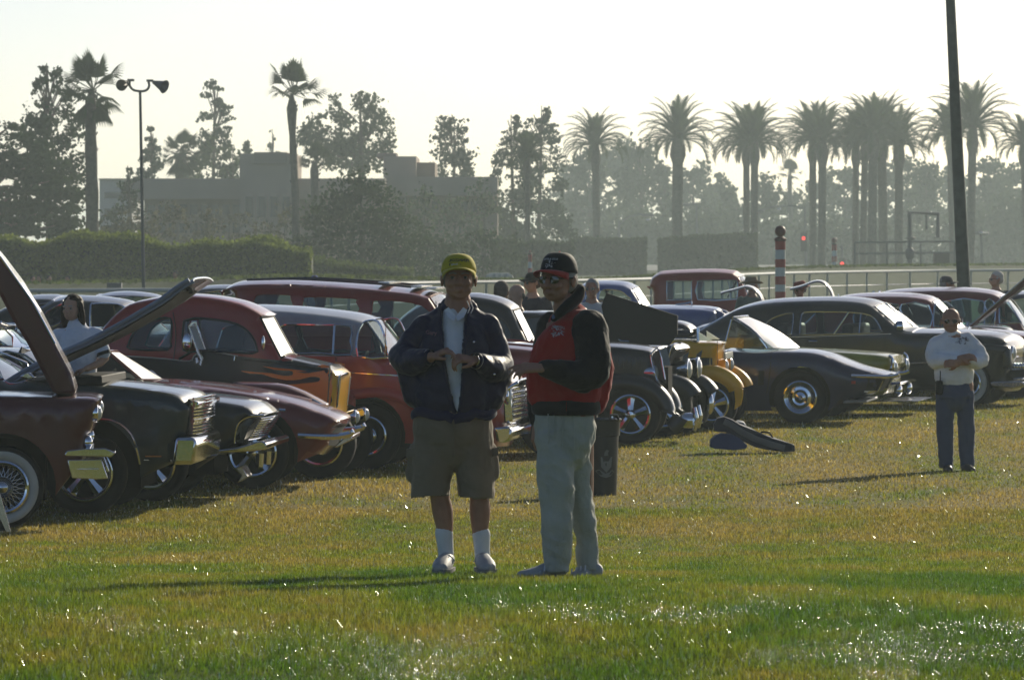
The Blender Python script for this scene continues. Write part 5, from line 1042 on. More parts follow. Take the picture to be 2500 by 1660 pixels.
# --- car 12: olive yellow car
c = Car('convertible_car', 'olive yellow 1960s convertible showing beyond the bonnet of the dark blue sports car', 2178, 76.6, 9.7, 1.9)
wx = wline(c, (2020, 1480), (.34, .34), (.4, .4))
c.body([('n', 'p', [(1290, 980), (1285, 880), (1310, 856), (1600, 856), (1700, 866)]), ('n', 'p', [(1700, 868), (1860, 862)]), ('n', 'p', [(1862, 850)]+Z6([(560, 588), (800, 598), (1000, 608), (1200, 622), (1290, 634)])), ('n', 'p', Z6([(1330, 646), (1345, 700), (1330, 730)])), ('n', 'd', Z6([(1320, 740), (1310, 800)])), ('n', 'p', Z6([(1310, 810), (1300, 900), (1240, 925)]))],
       wx, [OLIVEY], zb=.25, r=.1, crown=.02)
c.wheels((2020, 1480), .34, 'cap', False, .14)
c.tube('fender_edge', Z6([(1315, 640), (1338, 660), (1342, 700), (1335, 725)]), CHROME, .022, c.n+.02, both=True)
c.headlight((2180, 897), .09, c.n+.2, .1)
c.prism('bumper', ZS([(365, 560), (400, 542), (590, 548), (598, 575), (560, 590), (380, 588)]), CHROME, c.n-.03, -c.n+.03, bevel=.025)
c.ball('bumper_lamp', ZS([(545, 660)])[0], (.06, .1, .09), CHROME, c.n+.3, both=True)
c.prism('front_lip', ZS([(190, 832), (500, 815), (700, 812), (845, 822), (500, 832)]), CHROME_D, c.n, -c.n, bevel=.006)
b = MB(); pt_ = [c.P((1850, 805), -.6), c.P((1905, 848), -.66), c.P((1905, 848), .66), c.P((1850, 805), .6)]; b.prism(pt_, (.006, 0, .004)); o = b.build('windshield', SHIELD, c.root); b = MB(); b.tube(pt_+[pt_[0]], .015, 6); b.build('windshield_frame', CHROME, o)
c.seats([c.X(1740)], .85, .3)

# --- car 13: black fastback
c = Car('fastback_car', 'long black 1940s fastback sedan with sloping tail, glaring windscreen and whitewall tyre', 2357, 81.0, 14, 1.85)
wx = wline(c, (2357, 1830), (.34, .34), (.38, .38))
c.body([('n', 'p', [(1700, 970), (1688, 880), (1692, 830)]), ('c', 'p', Z6([(10, 500), (40, 480)])), ('c', 'b', Z6([(45, 478), (120, 420), (225, 357)])), ('c', 'p', Z6([(240, 348), (330, 300), (450, 265), (600, 245), (800, 236), (1000, 234), (1150, 243), (1230, 258)])),
        ('c', 'g', Z6([(1285, 282), (1400, 372), (1480, 440)])), ('c', 'p', ZR([(560, 1015), (870, 1018), (1150, 1025), (1400, 1038), (1700, 1068), (1840, 1115)])), ('c', 'p', ZR([(1890, 1170), (1918, 1250), (1925, 1350), (1905, 1400)])), ('c', 'd', [(2488, 872), (2486, 925)]), ('n', 'p', [(2462, 930), (2455, 958)])],
       wx, [BLACKP], zb=.27, r=.15, crown=.05, belt=c.P((2000, 815)).z, tumble=.42, glassmat=GLARE, trim=CHROME_D,
       lines=[Z6([(300, 525), (460, 500), (680, 510), (1000, 502), (1330, 492)])],
       holes=[Z6([(460, 480), (475, 425), (520, 385), (580, 362), (650, 348), (664, 370), (662, 470), (640, 498), (500, 505)]), Z6([(718, 370), (740, 342), (900, 340), (1080, 345), (1190, 365), (1240, 410), (1272, 465), (1258, 482), (1000, 490), (745, 496), (716, 470)])], trimr=.008)
c.wheels((2357, 1830), .34, 'cap', True, .14)
c.side('window_divider', Z6([(1028, 345), (940, 490)]), CHROME, 0, rad=.014, k=1); c.side('vent_post', Z6([(1115, 350), (1112, 488)]), CHROME, 0, rad=.008, k=1)
c.side('belt_line', Z6([(300, 540), (520, 515), (800, 508), (1100, 498), (1330, 490)]), CHROME_D, 0, rad=.007)
c.side('side_moulding', Z6([(1420, 692), (1620, 684), (1800, 676), (1990, 668)]), CHROME, .0, rad=.02, k=1)
c.sheet('fender', ZR([(600, 1290), (1000, 1240), (1380, 1228), (1600, 1240), (1750, 1272), (1785, 1380), (1790, 1560)]), BLACKP, c.n-.06, c.n+.25, 'n', .07, .012, 3, skirt=.04)
for q_ in ([(1950, 762), (1950, 815), (1952, 940)], [(2160, 815), (2158, 880), (2150, 950)]): c.side('door_gap', q_, mat('gap_black', (.004, .004, .004), .9), 0, rad=.006)
for x in (1975, ): c.tube('door_handle', [(x, 833), (x+20, 834)], CHROME, .014, c.n-.03, k=1)
c.tube('windshield_divider', [(p[0], p[1]) for p in Z6([(1290, 284), (1480, 442)])], CHROME, .018, 0)
p = c.P(ZR([(270, 990)])[0], c.n+.1); b = MB(); b.lathe([(0, -.1), (.07, -.06), (.085, 0), (.08, .03), (0, .04)], 20); b.build('spotlight', CHROME, c.root, loc=p, rot=(0, pi/2, .3))
p = c.P(ZR([(385, 990)])[0], .5); b = MB(); b.lathe([(0, -.08), (.06, -.05), (.075, 0), (.07, .03), (0, .04)], 20); b.build('spotlight', CHROME, c.root, loc=p, rot=(0, pi/2, .3))
c.prism('bumper', ZS([(1880, 560), (1900, 540), (2300, 530), (2380, 560), (2370, 610), (2250, 640), (1900, 610)]), CHROME, c.n-.03, -c.n+.03, bevel=.05)
c.prism('grille', ZS([(2110, 340), (2330, 330), (2360, 400), (2340, 510), (2130, 520)]), CHROME, c.n+.2, -c.n-.2, bevel=.04)
c.side('grille_mouth', ZS([(2125, 380), (2340, 365), (2340, 480), (2140, 490)]), BLACK, .0, k=1, yv=-c.n-.19, both=False)
for k in range(6): c.ball('grille_tooth', ZS([(2140+k*42, 318)])[0], (.03, .05, .05), CHROME, c.n+.22)
c.headlight((2470, 862), .1, c.n+.16, .12); c.seats([c.X(2060), c.X(1900)], 1.15, .4); c.steering(c.X(2135), .4, 1.2)

# --- cars behind the right end of the row
def simple(name, label, px, d, yaw, W, segs, paint_, wheels, holes=(), zb=.28, r=.13, crown=.05, belt=1.0, tumble=.35, style='cap', glassmat=None, seats=(), trim=CHROME, ww=False, mats=None, matf=None, lines=(), cat='car'):
    c = Car(name, label, px, d, yaw, W, cat); wx = wline(c, wheels, [.33]*len(wheels), [.39]*len(wheels))
    c.body(segs, wx, mats or [paint_], zb=zb, r=r, crown=crown, belt=belt, tumble=tumble, holes=holes, glassmat=glassmat, trim=trim, step=.12, matf=matf, lines=lines)
    c.wheels(wheels, .33, style, ww, .13)
    if seats: c.seats([c.X(q) for q in seats], 1.12, .4)
    return c
TEAL = glass('tinted_teal_glass', (.45, .62, .58))
c = simple('sedan_car', 'dark red hardtop just behind the black fastback, windscreen pillar above the man in white', 2250, 86.0, 8, 1.85,
    [('n', 'p', [(1780, 960), (1775, 860), (1800, 820), (1950, 805)]), ('c', 'b', [(1950, 805), (2010, 745), (2040, 727)]), ('c', 'p', Z6([(960, 240), (1050, 220), (1200, 208), (1400, 208), (1500, 213), (1600, 228)])), ('c', 'g', Z6([(1650, 252), (1700, 300), (1760, 365), (1830, 440)])),
     ('n', 'p', [(2360, 800), (2440, 806), (2520, 815), (2560, 830)]), ('n', 'k', [(2570, 850), (2570, 920)]), ('n', 'p', [(2565, 930), (2560, 950)])], DKRED, (2480, 1960),
    [Z6([(1090, 455), (1095, 300), (1380, 290), (1385, 450)]), Z6([(1400, 450), (1400, 290), (1590, 296), (1600, 450)]), Z6([(1625, 440), (1625, 310), (1660, 280), (1740, 360), (1770, 440)])], belt=1.05, seats=(2150,), glassmat=GLARE)
c.prism('raised_bonnet', ZR([(1190, 1005), (1700, 560), (1960, 330), (1990, 290), (2000, 400), (1960, 440), (1500, 790), (1225, 1000)]), MAROON, -.65, .65, plane='n', bevel=.02)
c.tube('bonnet_edge', ZR([(1215, 985), (1700, 570), (1980, 325)]), CHROME_D, .012, c.n+.26)
c = simple('sedan_car', 'bright dark-red roofed sedan parked furthest back at right, beneath the two men talking', 2380, 91.5, 8, 1.85,
    [('n', 'p', [(1880, 950), (1876, 860), (1900, 810), (2060, 800)]), ('c', 'b', [(2060, 798), (2110, 740), (2140, 720)]), ('c', 'p', Z6([(1230, 220), (1300, 197), (1400, 182), (1600, 172), (1850, 172), (1990, 184), (2060, 198)])), ('c', 'g', Z6([(2110, 222), (2180, 300), (2250, 390), (2290, 450)])),
     ('n', 'p', [(2530, 806), (2640, 812), (2720, 825)]), ('n', 'k', [(2730, 850), (2730, 900)]), ('n', 'p', [(2725, 910), (2720, 935)])], WINE, (2640, 2050),
    [ZR([(300, 1000), (320, 660), (840, 640), (850, 960)]), ZR([(880, 960), (870, 650), (1400, 645), (1400, 960)]), ZR([(1425, 960), (1425, 650), (1550, 655), (1560, 950)]), ZR([(1630, 945), (1625, 720), (1680, 630), (1760, 680), (1900, 900), (1900, 940)])], belt=1.05, seats=(2300, 2200), glassmat=TEAL)
c.steering(c.X(2420), .4, 1.15)
c = simple('sedan_car', 'black-roofed sedan cut off by the right edge behind the raised bonnet', 2520, 97.0, 8, 1.85,
    [('n', 'p', [(2330, 940), (2325, 850), (2340, 810), (2400, 800)]), ('c', 'b', [(2400, 798), (2430, 740), (2450, 722)]), ('c', 'p', [(2450, 718), (2480, 711), (2540, 709), (2620, 712)]), ('c', 'g', [(2660, 722), (2720, 790)]),
     ('n', 'p', [(2725, 795), (2860, 805)]), ('n', 'k', [(2870, 830), (2870, 880)]), ('n', 'p', [(2865, 890), (2860, 925)])], NAVY, (2800, 2440),
    [[(2450, 798), (2465, 735), (2560, 733), (2565, 798)]], seats=(2520,), belt=1.05)
# --- two cars facing left with curved bonnets up
for (lab, px, d, path, bx) in (('cream-edged curved bonnet raised beside the man in the cowboy hat', 1864, 87.5, ZC([(1150, 522), (1250, 492), (1400, 455), (1500, 425), (1600, 405), (1700, 428), (1780, 480), (1850, 570), (1900, 690)]), 1864),
                          ('pale curved bonnet raised beside the man in the red hat', 2037, 89.5, Z6([(645, 176), (720, 158), (800, 128), (850, 124), (890, 142), (925, 185), (948, 245)]), 2037)):
    c = Car('parked_car', 'low car with '+lab, px, d, 4, 1.75)
    s0 = px
    c.body([('n', 'p', [(s0-190, 940), (s0-195, 850), (s0-170, 800), (s0-20, 768)]), ('c', 'g', [(s0-18, 766), (s0+20, 745), (s0+45, 735)]), ('c', 'p', [(s0+45, 735), (s0+110, 731), (s0+180, 733)]), ('c', 'b', [(s0+230, 745), (s0+320, 790)]), ('n', 'p', [(s0+322, 792), (s0+430, 800), (s0+450, 860), (s0+445, 935)])],
           wline(c, (px-90, px+350), (.33, .33), (.38, .38)), [BLACKP], zb=.25, belt=1.0, tumble=.4)
    c.wheels((px-90, px+350), .33, 'cap', False, .13)
    c.sheet('raised_bonnet', path, paint('pale_bonnet_paint', lin((150, 140, 135))), -.66, .66, 'c', .03, .012, 4)
# --- red truck and blue coupe
c = simple('pickup_truck', 'faded red 1940s panel truck with square chrome-edged windows, behind the blue coupe', 1700, 100, 5, 1.9,
    [('n', 'p', [(1592, 900), (1588, 800), (1587, 715)]), ('c', 'p', Z5([(588, 270), (594, 210), (612, 172), (650, 145), (700, 128), (900, 117), (1100, 114), (1230, 124)])+[(1803, 664)]), ('c', 'g', [(1815, 672), (1832, 700), (1842, 735)]), ('c', 'p', [(1845, 745), (1900, 752), (1960, 765), (1985, 800), (1990, 900)])], TRUCKR, (1930, 1650),
    [ZC([(205, 345), (230, 332), (610, 332), (632, 345), (632, 645), (610, 660), (230, 660), (205, 640)]), ZC([(742, 350), (765, 328), (1240, 315), (1370, 318), (1430, 340), (1440, 480), (1425, 620), (1410, 645), (742, 652)])],
    belt=1.4, tumble=.1, cat='truck', seats=(1740,), trim=CHROME_D)
c.side('vent_post', ZC([(1245, 318), (1285, 440), (1300, 640)]), CHROME_D, 0, rad=.012, k=1); c.steering(c.X(1780), .4, 1.5)
c = simple('coupe_car', 'blue 1940s coupe with domed roof and pontoon fender, in front of the red truck', 1690, 90.5, 6, 1.75,
    [('n', 'p', [(1330, 900), (1320, 820), (1345, 750), (1395, 715)]), ('c', 'p', Z5([(25, 262), (100, 218), (180, 205), (260, 202), (380, 208), (440, 222)])), ('c', 'g', Z5([(492, 250), (530, 310), (578, 385)])), ('c', 'p', Z5([(585, 392), (700, 388), (850, 391), (1000, 395), (1080, 404)])), ('c', 'p', Z5([(1115, 412), (1136, 432)])), ('c', 'd', Z5([(1142, 450), (1152, 540)])), ('c', 'p', [(1768, 800), (1765, 880)])], SKYBLUE, (1710, 1400),
    [Z5([(190, 360), (200, 290), (260, 272), (360, 285), (410, 320), (440, 365)]), Z5([(90, 350), (110, 290), (170, 275), (178, 355)])], belt=1.15, tumble=.3, r=.16, seats=(1450,), glassmat=GLARE)
c.fender(Z5([(850, 640), (870, 570), (905, 545), (980, 540), (1050, 555), (1110, 600), (1140, 680)]), SKYBLUE, .35, .1)
c.ball('headlight_pod', Z5([(1010, 500)])[0], (.36, .14, .17), SKYBLUE, c.n+.3, both=True); c.tube('bonnet_ornament', Z5([(780, 388), (860, 378), (905, 368), (905, 388)]), CHROME, .012, 0)
# --- cars behind the left end of the row
Lz = [('coupe_car', 'black car roof at the far left behind the maroon raised bonnet', -60, 60.5, 6, 1.8, [('n', 'p', [(-560, 1020), (-570, 900), (-540, 870), (-400, 850)]), ('c', 'b', [(-400, 848), (-320, 805), (-290, 797)]), ('c', 'p', [(-290, 795), (-150, 790), (-20, 789), (22, 791)]), ('c', 'g', [(34, 795), (-2+22, 806), (60, 836)]), ('n', 'p', [(62, 838), (200, 850), (300, 862)]), ('n', 'k', [(305, 880), (305, 960)]), ('n', 'p', [(300, 970), (298, 1020)])], NAVY, (200, -400), [[(-280, 845), (-260, 805), (-100, 800), (-95, 845)], [(-80, 845), (-85, 800), (5, 800), (30, 845)]]),
      ('fastback_car', 'black fastback with sweeping bright roof pillar behind the dark-haired woman', 250, 66.5, 7, 1.85, [('n', 'p', [(-260, 1000), (-270, 880), (-200, 830), (60, 800)]), ('c', 'b', Z0([(430, 920), (530, 765), (700, 665), (835, 590)])), ('c', 'p', Z0([(845, 585), (1000, 560), (1200, 565), (1400, 575), (1600, 600), (1770, 635)])), ('c', 'g', [(330, 742), (390, 800), (400, 806)]), ('n', 'p', [(402, 808), (600, 815), (640, 830)]), ('n', 'k', [(645, 850), (645, 930)]), ('n', 'p', [(640, 940), (636, 990)])], BLACKP, (530, -60), [Z0([(560, 900), (620, 790), (800, 690), (835, 680), (835, 930), (640, 1000)]), Z0([(1230, 1000), (1210, 700), (1240, 690), (1300, 680), (1560, 690), (1700, 760), (1800, 1000)])]),
      ('coupe_car', 'dark saloon with a rounded roof between the raised bonnet and the black fastback', 60, 72, 6, 1.8, [('n', 'p', [(-240, 960), (-250, 860), (-220, 820), (-60, 790)]), ('c', 'b', [(-60, 788), (40, 740), (70, 728)]), ('c', 'p', Z0([(410, 590), (450, 565), (600, 550), (780, 552), (840, 560)])+[(190, 722)]), ('c', 'g', [(215, 730), (280, 790)]), ('n', 'p', [(285, 792), (480, 800)]), ('n', 'k', [(490, 830), (490, 900)]), ('n', 'p', [(486, 910), (484, 950)])], BLACKP, (420, -130), [[(60, 795), (85, 745), (160, 738), (200, 745), (230, 795)]]),
      ('coupe_car', 'bright blue roofed coupe glimpsed under the raised steel-blue bonnet', 300, 78, 6, 1.8, [('n', 'p', [(60, 960), (50, 850), (80, 800), (200, 770)]), ('c', 'b', [(200, 768), (225, 735), (242, 722)]), ('c', 'p', Z0([(1370, 558), (1500, 525), (1650, 508), (1800, 508), (1904, 515)])+[(380, 718), (410, 730)]), ('c', 'g', [(425, 737), (480, 785)]), ('n', 'p', [(484, 788), (640, 795)]), ('n', 'k', [(650, 820), (650, 890)]), ('n', 'p', [(646, 900), (644, 940)])], BLUEP, (590, 150), [[(235, 785), (255, 732), (380, 728), (430, 785)]]),
      ('sedan_car', 'black roofed sedan just left of the long red carryall', 520, 92, 6, 1.8, [('n', 'p', [(330, 900), (325, 810), (350, 780), (420, 760)]), ('c', 'b', [(420, 758), (440, 725), (455, 712)]), ('c', 'p', Z2([(435, 190), (480, 172), (560, 155), (650, 148), (750, 150), (840, 160)])), ('c', 'g', [(625, 712), (680, 765)]), ('n', 'p', [(684, 768), (820, 775)]), ('n', 'k', [(830, 800), (830, 860)]), ('n', 'p', [(826, 870), (824, 900)])], BLACKP, (770, 400), [[(450, 765), (465, 718), (610, 714), (640, 765)]])]
for l in Lz: simple(l[0], l[1], l[2], l[3], l[4], l[5], l[6], l[7], l[8], l[9], seats=(l[2]-30,))
# ================================================================ people
SKIN = mat('skin_tanned', (.34, .165, .10), .55, bmp=(60, .15, .004), var=.12, vscale=12); SKINL = mat('skin_light', (.52, .29, .19), .55, var=.1, vscale=12)
HAIRG = mat('grey_hair', (.3, .29, .27), .7, bmp=(80, .6, .01)); HAIRD = mat('dark_hair', (.022, .011, .008), .6, bmp=(50, .5, .01, 3, None, (1, 1, .15)), spec=.15)
LENSM = mat('sunglass_lens', (.012, .012, .014), .08, 0, 1)
def cloth(name, c, rough=.85, b=(5, .5, .03), sheen=.2, var=.08): return mat(name, c, rough, 0, 0, b, var, .2, sheen)
class Blob:
    """union of rounded limbs, remeshed into one continuous skin"""
    def __init__(s): s.b = MB()
    def limb(s, pts, rad, n=14, k=3):
        P_ = [Vector(p) for p in pts]; R_ = [r if isinstance(r, (tuple, list)) else (r, r) for r in rad]
        q = cr([Vector((*p, )) for p in P_], k); ra = cr([Vector((r[0], r[1], 0)) for r in R_], k); s.b.tube(q, [(abs(v.x), abs(v.y)) for v in ra], n)
        s.b.ell(P_[0], [max(R_[0])*.98 if 0 else min(R_[0])*.99]*3, None, 12, 8); s.b.ell(P_[-1], [min(R_[-1])*.99]*3, None, 12, 8); return s
    def ell(s, c, r, M=None): s.b.ell(c, r, M, 18, 12); return s
    def box(s, *a): s.b.box(*a); return s
    def done(s, name, m, parent, vox=.008, smooth=2, fn=None, wr=0, ws=9, seed=0, top=False, loc=None, rz=0):
        me0 = mesh('tmp', s.b.v, s.b.f, m); o = link(name, me0, None)
        md = o.modifiers.new('r', 'REMESH'); md.mode = 'VOXEL'; md.voxel_size = vox
        if smooth: sm = o.modifiers.new('s', 'SMOOTH'); sm.factor = .6; sm.iterations = smooth
        dg = bpy.context.evaluated_depsgraph_get(); me = bpy.data.meshes.new_from_object(o.evaluated_get(dg)); o.modifiers.clear(); o.data = me; bpy.data.meshes.remove(me0); me.name = name
        n = len(me.vertices); co = np.empty(n*3); me.vertices.foreach_get('co', co); co = co.reshape(-1, 3)
        if wr:
            no = np.empty(n*3); me.vertices.foreach_get('normal', no); no = no.reshape(-1, 3)
            d_ = np.array([noise.fractal(Vector((p[0]*ws+seed, p[1]*ws, p[2]*ws*.75)), .8, 2.1, 3) for p in co])
            rd = np.array([1-abs(noise.noise(Vector((p[0]*ws*1.3+seed+7, p[1]*ws, p[2]*ws*1.9+p[0]*6)))*2) for p in co])
            co = co+no*((d_*.6+rd*.5)*wr)[:, None]
        if fn: co = fn(co)
        me.vertices.foreach_set('co', co.ravel()); me.materials.clear(); me.materials.append(m); me.polygons.foreach_set('use_smooth', [True]*len(me.polygons)); me.update()
        if parent: o.parent = parent
        return o
def hand(B, wrist, dirn, palmn, curl=.5, L_=.18, spread=.12, thumb_side=1, curls=None):
    """palm and five fingers; dirn: wrist to knuckles, palmn: direction the palm faces"""
    w0 = Vector(wrist); d = Vector(dirn).normalized(); pn = Vector(palmn); pn = (pn-d*pn.dot(d)).normalized(); sd = d.cross(pn).normalized()*thumb_side
    pl = L_*.52; kn = w0+d*pl
    for q in (-.03, -.01, .012, .032): B.limb([w0+sd*q*.6, kn+sd*q], [(.017, .019), (.0155, .0145)], 8, 1)
    for i, (q, fl) in enumerate(((.032, .44), (.011, .49), (-.011, .45), (-.031, .36))):
        c_ = curls[i] if curls else curl; a = 0; p = kn+sd*q; pts = [p-d*.01]; dd_ = (d+sd*q*spread*10*(1-c_)).normalized()
        for sl_ in (.42, .32, .26):
            a += c_*(1.0 if sl_ == .42 else 1.15); v = dd_*cos(a)+pn*sin(a); p = p+v*L_*fl*sl_*1.05; pts.append(p.copy())
        B.limb(pts, [.0095, .0092, .0084, .0074], 8, 2)
    t0 = w0+d*pl*.25+sd*.026; t1 = t0+(d*.6+sd*.7+pn*.25).normalized()*L_*.2; t2 = t1+(d*.85+sd*.25+pn*.4).normalized()*L_*.17; t3 = t2+(d*.9+pn*.4).normalized()*L_*.13
    B.limb([t0, t1, t2, t3], [.014, .0125, .0105, .0085], 8, 2)
def head(B, c, f=(0, -1, 0), h=.235, wdt=.155, age=1):
    """c: centre of the head; f: facing"""
    f = Vector(f).normalized(); z = Vector((0, 0, 1)); x = f.cross(z).normalized(); z = x.cross(f).normalized(); M = Matrix((x, -f, z)).transposed(); c = Vector(c); T = lambda a, b_, e: c+M @ Vector((a, b_, e)); k = h/.235; wv = wdt/.155
    def E(a, b_, e, r): B.b.ell(T(a*k*wv, b_*k, e*k), (r[0]*k*wv, r[1]*k, r[2]*k), M, 16, 11)
    E(0, .012, .035, (.076, .092, .082)); E(0, -.018, -.02, (.066, .072, .085)); E(0, -.03, -.068, (.054, .052, .042)); E(0, -.055, -.088, (.026, .024, .02))
    E(0, -.098, -.018, (.012, .018, .026)); E(0, -.108, -.034, (.015, .015, .011)); E(.013, -.1, -.037, (.009, .01, .008)); E(-.013, -.1, -.037, (.009, .01, .008))
    E(.028, -.082, .012, (.024, .012, .009)); E(-.028, -.082, .012, (.024, .012, .009)); E(.035, -.068, -.03, (.022, .018, .022)); E(-.035, -.068, -.03, (.022, .018, .022))
    E(0, -.086, -.061, (.024, .012, .0055)); E(0, -.084, -.0705, (.021, .012, .006)); E(.043, -.025, -.06, (.018, .036, .026)); E(-.043, -.025, -.06, (.018, .036, .026))
    for s_ in (-1, 1): E(s_*.079, .012, -.012, (.008, .018, .031)); E(s_*.084, .018, .0, (.006, .014, .018))
    return T, M, k
def eyes(T, k, parent, wv=1):
    for s_ in (-1, 1):
        b = MB(); b.ell(T(s_*.03*k*wv, -.078*k, -.002*k), .011*k, None, 10, 8); o = b.build('eye', mat('eye_white', (.14, .13, .12), .4), parent)
        b = MB(); b.ell(T(s_*.03*k*wv, -.0845*k, -.002*k), .0055*k, None, 8, 6); b.build('iris', mat('iris', (.03, .02, .015), .2), o)
        b = MB(); b.tube([T((s_*.03+q)*k*wv, -.088*k, (.019-abs(q)*.2)*k) for q in (-.018, 0, .018)], .004*k, 6); b.build('eyebrow', HAIRG, parent)
def sunglasses(T, k, parent, wv=1):
    b = MB()
    for s_ in (-1, 1):
        c_ = T(s_*.031*k*wv, -.098*k, -.002*k); q = [T((s_*.031+.026*cos(a))*k*wv, -(.099-.012*abs(cos(a)+s_*.3))*k, (-.003+.019*sin(a))*k) for a in [2*pi*i/14 for i in range(14)]]
        b.add([c_]+q, [(0, i+1, (i+1) % 14+1) for i in range(14)])
    o = b.build('sunglasses', LENSM, parent); f = MB()
    for s_ in (-1, 1): f.tube([T(s_*.055*k*wv, -.09*k, .004*k), T(s_*.078*k*wv, -.06*k, .006*k), T(s_*.083*k*wv, .012*k, .006*k)], .003*k, 5)
    f.tube([T(-.008*k, -.1*k, .002*k), T(.008*k, -.1*k, .002*k)], .003, 5); f.build('frame', BLACK, o)
def cap(T, M, k, parent, m, brim=None, wv=1, h=.085, name='cap', brimlen=.075, button=None, tilt=0):
    b = MB(); n = 24; rows = []
    R_ = Matrix.Rotation(tilt, 3, 'X')
    for j in range(8):
        th = j/7*pi/2; r_ = cos(th)**.6 if j < 7 else 0; rows.append([T(*(R_ @ Vector((.084*k*wv*r_*cos(2*pi*i/n), (.008+.101*r_*sin(2*pi*i/n))*k, (.032+h*sin(th))*k)))) for i in range(n)])
    b.add([v for r_ in rows for v in r_], [(j*n+i, j*n+(i+1) % n, (j+1)*n+(i+1) % n, (j+1)*n+i) for j in range(7) for i in range(n)]); o = b.build(name, m, parent); sm = o.modifiers.new('s', 'SOLIDIFY'); sm.thickness = .004
    b = MB(); vs = []; K = 12
    for i in range(K+1):
        u = i/K*2-1; a = u*1.25; x0, y0 = .083*sin(a), -.006-.093*cos(a)*1.0; x1 = x0*1.02; y1 = y0-brimlen*(1-abs(u)**2.6)
        for t_ in (0, .5, 1): vs.append(T(*(R_ @ Vector(((x0+(x1-x0)*t_)*k*wv, (y0+(y1-y0)*t_)*k, (.040-.012*u*u-(.012+.022*u*u)*t_*t_)*k)))))
    b.add(vs, [(i*3+j, i*3+j+1, (i+1)*3+j+1, (i+1)*3+j) for i in range(K) for j in range(2)]); q = b.build('brim', brim or m, o); sm = q.modifiers.new('s', 'SOLIDIFY'); sm.thickness = .004
    b = MB(); b.ell(T(*(R_ @ Vector((0, .008*k, (.034+h)*k)))), .007, None, 8, 6); b.build('button', button or m, o); 
    # seams of the panels
    for a in (0, pi/3, 2*pi/3):
        b = MB(); b.tube([T(*(R_ @ Vector((.085*k*wv*cos(t_)*cos(a+.5), (.008+.102*cos(t_)*sin(a+.5))*k, (.033+h*sin(t_))*k)))) for t_ in [pi*i/12 for i in range(13)]], .0012, 4, False); b.build('seam', m, o)
    return o
def hair(T, M, k, parent, m, wv=1, top=.05, long=0, seed=0, bald=False):
    B = Blob()
    if not bald: B.b.ell(T(0, .02*k, (.045)*k), (.0835*k*wv, .096*k, .084*k), M)
    B.b.ell(T(0, .045*k, -.005*k), (.078*k*wv, .07*k, .07*k), M)
    for s_ in (-1, 1): B.b.ell(T(s_*.07*k*wv, .015*k, .02*k), (.013*k, .045*k, .03*k), M)
    def carve(co):
        c0 = T(0, 0, 0); R_ = M.transposed(); out = co.copy()
        for i, p in enumerate(co):
            q = R_ @ (Vector(p)-c0)
            if q.y < -.045*k and q.z < .075*k: q.y = -.045*k; out[i] = c0+M @ q
        return out
    return B.done('hair', m, parent, .007, 1, carve, .003, 40, seed)
def person(label, px, d, rz=0, group=None, name='person', z=None):
    x = (px-CX)/FP*d; return Vector((x, d, float(gh(x, d)) if z is None else z))
def finish(o, origin, label, group=None): o.location = origin; tag(o, label, 'person', group); return o
def mapper(px0, d, z0):
    """photo pixel + depth offset (m, towards the viewer negative) -> local metres"""
    def f(px, py, dy=0):
        D_ = d+dy; return Vector(((px-CX)/FP*D_-(px0-CX)/FP*d, dy, CH+(HY-py)/FP*D_-z0))
    return f
def text_on(name, s_, size, place, m, parent, ext=.0015):
    """raised lettering; place(u, v, w) maps flat text metres to 3D"""
    cu = bpy.data.curves.new('t', 'FONT'); cu.body = s_; cu.size = size; cu.align_x = 'CENTER'; cu.align_y = 'CENTER'; cu.extrude = ext; cu.resolution_u = 2; cu.offset = size*.02
    o = bpy.data.objects.new('t', cu); COL.objects.link(o); dg = bpy.context.evaluated_depsgraph_get(); me = bpy.data.meshes.new_from_object(o.evaluated_get(dg)); bpy.data.objects.remove(o)
    for v in me.vertices: v.co = place(v.co.x, v.co.y, v.co.z)
    me.name = name; me.materials.clear(); me.materials.append(m); return link(name, me, parent)
# ---------------------------------------------------------------- man in the yellow cap
d = 33.0; px0 = 1128; og = person('', px0, d); og.z += .015; Q = mapper(px0, d, og.z)
B = Blob(); T, M, k = head(B, Q(1120, 680, 0), (0.02, -1, .10), .262, .166)
B.limb([Q(1118, 728, .03), Q(1116, 790, .04)], [(.072, .074), (.085, .095)])
B.limb([Q(1112, 790, .04), Q(1108, 900, .02), Q(1105, 1000, .02)], [(.10, .15), (.13, .17), (.13, .16)])
sL, eL, wL = Q(1040, 800, .02), Q(988, 880, .03), Q(1052, 872, -.22)
sR, eR, wR = Q(1182, 798, .02), Q(1216, 898, .02), Q(1160, 880, -.24)
B.limb([sL, eL, wL], [.05, .045, .030], k=3); B.limb([sR, eR, wR], [.05, .045, .030], k=3)
hand(B, wL, Q(1108, 848, -.27)-wL, (.15, .2, -1), .5, .185, thumb_side=-1, curls=(.55, .62, .7, .8))
hand(B, wR, Q(1112, 872, -.30)-wR, (-.3, .3, -1), .6, .185, thumb_side=1, curls=(.7, .7, .75, .8))
for (a, b_, c_, e_, f_) in ((1064, 1072, 1088, 1090, 1084), (1165, 1170, 1172, 1176, 1184)):
    B.limb([Q(a-6, 1010, .02), Q(a, 1110, .01), Q(b_, 1200, 0), Q((b_+c_)/2+1, 1250, .012), Q(c_, 1310, .01), Q(e_, 1362, .01)], [.085, .075, .056, .060, .042, .036], 14, 3)
    B.limb([Q(e_, 1375, .03), Q(f_, 1386, -.10)], [.034, .028])
man = B.done('person', SKIN, None, .0055, 2)
finish(man, og, 'man in yellow cap, navy jacket and khaki cargo shorts standing on the grass')
eyes(T, k, man, .166/.155)
hr = hair(T, M, k, man, HAIRG, .166/.155, seed=1)
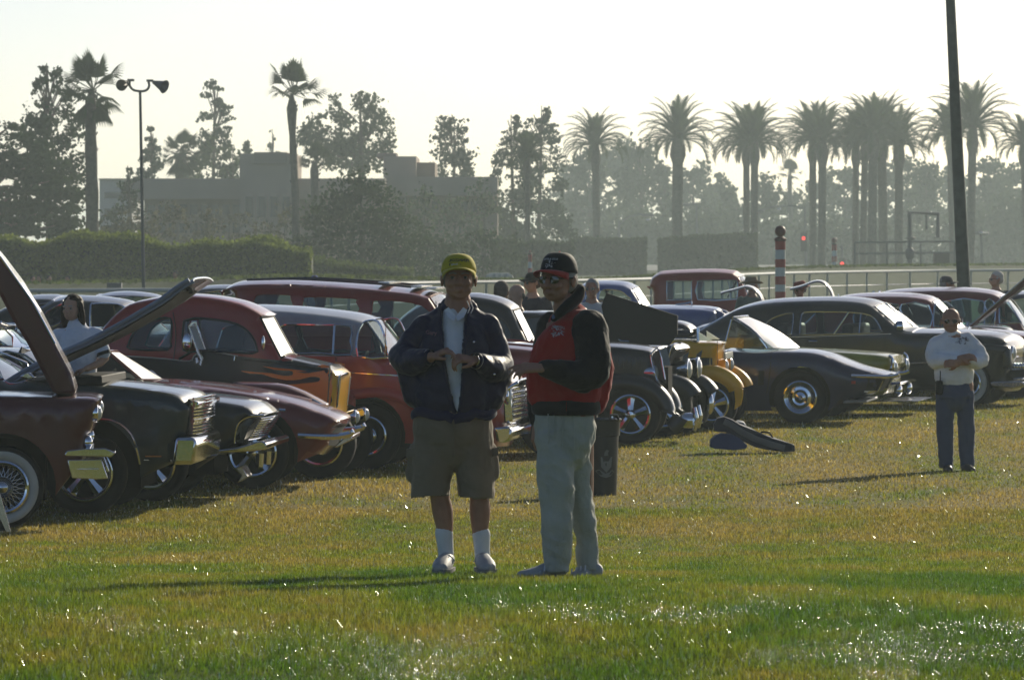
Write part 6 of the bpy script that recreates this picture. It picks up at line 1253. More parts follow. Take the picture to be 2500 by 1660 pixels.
YC = cloth('yellow_cap', (.46, .39, .02), .8, (30, .3, .004)); NAVYJ = cloth('navy_satin', (.012, .012, .042), .5, (6, .6, .03)); KHAKI = cloth('khaki_cotton', (.20, .16, .11), .9, (9, .5, .02)); WHITEC = cloth('white_cotton', (.78, .79, .8), .9, (9, .4, .02)); RIBN = cloth('navy_rib', (.015, .014, .05), .9, (60, .6, .004))
cp = cap(T, M, k, man, YC, YC, .160/.155, .090, tilt=-.02, button=YC, brimlen=.09)
R0 = Matrix.Rotation(-.10, 3, 'X')
def capplace(u0, v0, wv, hgt, tilt, kk, TT):
    Rr = Matrix.Rotation(tilt, 3, 'X')
    def f(u, v, w_):
        a = (u0+u)/.09; th = max(.02, min(1.4, (v0+v)/hgt)); r_ = cos(th)**.6+.03+w_*5; return TT(*(Rr @ Vector((.084*kk*wv*r_*sin(a), (.008-.101*r_*cos(a))*kk, (.032+hgt*sin(th)+.002)*kk))))
    return f
NV = mat('navy_print', (.01, .012, .03), .7); WP = mat('white_print', (.5, .5, .5), .7); PP = mat('pink_thread', (.45, .25, .27), .7)
pf = capplace(-.0, .052, .160/.155, .090, -.02, k, T); text_on('lettering', 'PENNZOIL', .026, pf, NV, cp)
pf = capplace(.022, .030, .160/.155, .090, -.02, k, T)
b = MB(); g_ = [(-.034, -.006), (.03, -.011), (.034, .004), (.02, .008), (-.02, .007)]; b.add([pf(u, v, .0005) for u, v in g_], [(0, 1, 2, 3, 4)]); b.build('badge', NV, cp); text_on('badge_lettering', 'Racing', .013, capplace(.024, .029, .160/.155, .090, -.02, k, T), WP, cp, .002)
# white polo shirt
B = Blob(); B.limb([Q(1112, 775, .04), Q(1112, 830, .02), Q(1110, 900, -.01), Q(1108, 985, -.02)], [(.09, .11), (.125, .13), (.14, .13), (.13, .13)], 18); B.limb([Q(1078, 795, .03), Q(1150, 795, .03)], [.05, .05])
B.limb([Q(1125, 960, -.15), Q(1120, 1000, -.16)], [(.02, .035), (.012, .02)]); shirt = B.done('polo_shirt', WHITEC, man, .008, 3, None, .009, 9)
for s_ in (-1, 1):
    b = MB(); c_ = [Q(1113, 772, -.115), Q(1113+s_*18, 750, -.06), Q(1113+s_*28, 757, -.05), Q(1113+s_*20, 774, -.12), Q(1113+s_*4, 784, -.145)]; b.prism(c_, (0, .006, 0)); b.build('collar', WHITEC, shirt)
# jacket: two fronts, back and sleeves
def shell(parts, name, m, parent, vox=.009, wr=.012, ws=9, cut=None, seed=0, smooth=3):
    B = Blob()
    for p_ in parts: B.limb(*p_) if len(p_[0]) > 1 else B.ell(p_[0][0], p_[1])
    o = B.done(name, m, parent, vox, smooth, None, wr, ws, seed)
    if cut:
        bm = bmesh.new(); bm.from_mesh(o.data); kill = [f for f in bm.faces if cut(f.calc_center_median())]; bmesh.ops.delete(bm, geom=kill, context='FACES'); bm.to_mesh(o.data); bm.free()
    return o
def opening(v):          # the open front of the jacket in local metres
    if v.y > -.02: return False
    zt, zb_ = Q(0, 735).z, Q(0, 1012).z; t_ = (zt-v.z)/(zt-zb_)
    if t_ < -.02 or t_ > 1: return False
    xl = np.interp(t_, [0, .15, .5, .85, 1], [Q(1080, 0).x, Q(1078, 0).x, Q(1086, 0).x, Q(1102, 0).x, Q(1116, 0).x]); xr = np.interp(t_, [0, .15, .5, .85, 1], [Q(1140, 0).x, Q(1135, 0).x, Q(1130, 0).x, Q(1124, 0).x, Q(1118, 0).x])
    return xl < v.x < xr
jk = shell([([Q(1114, 758, .05), Q(1112, 800, .03), Q(1108, 880, 0), Q(1108, 940, 0), Q(1108, 985, 0), Q(1108, 1006, 0)], [(.075, .09), (.14, .185), (.165, .20), (.185, .235), (.185, .24), (.165, .205)], 24, 3),
    ([Q(1052, 800, .03), Q(1172, 797, .03)], [.08, .08], 16, 1), ([Q(1052, 800, .03), Q(1090, 765, .04)], [.075, .06], 12, 1), ([Q(1172, 797, .03), Q(1136, 763, .04)], [.075, .06], 12, 1),
    ([Q(1036, 803, .03), Q(1006, 845, .05), Q(984, 872, .03)], [.078, .082, .08], 16, 3), ([Q(984, 870, .04), Q(1005, 885, -.08), Q(1038, 874, -.19)], [.08, .075, .05], 16, 3), ([Q(1000, 890, .0), Q(1022, 965, 0)], [.08, .085], 12, 2),
    ([Q(1186, 800, .03), Q(1205, 850, .05), Q(1219, 895, .03)], [.078, .084, .084], 16, 3), ([Q(1219, 893, .03), Q(1202, 902, -.08), Q(1176, 885, -.20)], [.082, .076, .05], 16, 3), ([Q(1213, 905, .03), Q(1190, 965, 0)], [.09, .10], 12, 2),
    ([Q(1085, 745, .05), Q(1105, 737, .09), Q(1140, 737, .09), Q(1155, 748, .04)], [.03, .032, .032, .03], 10, 2)], 'jacket', NAVYJ, man, .009, .012, 8, opening)
sm = jk.modifiers.new('s', 'SOLIDIFY'); sm.thickness = .012; sm.offset = -1
b = MB(); hemp = [Q(1108, 1008, 0)+Vector((.235*sin(a), -.185*cos(a), .012*sin(a*5)-(.03 if abs(a) < .5 else 0))) for a in [2*pi*i/36 for i in range(36)]]; b.tube(hemp+[hemp[0]], [(.028, .010)]*37, 8, False); b.build('waistband', RIBN, jk)
for w_, e_ in ((wL, eL), (wR, eR)):
    dv = (w_-e_).normalized()
    for q_, m_, r_ in ((.0, RIBN, .046), (.012, WP, .0475), (.024, RIBN, .046), (.036, WP, .0465), (.046, RIBN, .042)):
        c_ = w_-dv*.055+dv*q_; b = MB(); b.tube([c_, c_+dv*.012], r_, 14, False); b.build('cuff', m_, jk)
for x_ in (1150, 1158):
    b = MB(); b.tube([Q(x_-10, 735, -.035), Q(x_-3, 752, -.07), Q(x_-8, 765, -.1)], .003, 5); b.build('collar_stripe', WP, jk)
from mathutils.bvhtree import BVHTree
def onto(o, f, lift=.003):
    """project points along +y (into the body) onto the front of O"""
    bv = BVHTree.FromPolygons([v.co for v in o.data.vertices], [p.vertices for p in o.data.polygons])
    def g(u, v, w_):
        p = f(u, v); h = bv.ray_cast(Vector((p.x, -2, p.z)), Vector((0, 1, 0)))[0]; return Vector((p.x, (h.y if h else p.y)-lift-abs(w_), p.z))
    return g
for ks, xs_e in enumerate(((1079, 1078, 1086, 1102, 1116), (1141, 1136, 1131, 1125, 1118))):
    pe = []
    for i_ in range(22):
        t_ = i_/21; y_ = 742+t_*268; pe.append(onto(jk, lambda u, v: Q(np.interp(t_, [0, .15, .5, .85, 1], xs_e)+(-4 if ks == 0 else 4), y_), .002)(0, 0, 0))
    b = MB(); b.tube(pe, [(.006, .013)]*22, 8); b.build('front_placket', NAVYJ, jk)
text_on('name_lettering', 'Gary', .032, onto(jk, lambda u, v: Q(1053, 812)+Vector((u, 0, v-.1*u))), PP, jk, .001)
for (x_, y_) in ((1157, 834), (1091, 934), (1207, 912), (1103, 1014)):
    p = onto(jk, lambda u, v: Q(x_, y_))(0, 0, 0); b = MB(); b.ell(p, (.007, .004, .007), None, 10, 6); b.build('snap_button', CHROME, jk)
b = MB(); dv = (wR-eR).normalized(); c_ = wR-dv*.0; b.tube([c_, c_+dv*.022], .036, 14, False); b.build('wristwatch', CHROME, man)
# cargo shorts
def shorts_fn(co): return co
st = shell([([Q(1106, 985, .0), Q(1105, 1040, .0), Q(1104, 1080, 0)], [(.165, .20), (.18, .225), (.16, .215)], 22, 2),
    ([Q(1066, 1060, 0), Q(1058, 1130, 0), Q(1049, 1215, 0)], [(.13, .125), (.13, .118), (.125, .108)], 20, 2), ([Q(1148, 1060, 0), Q(1158, 1130, 0), Q(1164, 1217, 0)], [(.13, .125), (.13, .112), (.125, .104)], 20, 2),
    ([Q(1012, 1095, .01), Q(1006, 1160, .01)], [.03, .038], 10, 1), ([Q(1200, 1095, .01), Q(1204, 1155, .01)], [.03, .038], 10, 1)], 'cargo_shorts', KHAKI, man, .009, .008, 9, lambda v: v.z < Q(0, 1211).z-.01*sin(v.x*14), 3)
sm = st.modifiers.new('s', 'SOLIDIFY'); sm.thickness = .008; sm.offset = -1
for x_, s_ in ((1006, -1), (1203, 1)):
    b = MB(); b.prism([Q(x_-14, 1095, -.03), Q(x_+12, 1092, -.07), Q(x_+14, 1112, -.08), Q(x_-15, 1118, -.04)], (0, .03, 0)); o = b.build('pocket_flap', KHAKI, st); bv_ = o.modifiers.new('b', 'BEVEL'); bv_.width = .006
b = MB(); b.tube([Q(1106, 1015, -.19), Q(1108, 1080, -.185), Q(1110, 1120, -.14)], .003, 5); b.build('fly_seam', KHAKI, st)
SOCK = cloth('white_sock', (.66, .68, .7), .95, (70, .5, .003)); SHOE = mat('white_trainer', (.36, .37, .38), .6, var=.1, vscale=20); SOLE = mat('shoe_sole', (.2, .2, .2), .7)
for (c_, e_, f_, tp) in ((1084, 1090, 1078, 1300), (1175, 1178, 1188, 1304)):
    B = Blob(); B.limb([Q(c_, tp, .01), Q((c_+e_)/2, 1330, .01), Q(e_, 1366, .012)], [.053, .047, .044]); B.done('sock', SOCK, man, .006, 1)
    B = Blob(); B.limb([Q(e_, 1360, .05), Q(e_, 1368, .0), Q(f_, 1380, -.13), Q(f_-(4 if f_ < e_ else -4), 1386, -.20)], [(.048, .044), (.056, .046), (.045, .052), (.028, .042)], 14, 3); sh = B.done('shoe', SHOE, man, .006, 2)
    for q_ in (.25, .5): 
        a0 = Q(e_, 1356, -.02).lerp(Q(f_, 1376, -.13), q_); b = MB(); b.tube([a0+Vector((-.048, .01, -.02)), a0+Vector((-.02, -.012, .012)), a0+Vector((.02, -.012, .012)), a0+Vector((.048, .01, -.02))], [(.004, .013)]*4, 8); b.build('strap', SOCK, sh)
    b = MB(); b.prism([Q(e_-22, 1392, .07), Q(e_+22, 1392, .07), Q(f_+26, 1398, -.17), Q(f_+4, 1400, -.245), Q(f_-24, 1398, -.18)], (0, 0, .022)); b.build('sole', SOLE, sh)
# ---------------------------------------------------------------- man in the red and black jacket, facing left
d = 32.2; px0 = 1385; og = person('', px0, d); og.z += .04; Q = mapper(px0, d, og.z)
B = Blob(); T, M, k = head(B, Q(1362, 682, 0), (-.62, -1, 0), .262, .16)
B.limb([Q(1378, 738, .03), Q(1392, 790, .05)], [(.062, .068), (.075, .085)])
B.limb([Q(1395, 790, .05), Q(1392, 900, .02), Q(1390, 1000, .02)], [(.12, .14), (.17, .16), (.15, .15)])
sN, eN, wN = Q(1440, 795, -.13), Q(1442, 905, -.17), Q(1325, 898, -.34)
sF, eF, wF = Q(1352, 790, .15), Q(1322, 920, .17), Q(1312, 1030, .05)
B.limb([sN, eN, wN], [.055, .048, .031]); B.limb([sF, eF, wF], [.05, .044, .03])
hand(B, wN, Q(1272, 898, -.38)-wN, (.1, .6, -1), .25, .19, spread=.25, thumb_side=-1, curls=(.18, .3, .38, .5))
hand(B, wF, Q(1303, 1100, .0)-wF, (.8, .3, 0), .35, .19, thumb_side=1)
B.limb([Q(1362, 1010, -.03), Q(1362, 1120, -.05), Q(1365, 1230, -.05), Q(1368, 1360, -.03)], [.09, .085, .06, .045]); B.limb([Q(1410, 1010, .08), Q(1415, 1150, .12), Q(1425, 1260, .14), Q(1432, 1370, .14)], [.09, .08, .055, .045])
man2 = B.done('person', SKIN, None, .0055, 2); finish(man2, og, 'man in red jacket with black sleeves, dark cap and sunglasses, facing left')
hr = hair(T, M, k, man2, HAIRG, .16/.155, seed=2); sunglasses(T, k, man2, .16/.155)
BLKC = cloth('black_cap_cloth', (.012, .012, .014), .7, (30, .3, .004)); REDB = cloth('red_brim', (.40, .02, .015), .7, (30, .3, .004)); REDJ = cloth('red_fleece', (.34, .012, .010), .9, (8, .5, .02)); BLKJ = cloth('black_sleeve', (.010, .010, .011), .75, (7, .6, .03)); RIBK = cloth('black_rib', (.012, .012, .013), .9, (60, .6, .004))
cp = cap(T, M, k, man2, BLKC, REDB, .16/.155, .10, tilt=-.06, button=REDB, brimlen=.08)
pf = capplace(-.0, .066, .16/.155, .10, -.06, k, T); text_on('lettering', 'ROD & STYLE', .016, pf, WP, cp)
def emblem(pf, m_, par, s_=1, seed=3):
    rs = random.Random(seed); b = MB()
    for i in range(16):
        a = rs.random()*6.28; r0 = rs.uniform(.002, .012)*s_; r1 = r0+rs.uniform(.004, .010)*s_; a2 = a+rs.uniform(-.6, .6); w_ = .0016*s_
        p0, p1 = (r0*cos(a)*1.5, r0*sin(a)), (r1*cos(a2)*1.7, r1*sin(a2)); b.add([pf(p0[0]-w_, p0[1]-w_, 0), pf(p0[0]+w_, p0[1]+w_, 0), pf(p1[0]+w_, p1[1], 0), pf(p1[0]-w_, p1[1]+w_, 0)], [(0, 1, 2, 3)])
    return b.build('emblem', m_, par)
emblem(capplace(.0, .04, .16/.155, .10, -.06, k, T), WP, cp, 1.3)
jk = shell([([Q(1402, 776, .04), Q(1403, 806, .02), Q(1392, 860, 0), Q(1382, 920, 0), Q(1382, 975, 0), Q(1382, 1002, 0)], [(.09, .085), (.155, .145), (.19, .2), (.19, .215), (.18, .195), (.165, .165)], 24, 3),
    ([Q(1372, 800, .12), Q(1436, 798, -.08)], [.09, .095], 16, 1), ([Q(1400, 770, .05), Q(1436, 795, -.05)], [.06, .08], 12, 1), ([Q(1440, 830, .03), Q(1456, 900, .05), Q(1448, 980, .03)], [.10, .095, .08], 12, 2), ([Q(1345, 870, -.02), Q(1330, 920, -.02), Q(1325, 960, -.02)], [.10, .10, .09], 12, 2)], 'jacket', REDJ, man2, .009, .009, 8, seed=4)
slv = shell([([Q(1438, 800, -.12), Q(1447, 860, -.16), Q(1445, 905, -.17)], [.10, .10, .10], 16, 3), ([Q(1445, 905, -.17), Q(1400, 915, -.25), Q(1335, 898, -.32)], [.095, .078, .052], 16, 3), ([Q(1440, 910, -.15), Q(1420, 930, -.17)], [.085, .07], 12, 1)], 'sleeve', BLKJ, jk, .009, .011, 9, seed=5)
slv2 = shell([([Q(1350, 800, .17), Q(1325, 920, .18), Q(1314, 1020, .07)], [.09, .08, .055], 16, 3)], 'sleeve', BLKJ, jk, .009, .008, 9, seed=6)
B = Blob(); B.limb([Q(1352, 778, -.08), Q(1376, 755, -.07), Q(1408, 728, .03), Q(1418, 708, .06)], [.02, .03, .036, .026]); B.limb([Q(1418, 706, .08), Q(1395, 706, .13), Q(1370, 735, .1)], [.028, .028, .022]); B.done('collar', RIBK, jk, .007, 2)
B = Blob(); B.limb([Q(1352, 775, -.09), Q(1380, 742, -.035), Q(1390, 735, .03)], [.014, .016, .014]); B.done('shirt_collar', cloth('blue_check_shirt', (.14, .18, .3), .9), man2, .006, 1)
b = MB(); hp = [Q(1382, 994, 0)+Vector((.178*sin(a), -.18*cos(a), 0)) for a in [2*pi*i/36 for i in range(36)]]; b.tube(hp+[hp[0]], [(.042, .016)]*37, 8, False); b.build('waistband', RIBK, jk)
pj = onto(jk, lambda u, v: Q(1358, 808)+Vector((u, 0, v))); emblem(pj, WP, jk, 1.9, 5); text_on('chest_lettering', 'CRUISERS', .017, onto(jk, lambda u, v: Q(1362, 797)+Vector((u, 0, v-8*u*u+.0))), WP, jk, .0008)
b = MB(); dv = (wN-eN).normalized(); fp = Q(1278, 905, -.385); b.ell(fp, (.010, .011, .005)); b.build('ring', mat('gold', (.6, .4, .12), .25, 1), man2)
TRO = cloth('grey_green_trousers', (.42, .425, .37), .9, (7, .8, .04))
tr_ = shell([([Q(1380, 985, .0), Q(1378, 1040, .0), Q(1375, 1090, 0)], [(.15, .15), (.165, .168), (.15, .15)], 22, 2), ([Q(1356, 1060, -.04), Q(1358, 1180, -.07), Q(1362, 1290, -.08), Q(1357, 1392, -.05)], [(.12, .11), (.11, .10), (.092, .082), (.09, .07)], 18, 2), ([Q(1402, 1050, .07), Q(1412, 1180, .12), Q(1428, 1290, .15), Q(1437, 1394, .15)], [(.12, .09), (.10, .07), (.085, .06), (.08, .058)], 18, 2)], 'trousers', TRO, man2, .009, .018, 6, lambda v: v.z < Q(0, 1394).z, 7)
sm = tr_.modifiers.new('s', 'SOLIDIFY'); sm.thickness = .006; sm.offset = -1
for x_ in (1338, 1352, 1372, 1400):
    b = MB(); b.tube([Q(x_, 1010, -.165), Q(x_+2, 1060, -.175), Q(x_+1, 1100, -.16)], .0035, 5); b.build('pleat', TRO, tr_)
for (hx, hy, tx, dy, dy2, sc) in ((1352, 1396, 1268, -.03, -.12, 1), (1440, 1398, 1400, .13, .03, .95)):
    B = Blob(); B.limb([Q(hx+14, hy-6, dy), Q(hx-6, hy-6, dy), Q((hx+tx)/2, hy+2, (dy+dy2)/2), Q(tx+4, hy+8, dy2)], [(.05*sc, .045), (.052*sc, .048), (.036*sc, .048), (.026*sc, .04)], 14, 3); sh = B.done('shoe', SHOE, man2, .006, 2)
    for q_ in range(4): a0 = Q(hx-12-q_*11, hy-10+q_*3.2, (dy+dy2)/2-.01); b = MB(); b.tube([a0+Vector((0, -.035, -.01)), a0+Vector((.003, 0, .02)), a0+Vector((0, .035, -.01))], .005, 6); b.build('lace', SOCK, sh)
# ---------------------------------------------------------------- man in the white sweatshirt, arms crossed
d = 58.6; px0 = 2322; og = person('', px0, d); Q = mapper(px0, d, og.z); WSW = cloth('white_sweatshirt', (.78, .79, .8), .95, (10, .6, .02)); JEAN = cloth('blue_jeans', (.06, .08, .14), .9, (12, .5, .015))
B = Blob(); T, M, k = head(B, Q(2321, 783, 0), (-.05, -1, -.03), .25, .17)
B.limb([Q(2323, 808, .03), Q(2325, 830, .03)], [.065, .075]); B.limb([Q(2327, 830, .03), Q(2328, 930, 0)], [(.11, .16), (.13, .15)])
B.limb([Q(2284, 845, .02), Q(2280, 880, -.05), Q(2345, 876, -.24)], [.05, .045, .034]); B.limb([Q(2368, 840, .02), Q(2392, 875, -.04), Q(2335, 885, -.26)], [.05, .045, .034])
hand(B, Q(2345, 874, -.24), (1, -.1, .12), (0, .8, -.6), .35, .18, thumb_side=-1); hand(B, Q(2340, 887, -.26), (-1, 0, 0), (0, 1, -.2), .5, .18)
B.limb([Q(2305, 940, 0), Q(2306, 1040, .0), Q(2310, 1130, .0), Q(2312, 1143, -.03)], [.09, .07, .045, .04]); B.limb([Q(2355, 940, .0), Q(2356, 1040, .03), Q(2358, 1130, .03), Q(2365, 1143, .0)], [.09, .07, .045, .04])
man3 = B.done('person', SKIN, None, .008, 2); finish(man3, og, 'bald man in white sweatshirt and jeans with crossed arms, alone on the grass at right'); sunglasses(T, k, man3, 1.1)
B = Blob(); [B.b.ell(T(s_*.078, .03, .01), (.012, .05, .03), M) for s_ in (-1, 1)]; B.b.ell(T(0, .07, -.01), (.07, .04, .05), M); B.done('hair', HAIRG, man3, .009, 1)
sw = shell([([Q(2326, 826, .03), Q(2327, 850, .02), Q(2328, 890, 0), Q(2330, 920, 0), Q(2331, 938, 0)], [(.10, .12), (.14, .185), (.155, .195), (.16, .195), (.135, .172)], 22, 3), ([Q(2296, 838, .03), Q(2362, 834, .03)], [.09, .09], 12, 1),
    ([Q(2286, 845, .02), Q(2280, 866, -.02), Q(2284, 882, -.06)], [.09, .085, .08], 14, 2), ([Q(2284, 880, -.07), Q(2310, 880, -.16), Q(2332, 878, -.21)], [.07, .065, .052], 14, 2),
    ([Q(2368, 840, .02), Q(2388, 862, -.02), Q(2396, 878, -.05)], [.085, .085, .08], 14, 2), ([Q(2396, 878, -.05), Q(2382, 886, -.15), Q(2374, 882, -.2)], [.08, .065, .05], 14, 2)], 'sweatshirt', WSW, man3, .011, .012, 9)
pj = onto(sw, lambda u, v: Q(2350, 833)+Vector((u, 0, v))); emblem(pj, mat('dark_embroidery', (.05, .02, .03), .8), sw, 2.6, 8); text_on('chest_lettering', 'CRUISERS', .02, onto(sw, lambda u, v: Q(2350, 826)+Vector((u, 0, v-7*u*u))), NV, sw, .0008)
jn = shell([([Q(2330, 932, 0), Q(2330, 970, 0)], [(.13, .17), (.15, .19)], 20, 1), ([Q(2308, 960, 0), Q(2307, 1050, 0), Q(2310, 1136, 0)], [.10, .084, .072], 16, 2), ([Q(2355, 960, 0), Q(2359, 1050, .03), Q(2361, 1136, .03)], [.095, .082, .07], 16, 2)], 'jeans', JEAN, man3, .011, .01, 9, lambda v: v.z < Q(0, 1141).z)
sm = jn.modifiers.new('s', 'SOLIDIFY'); sm.thickness = .008; sm.offset = -1
for x_, t_ in ((2313, 2318), (2358, 2374)): B = Blob(); B.limb([Q(x_, 1141, .05), Q(x_, 1142, 0), Q(t_, 1148, -.16)], [.045, .05, .035]); B.done('shoe', mat('black_shoe', (.02, .02, .02), .4), man3, .008, 1)
b = MB(); b.box(Q(2293, 946, -.12), (.07, .05, .14)); o = b.build('two_way_radio', BLACK, man3); bv_ = o.modifiers.new('b', 'BEVEL'); bv_.width = .01; b = MB(); b.tube([Q(2295, 938, -.14), Q(2296, 905, -.17)], .006, 6); b.build('aerial', BLACK, o)
# ---------------------------------------------------------------- woman behind the raised bonnets
d = 51.15; px0 = 190; og = person('', px0, d, z=0); Q = mapper(px0, d, og.z); WP2 = cloth('white_polo', (.72, .74, .8), .9)
B = Blob(); T, M, k = head(B, Q(176, 752, 0), (-.45, -1, 0), .235, .15); B.limb([Q(185, 785, .02), Q(188, 805, .03)], [.05, .06]); B.limb([Q(188, 805, .03), Q(190, 900, 0), Q(190, 980, 0)], [(.09, .13), (.1, .13), (.11, .14)])
B.limb([Q(240, 825, .02), Q(256, 875, .0), Q(212, 900, -.15)], [.042, .038, .027]); B.limb([Q(140, 825, .02), Q(140, 890, .0), Q(170, 915, -.12)], [.042, .038, .027]); hand(B, Q(212, 900, -.15), (-1, -.1, -.3), (0, 0, -1), .4, .17); hand(B, Q(170, 915, -.12), (1, -.1, -.2), (0, 0, -1), .4, .17)
B.limb([Q(170, 990, 0), Q(170, 1110, 0), Q(170, 1205, 0), Q(168, 1222, -.06)], [.08, .06, .04, .035]); B.limb([Q(212, 990, 0), Q(212, 1110, 0), Q(212, 1205, 0), Q(214, 1222, -.06)], [.08, .06, .04, .035])
wo = B.done('person', SKINL, None, .008, 2); finish(wo, og, 'dark-haired woman in a white polo shirt standing behind the raised bonnets'); eyes(T, k, wo, 1)
B = Blob(); B.b.ell(T(0, .025, .035), (.09, .1, .09), M)
for s_ in (-1, 1): B.limb([T(s_*.075, .01, .04), T(s_*.088, .01, -.05), T(s_*.085, .02, -.13), T(s_*.07, .03, -.17)], [.025, .03, .03, .02])
B.limb([T(0, .07, .03), T(0, .085, -.06), T(0, .08, -.15)], [(.07, .06), (.08, .05), (.06, .03)])
def carve(co):
    c0 = T(0, 0, 0); R_ = M.transposed(); out = co.copy()
    for i, p in enumerate(co):
        q = R_ @ (Vector(p)-c0)
        if q.y < -.01 and q.z < .062 and abs(q.x) < .066: q.y = .01; out[i] = c0+M @ q
    return out
B.done('hair', HAIRD, wo, .008, 1, carve, .005, 25)
shell([([Q(188, 800, .02), Q(190, 830, .02), Q(190, 880, 0), Q(190, 960, 0)], [(.09, .1), (.13, .17), (.13, .165), (.13, .16)], 20, 3), ([Q(150, 818, .02), Q(228, 815, .02)], [.06, .06], 12, 1), ([Q(238, 820, .02), Q(252, 862, 0)], [.07, .065], 12, 1), ([Q(142, 820, .02), Q(139, 862, 0)], [.068, .06], 12, 1)], 'polo_shirt', WP2, wo, .009, .006, 10)
b = MB(); dv = (Q(252, 862, 0)-Q(238, 820, .02)).normalized(); c_ = Q(252, 862, 0); b.tube([c_-dv*.01, c_+dv*.02], .068, 14, False); b.build('sleeve_trim', BLACK, wo)
shell([([Q(190, 950, 0), Q(190, 990, 0)], [(.12, .15), (.13, .16)], 16, 1), ([Q(172, 980, 0), Q(170, 1100, 0), Q(170, 1210, 0)], [.09, .07, .06], 12, 2), ([Q(210, 980, 0), Q(212, 1100, 0), Q(212, 1210, 0)], [.09, .07, .06], 12, 2)], 'trousers', JEAN, wo, .011, .005, 9)
# ---------------------------------------------------------------- people further back
def bystander(label, px, hy, d, hh=.24, face=(0, -1, 0), skin=SKINL, top=(.2, .2, .2), lean=0, hat=None, hatc=None, hairm=mat('brown_grey_hair', (.05, .04, .03), .9, spec=.1), shades=False, bald=False, tw=1, legs=(.05, .06, .09), brim=None):
    """px,hy: centre of the head in the photo"""
    x = (px-CX)/FP*d; og = Vector((x, d, 0)); hz = CH+(HY-hy)/FP*d; B = Blob(); T, M, k = head(B, (0, 0, hz), face, hh, .155*hh/.235); L_ = lean; H = hz-.13
    B.limb([(0, .02, hz-.09), (L_*.1, .03, H-.06)], [.058, .068]); B.limb([(L_*.1, .03, H-.08), (L_*.5, .02, H-.35), (L_*.9, 0, H-.62)], [(.1, .15), (.12, .14), (.12, .15)])
    for s_ in (-1, 1):
        a0 = Vector((L_*.12+s_*.19*tw, .03, H-.11)); a1 = a0+Vector((s_*.05-L_*.1, .02, -.29)); a2 = a1+Vector((-s_*.05-L_*.25, -.14, -.2)); B.limb([a0, a1, a2], [.05, .042, .03]); hand(B, a2, (-.1*s_, -.4, -.8), (-s_, 0, 0), .45, .18)
        B.limb([(L_*.9+s_*.09, 0, H-.62), (L_*.7+s_*.1, 0, .5), (L_*.6+s_*.1, 0, .08), (L_*.6+s_*.1, -.12, .04)], [.09, .065, .045, .035])
    o = B.done('person', skin, None, .012, 1); finish(o, og, label)
    tm = cloth('shirt_%d' % int(px), top, .9)
    shell([([(L_*.1, .03, H-.05), (L_*.2, .03, H-.14), (L_*.5, .02, H-.4), (L_*.85, 0, H-.62)], [(.08, .1), (.13, .18*tw), (.145, .19*tw), (.135, .18*tw)], 18, 2)]+[([(L_*.12+s_*.17*tw, .03, H-.12), (L_*.05+s_*.24*tw, .045, H-.38)], [.075, .065], 12, 1) for s_ in (-1, 1)], 'shirt', tm, o, .014, .008, 9)
    shell([([(L_*.85, 0, H-.58), (L_*.9, 0, H-.7)], [(.13, .16), (.13, .17)], 14, 1)]+[([(L_*.9+s_*.09, 0, H-.66), (L_*.7+s_*.1, 0, .5), (L_*.6+s_*.1, 0, .08)], [.1, .08, .065], 12, 1) for s_ in (-1, 1)], 'trousers', cloth('trousers_%d' % int(px), legs, .9), o, .014, .006, 9)
    if not bald: hair(T, M, k, o, hairm, 1.02, seed=int(px))
    else:
        B = Blob(); [B.b.ell(T(s_*.072, .03, -.005), (.012, .045, .03), M) for s_ in (-1, 1)]; B.b.ell(T(0, .06, -.02), (.07, .045, .045), M); B.done('hair', hairm, o, .01, 1)
    if shades: sunglasses(T, k, o, 1.05)
    if hat == 'cap': cap(T, M, k, o, cloth('cap_%d' % int(px), hatc, .8), brim, 1.06, .09)
    if hat == 'cowboy' or hat == 'floppy':
        hm = cloth('hat_%d' % int(px), hatc, .8); b = MB(); n = 24; big = 1.0 if hat == 'cowboy' else .82; rows = []
        for j, (r_, z_, cu) in enumerate(((.19*big, .035, .045 if hat == 'cowboy' else -.02), (.15*big, .025, .02), (.1, .03, 0), (.098, .045, 0), (.09, .10, 0), (.078, .135 if hat == 'cowboy' else .115, 0), (.05, .125 if hat == 'cowboy' else .125, 0), (0, .115, 0))):
            rows.append([T(r_*.88*cos(2*pi*i/n), .01+r_*1.08*sin(2*pi*i/n), z_+cu*cos(2*pi*i/n)**2*1.0) for i in range(n)])
        b.add([v for r_ in rows for v in r_], [(j*n+i, j*n+(i+1) % n, (j+1)*n+(i+1) % n, (j+1)*n+i) for j in range(7) for i in range(n)]); q = b.build('hat', hm, o, sharp=60); sm_ = q.modifiers.new('s', 'SOLIDIFY'); sm_.thickness = .006
        b = MB(); b.tube([T(.1*cos(2*pi*i/20), .01+.108*sin(2*pi*i/20), .05) for i in range(21)], [(.012, .004)]*21, 6, False); b.build('hat_band', BLACK, q)
    return o
bystander('man with short grey hair seen from behind, left of the bald stooping man', 1225, 713, 70.5, .25, (.3, 1, 0), SKIN, (.12, .12, .13), hairm=mat('dark_grey_hair', (.09, .08, .07), .9))
bystander('stooping balding man in a grey-green T-shirt between the two standing men', 1262, 722, 69.8, .26, (-.9, -.35, -.35), SKINL, (.10, .14, .13), -.0, bald=True, hairm=mat('dark_grey_hair', (.09, .08, .07), .9), tw=1.15)
bystander('man in black cap and sunglasses raising his hand, just left of the red-jacketed man', 1300, 690, 74, .25, (-1, -.5, 0), SKINL, (.02, .025, .05), 0, 'cap', (.012, .013, .016), mat('brown_hair', (.06, .04, .03), .7), True)
bystander('man in sunglasses with cropped grey hair peering over the red-jacketed shoulder', 1445, 705, 76, .25, (-.3, -1, 0), SKIN, (.45, .5, .5), 0, None, None, HAIRG, True)
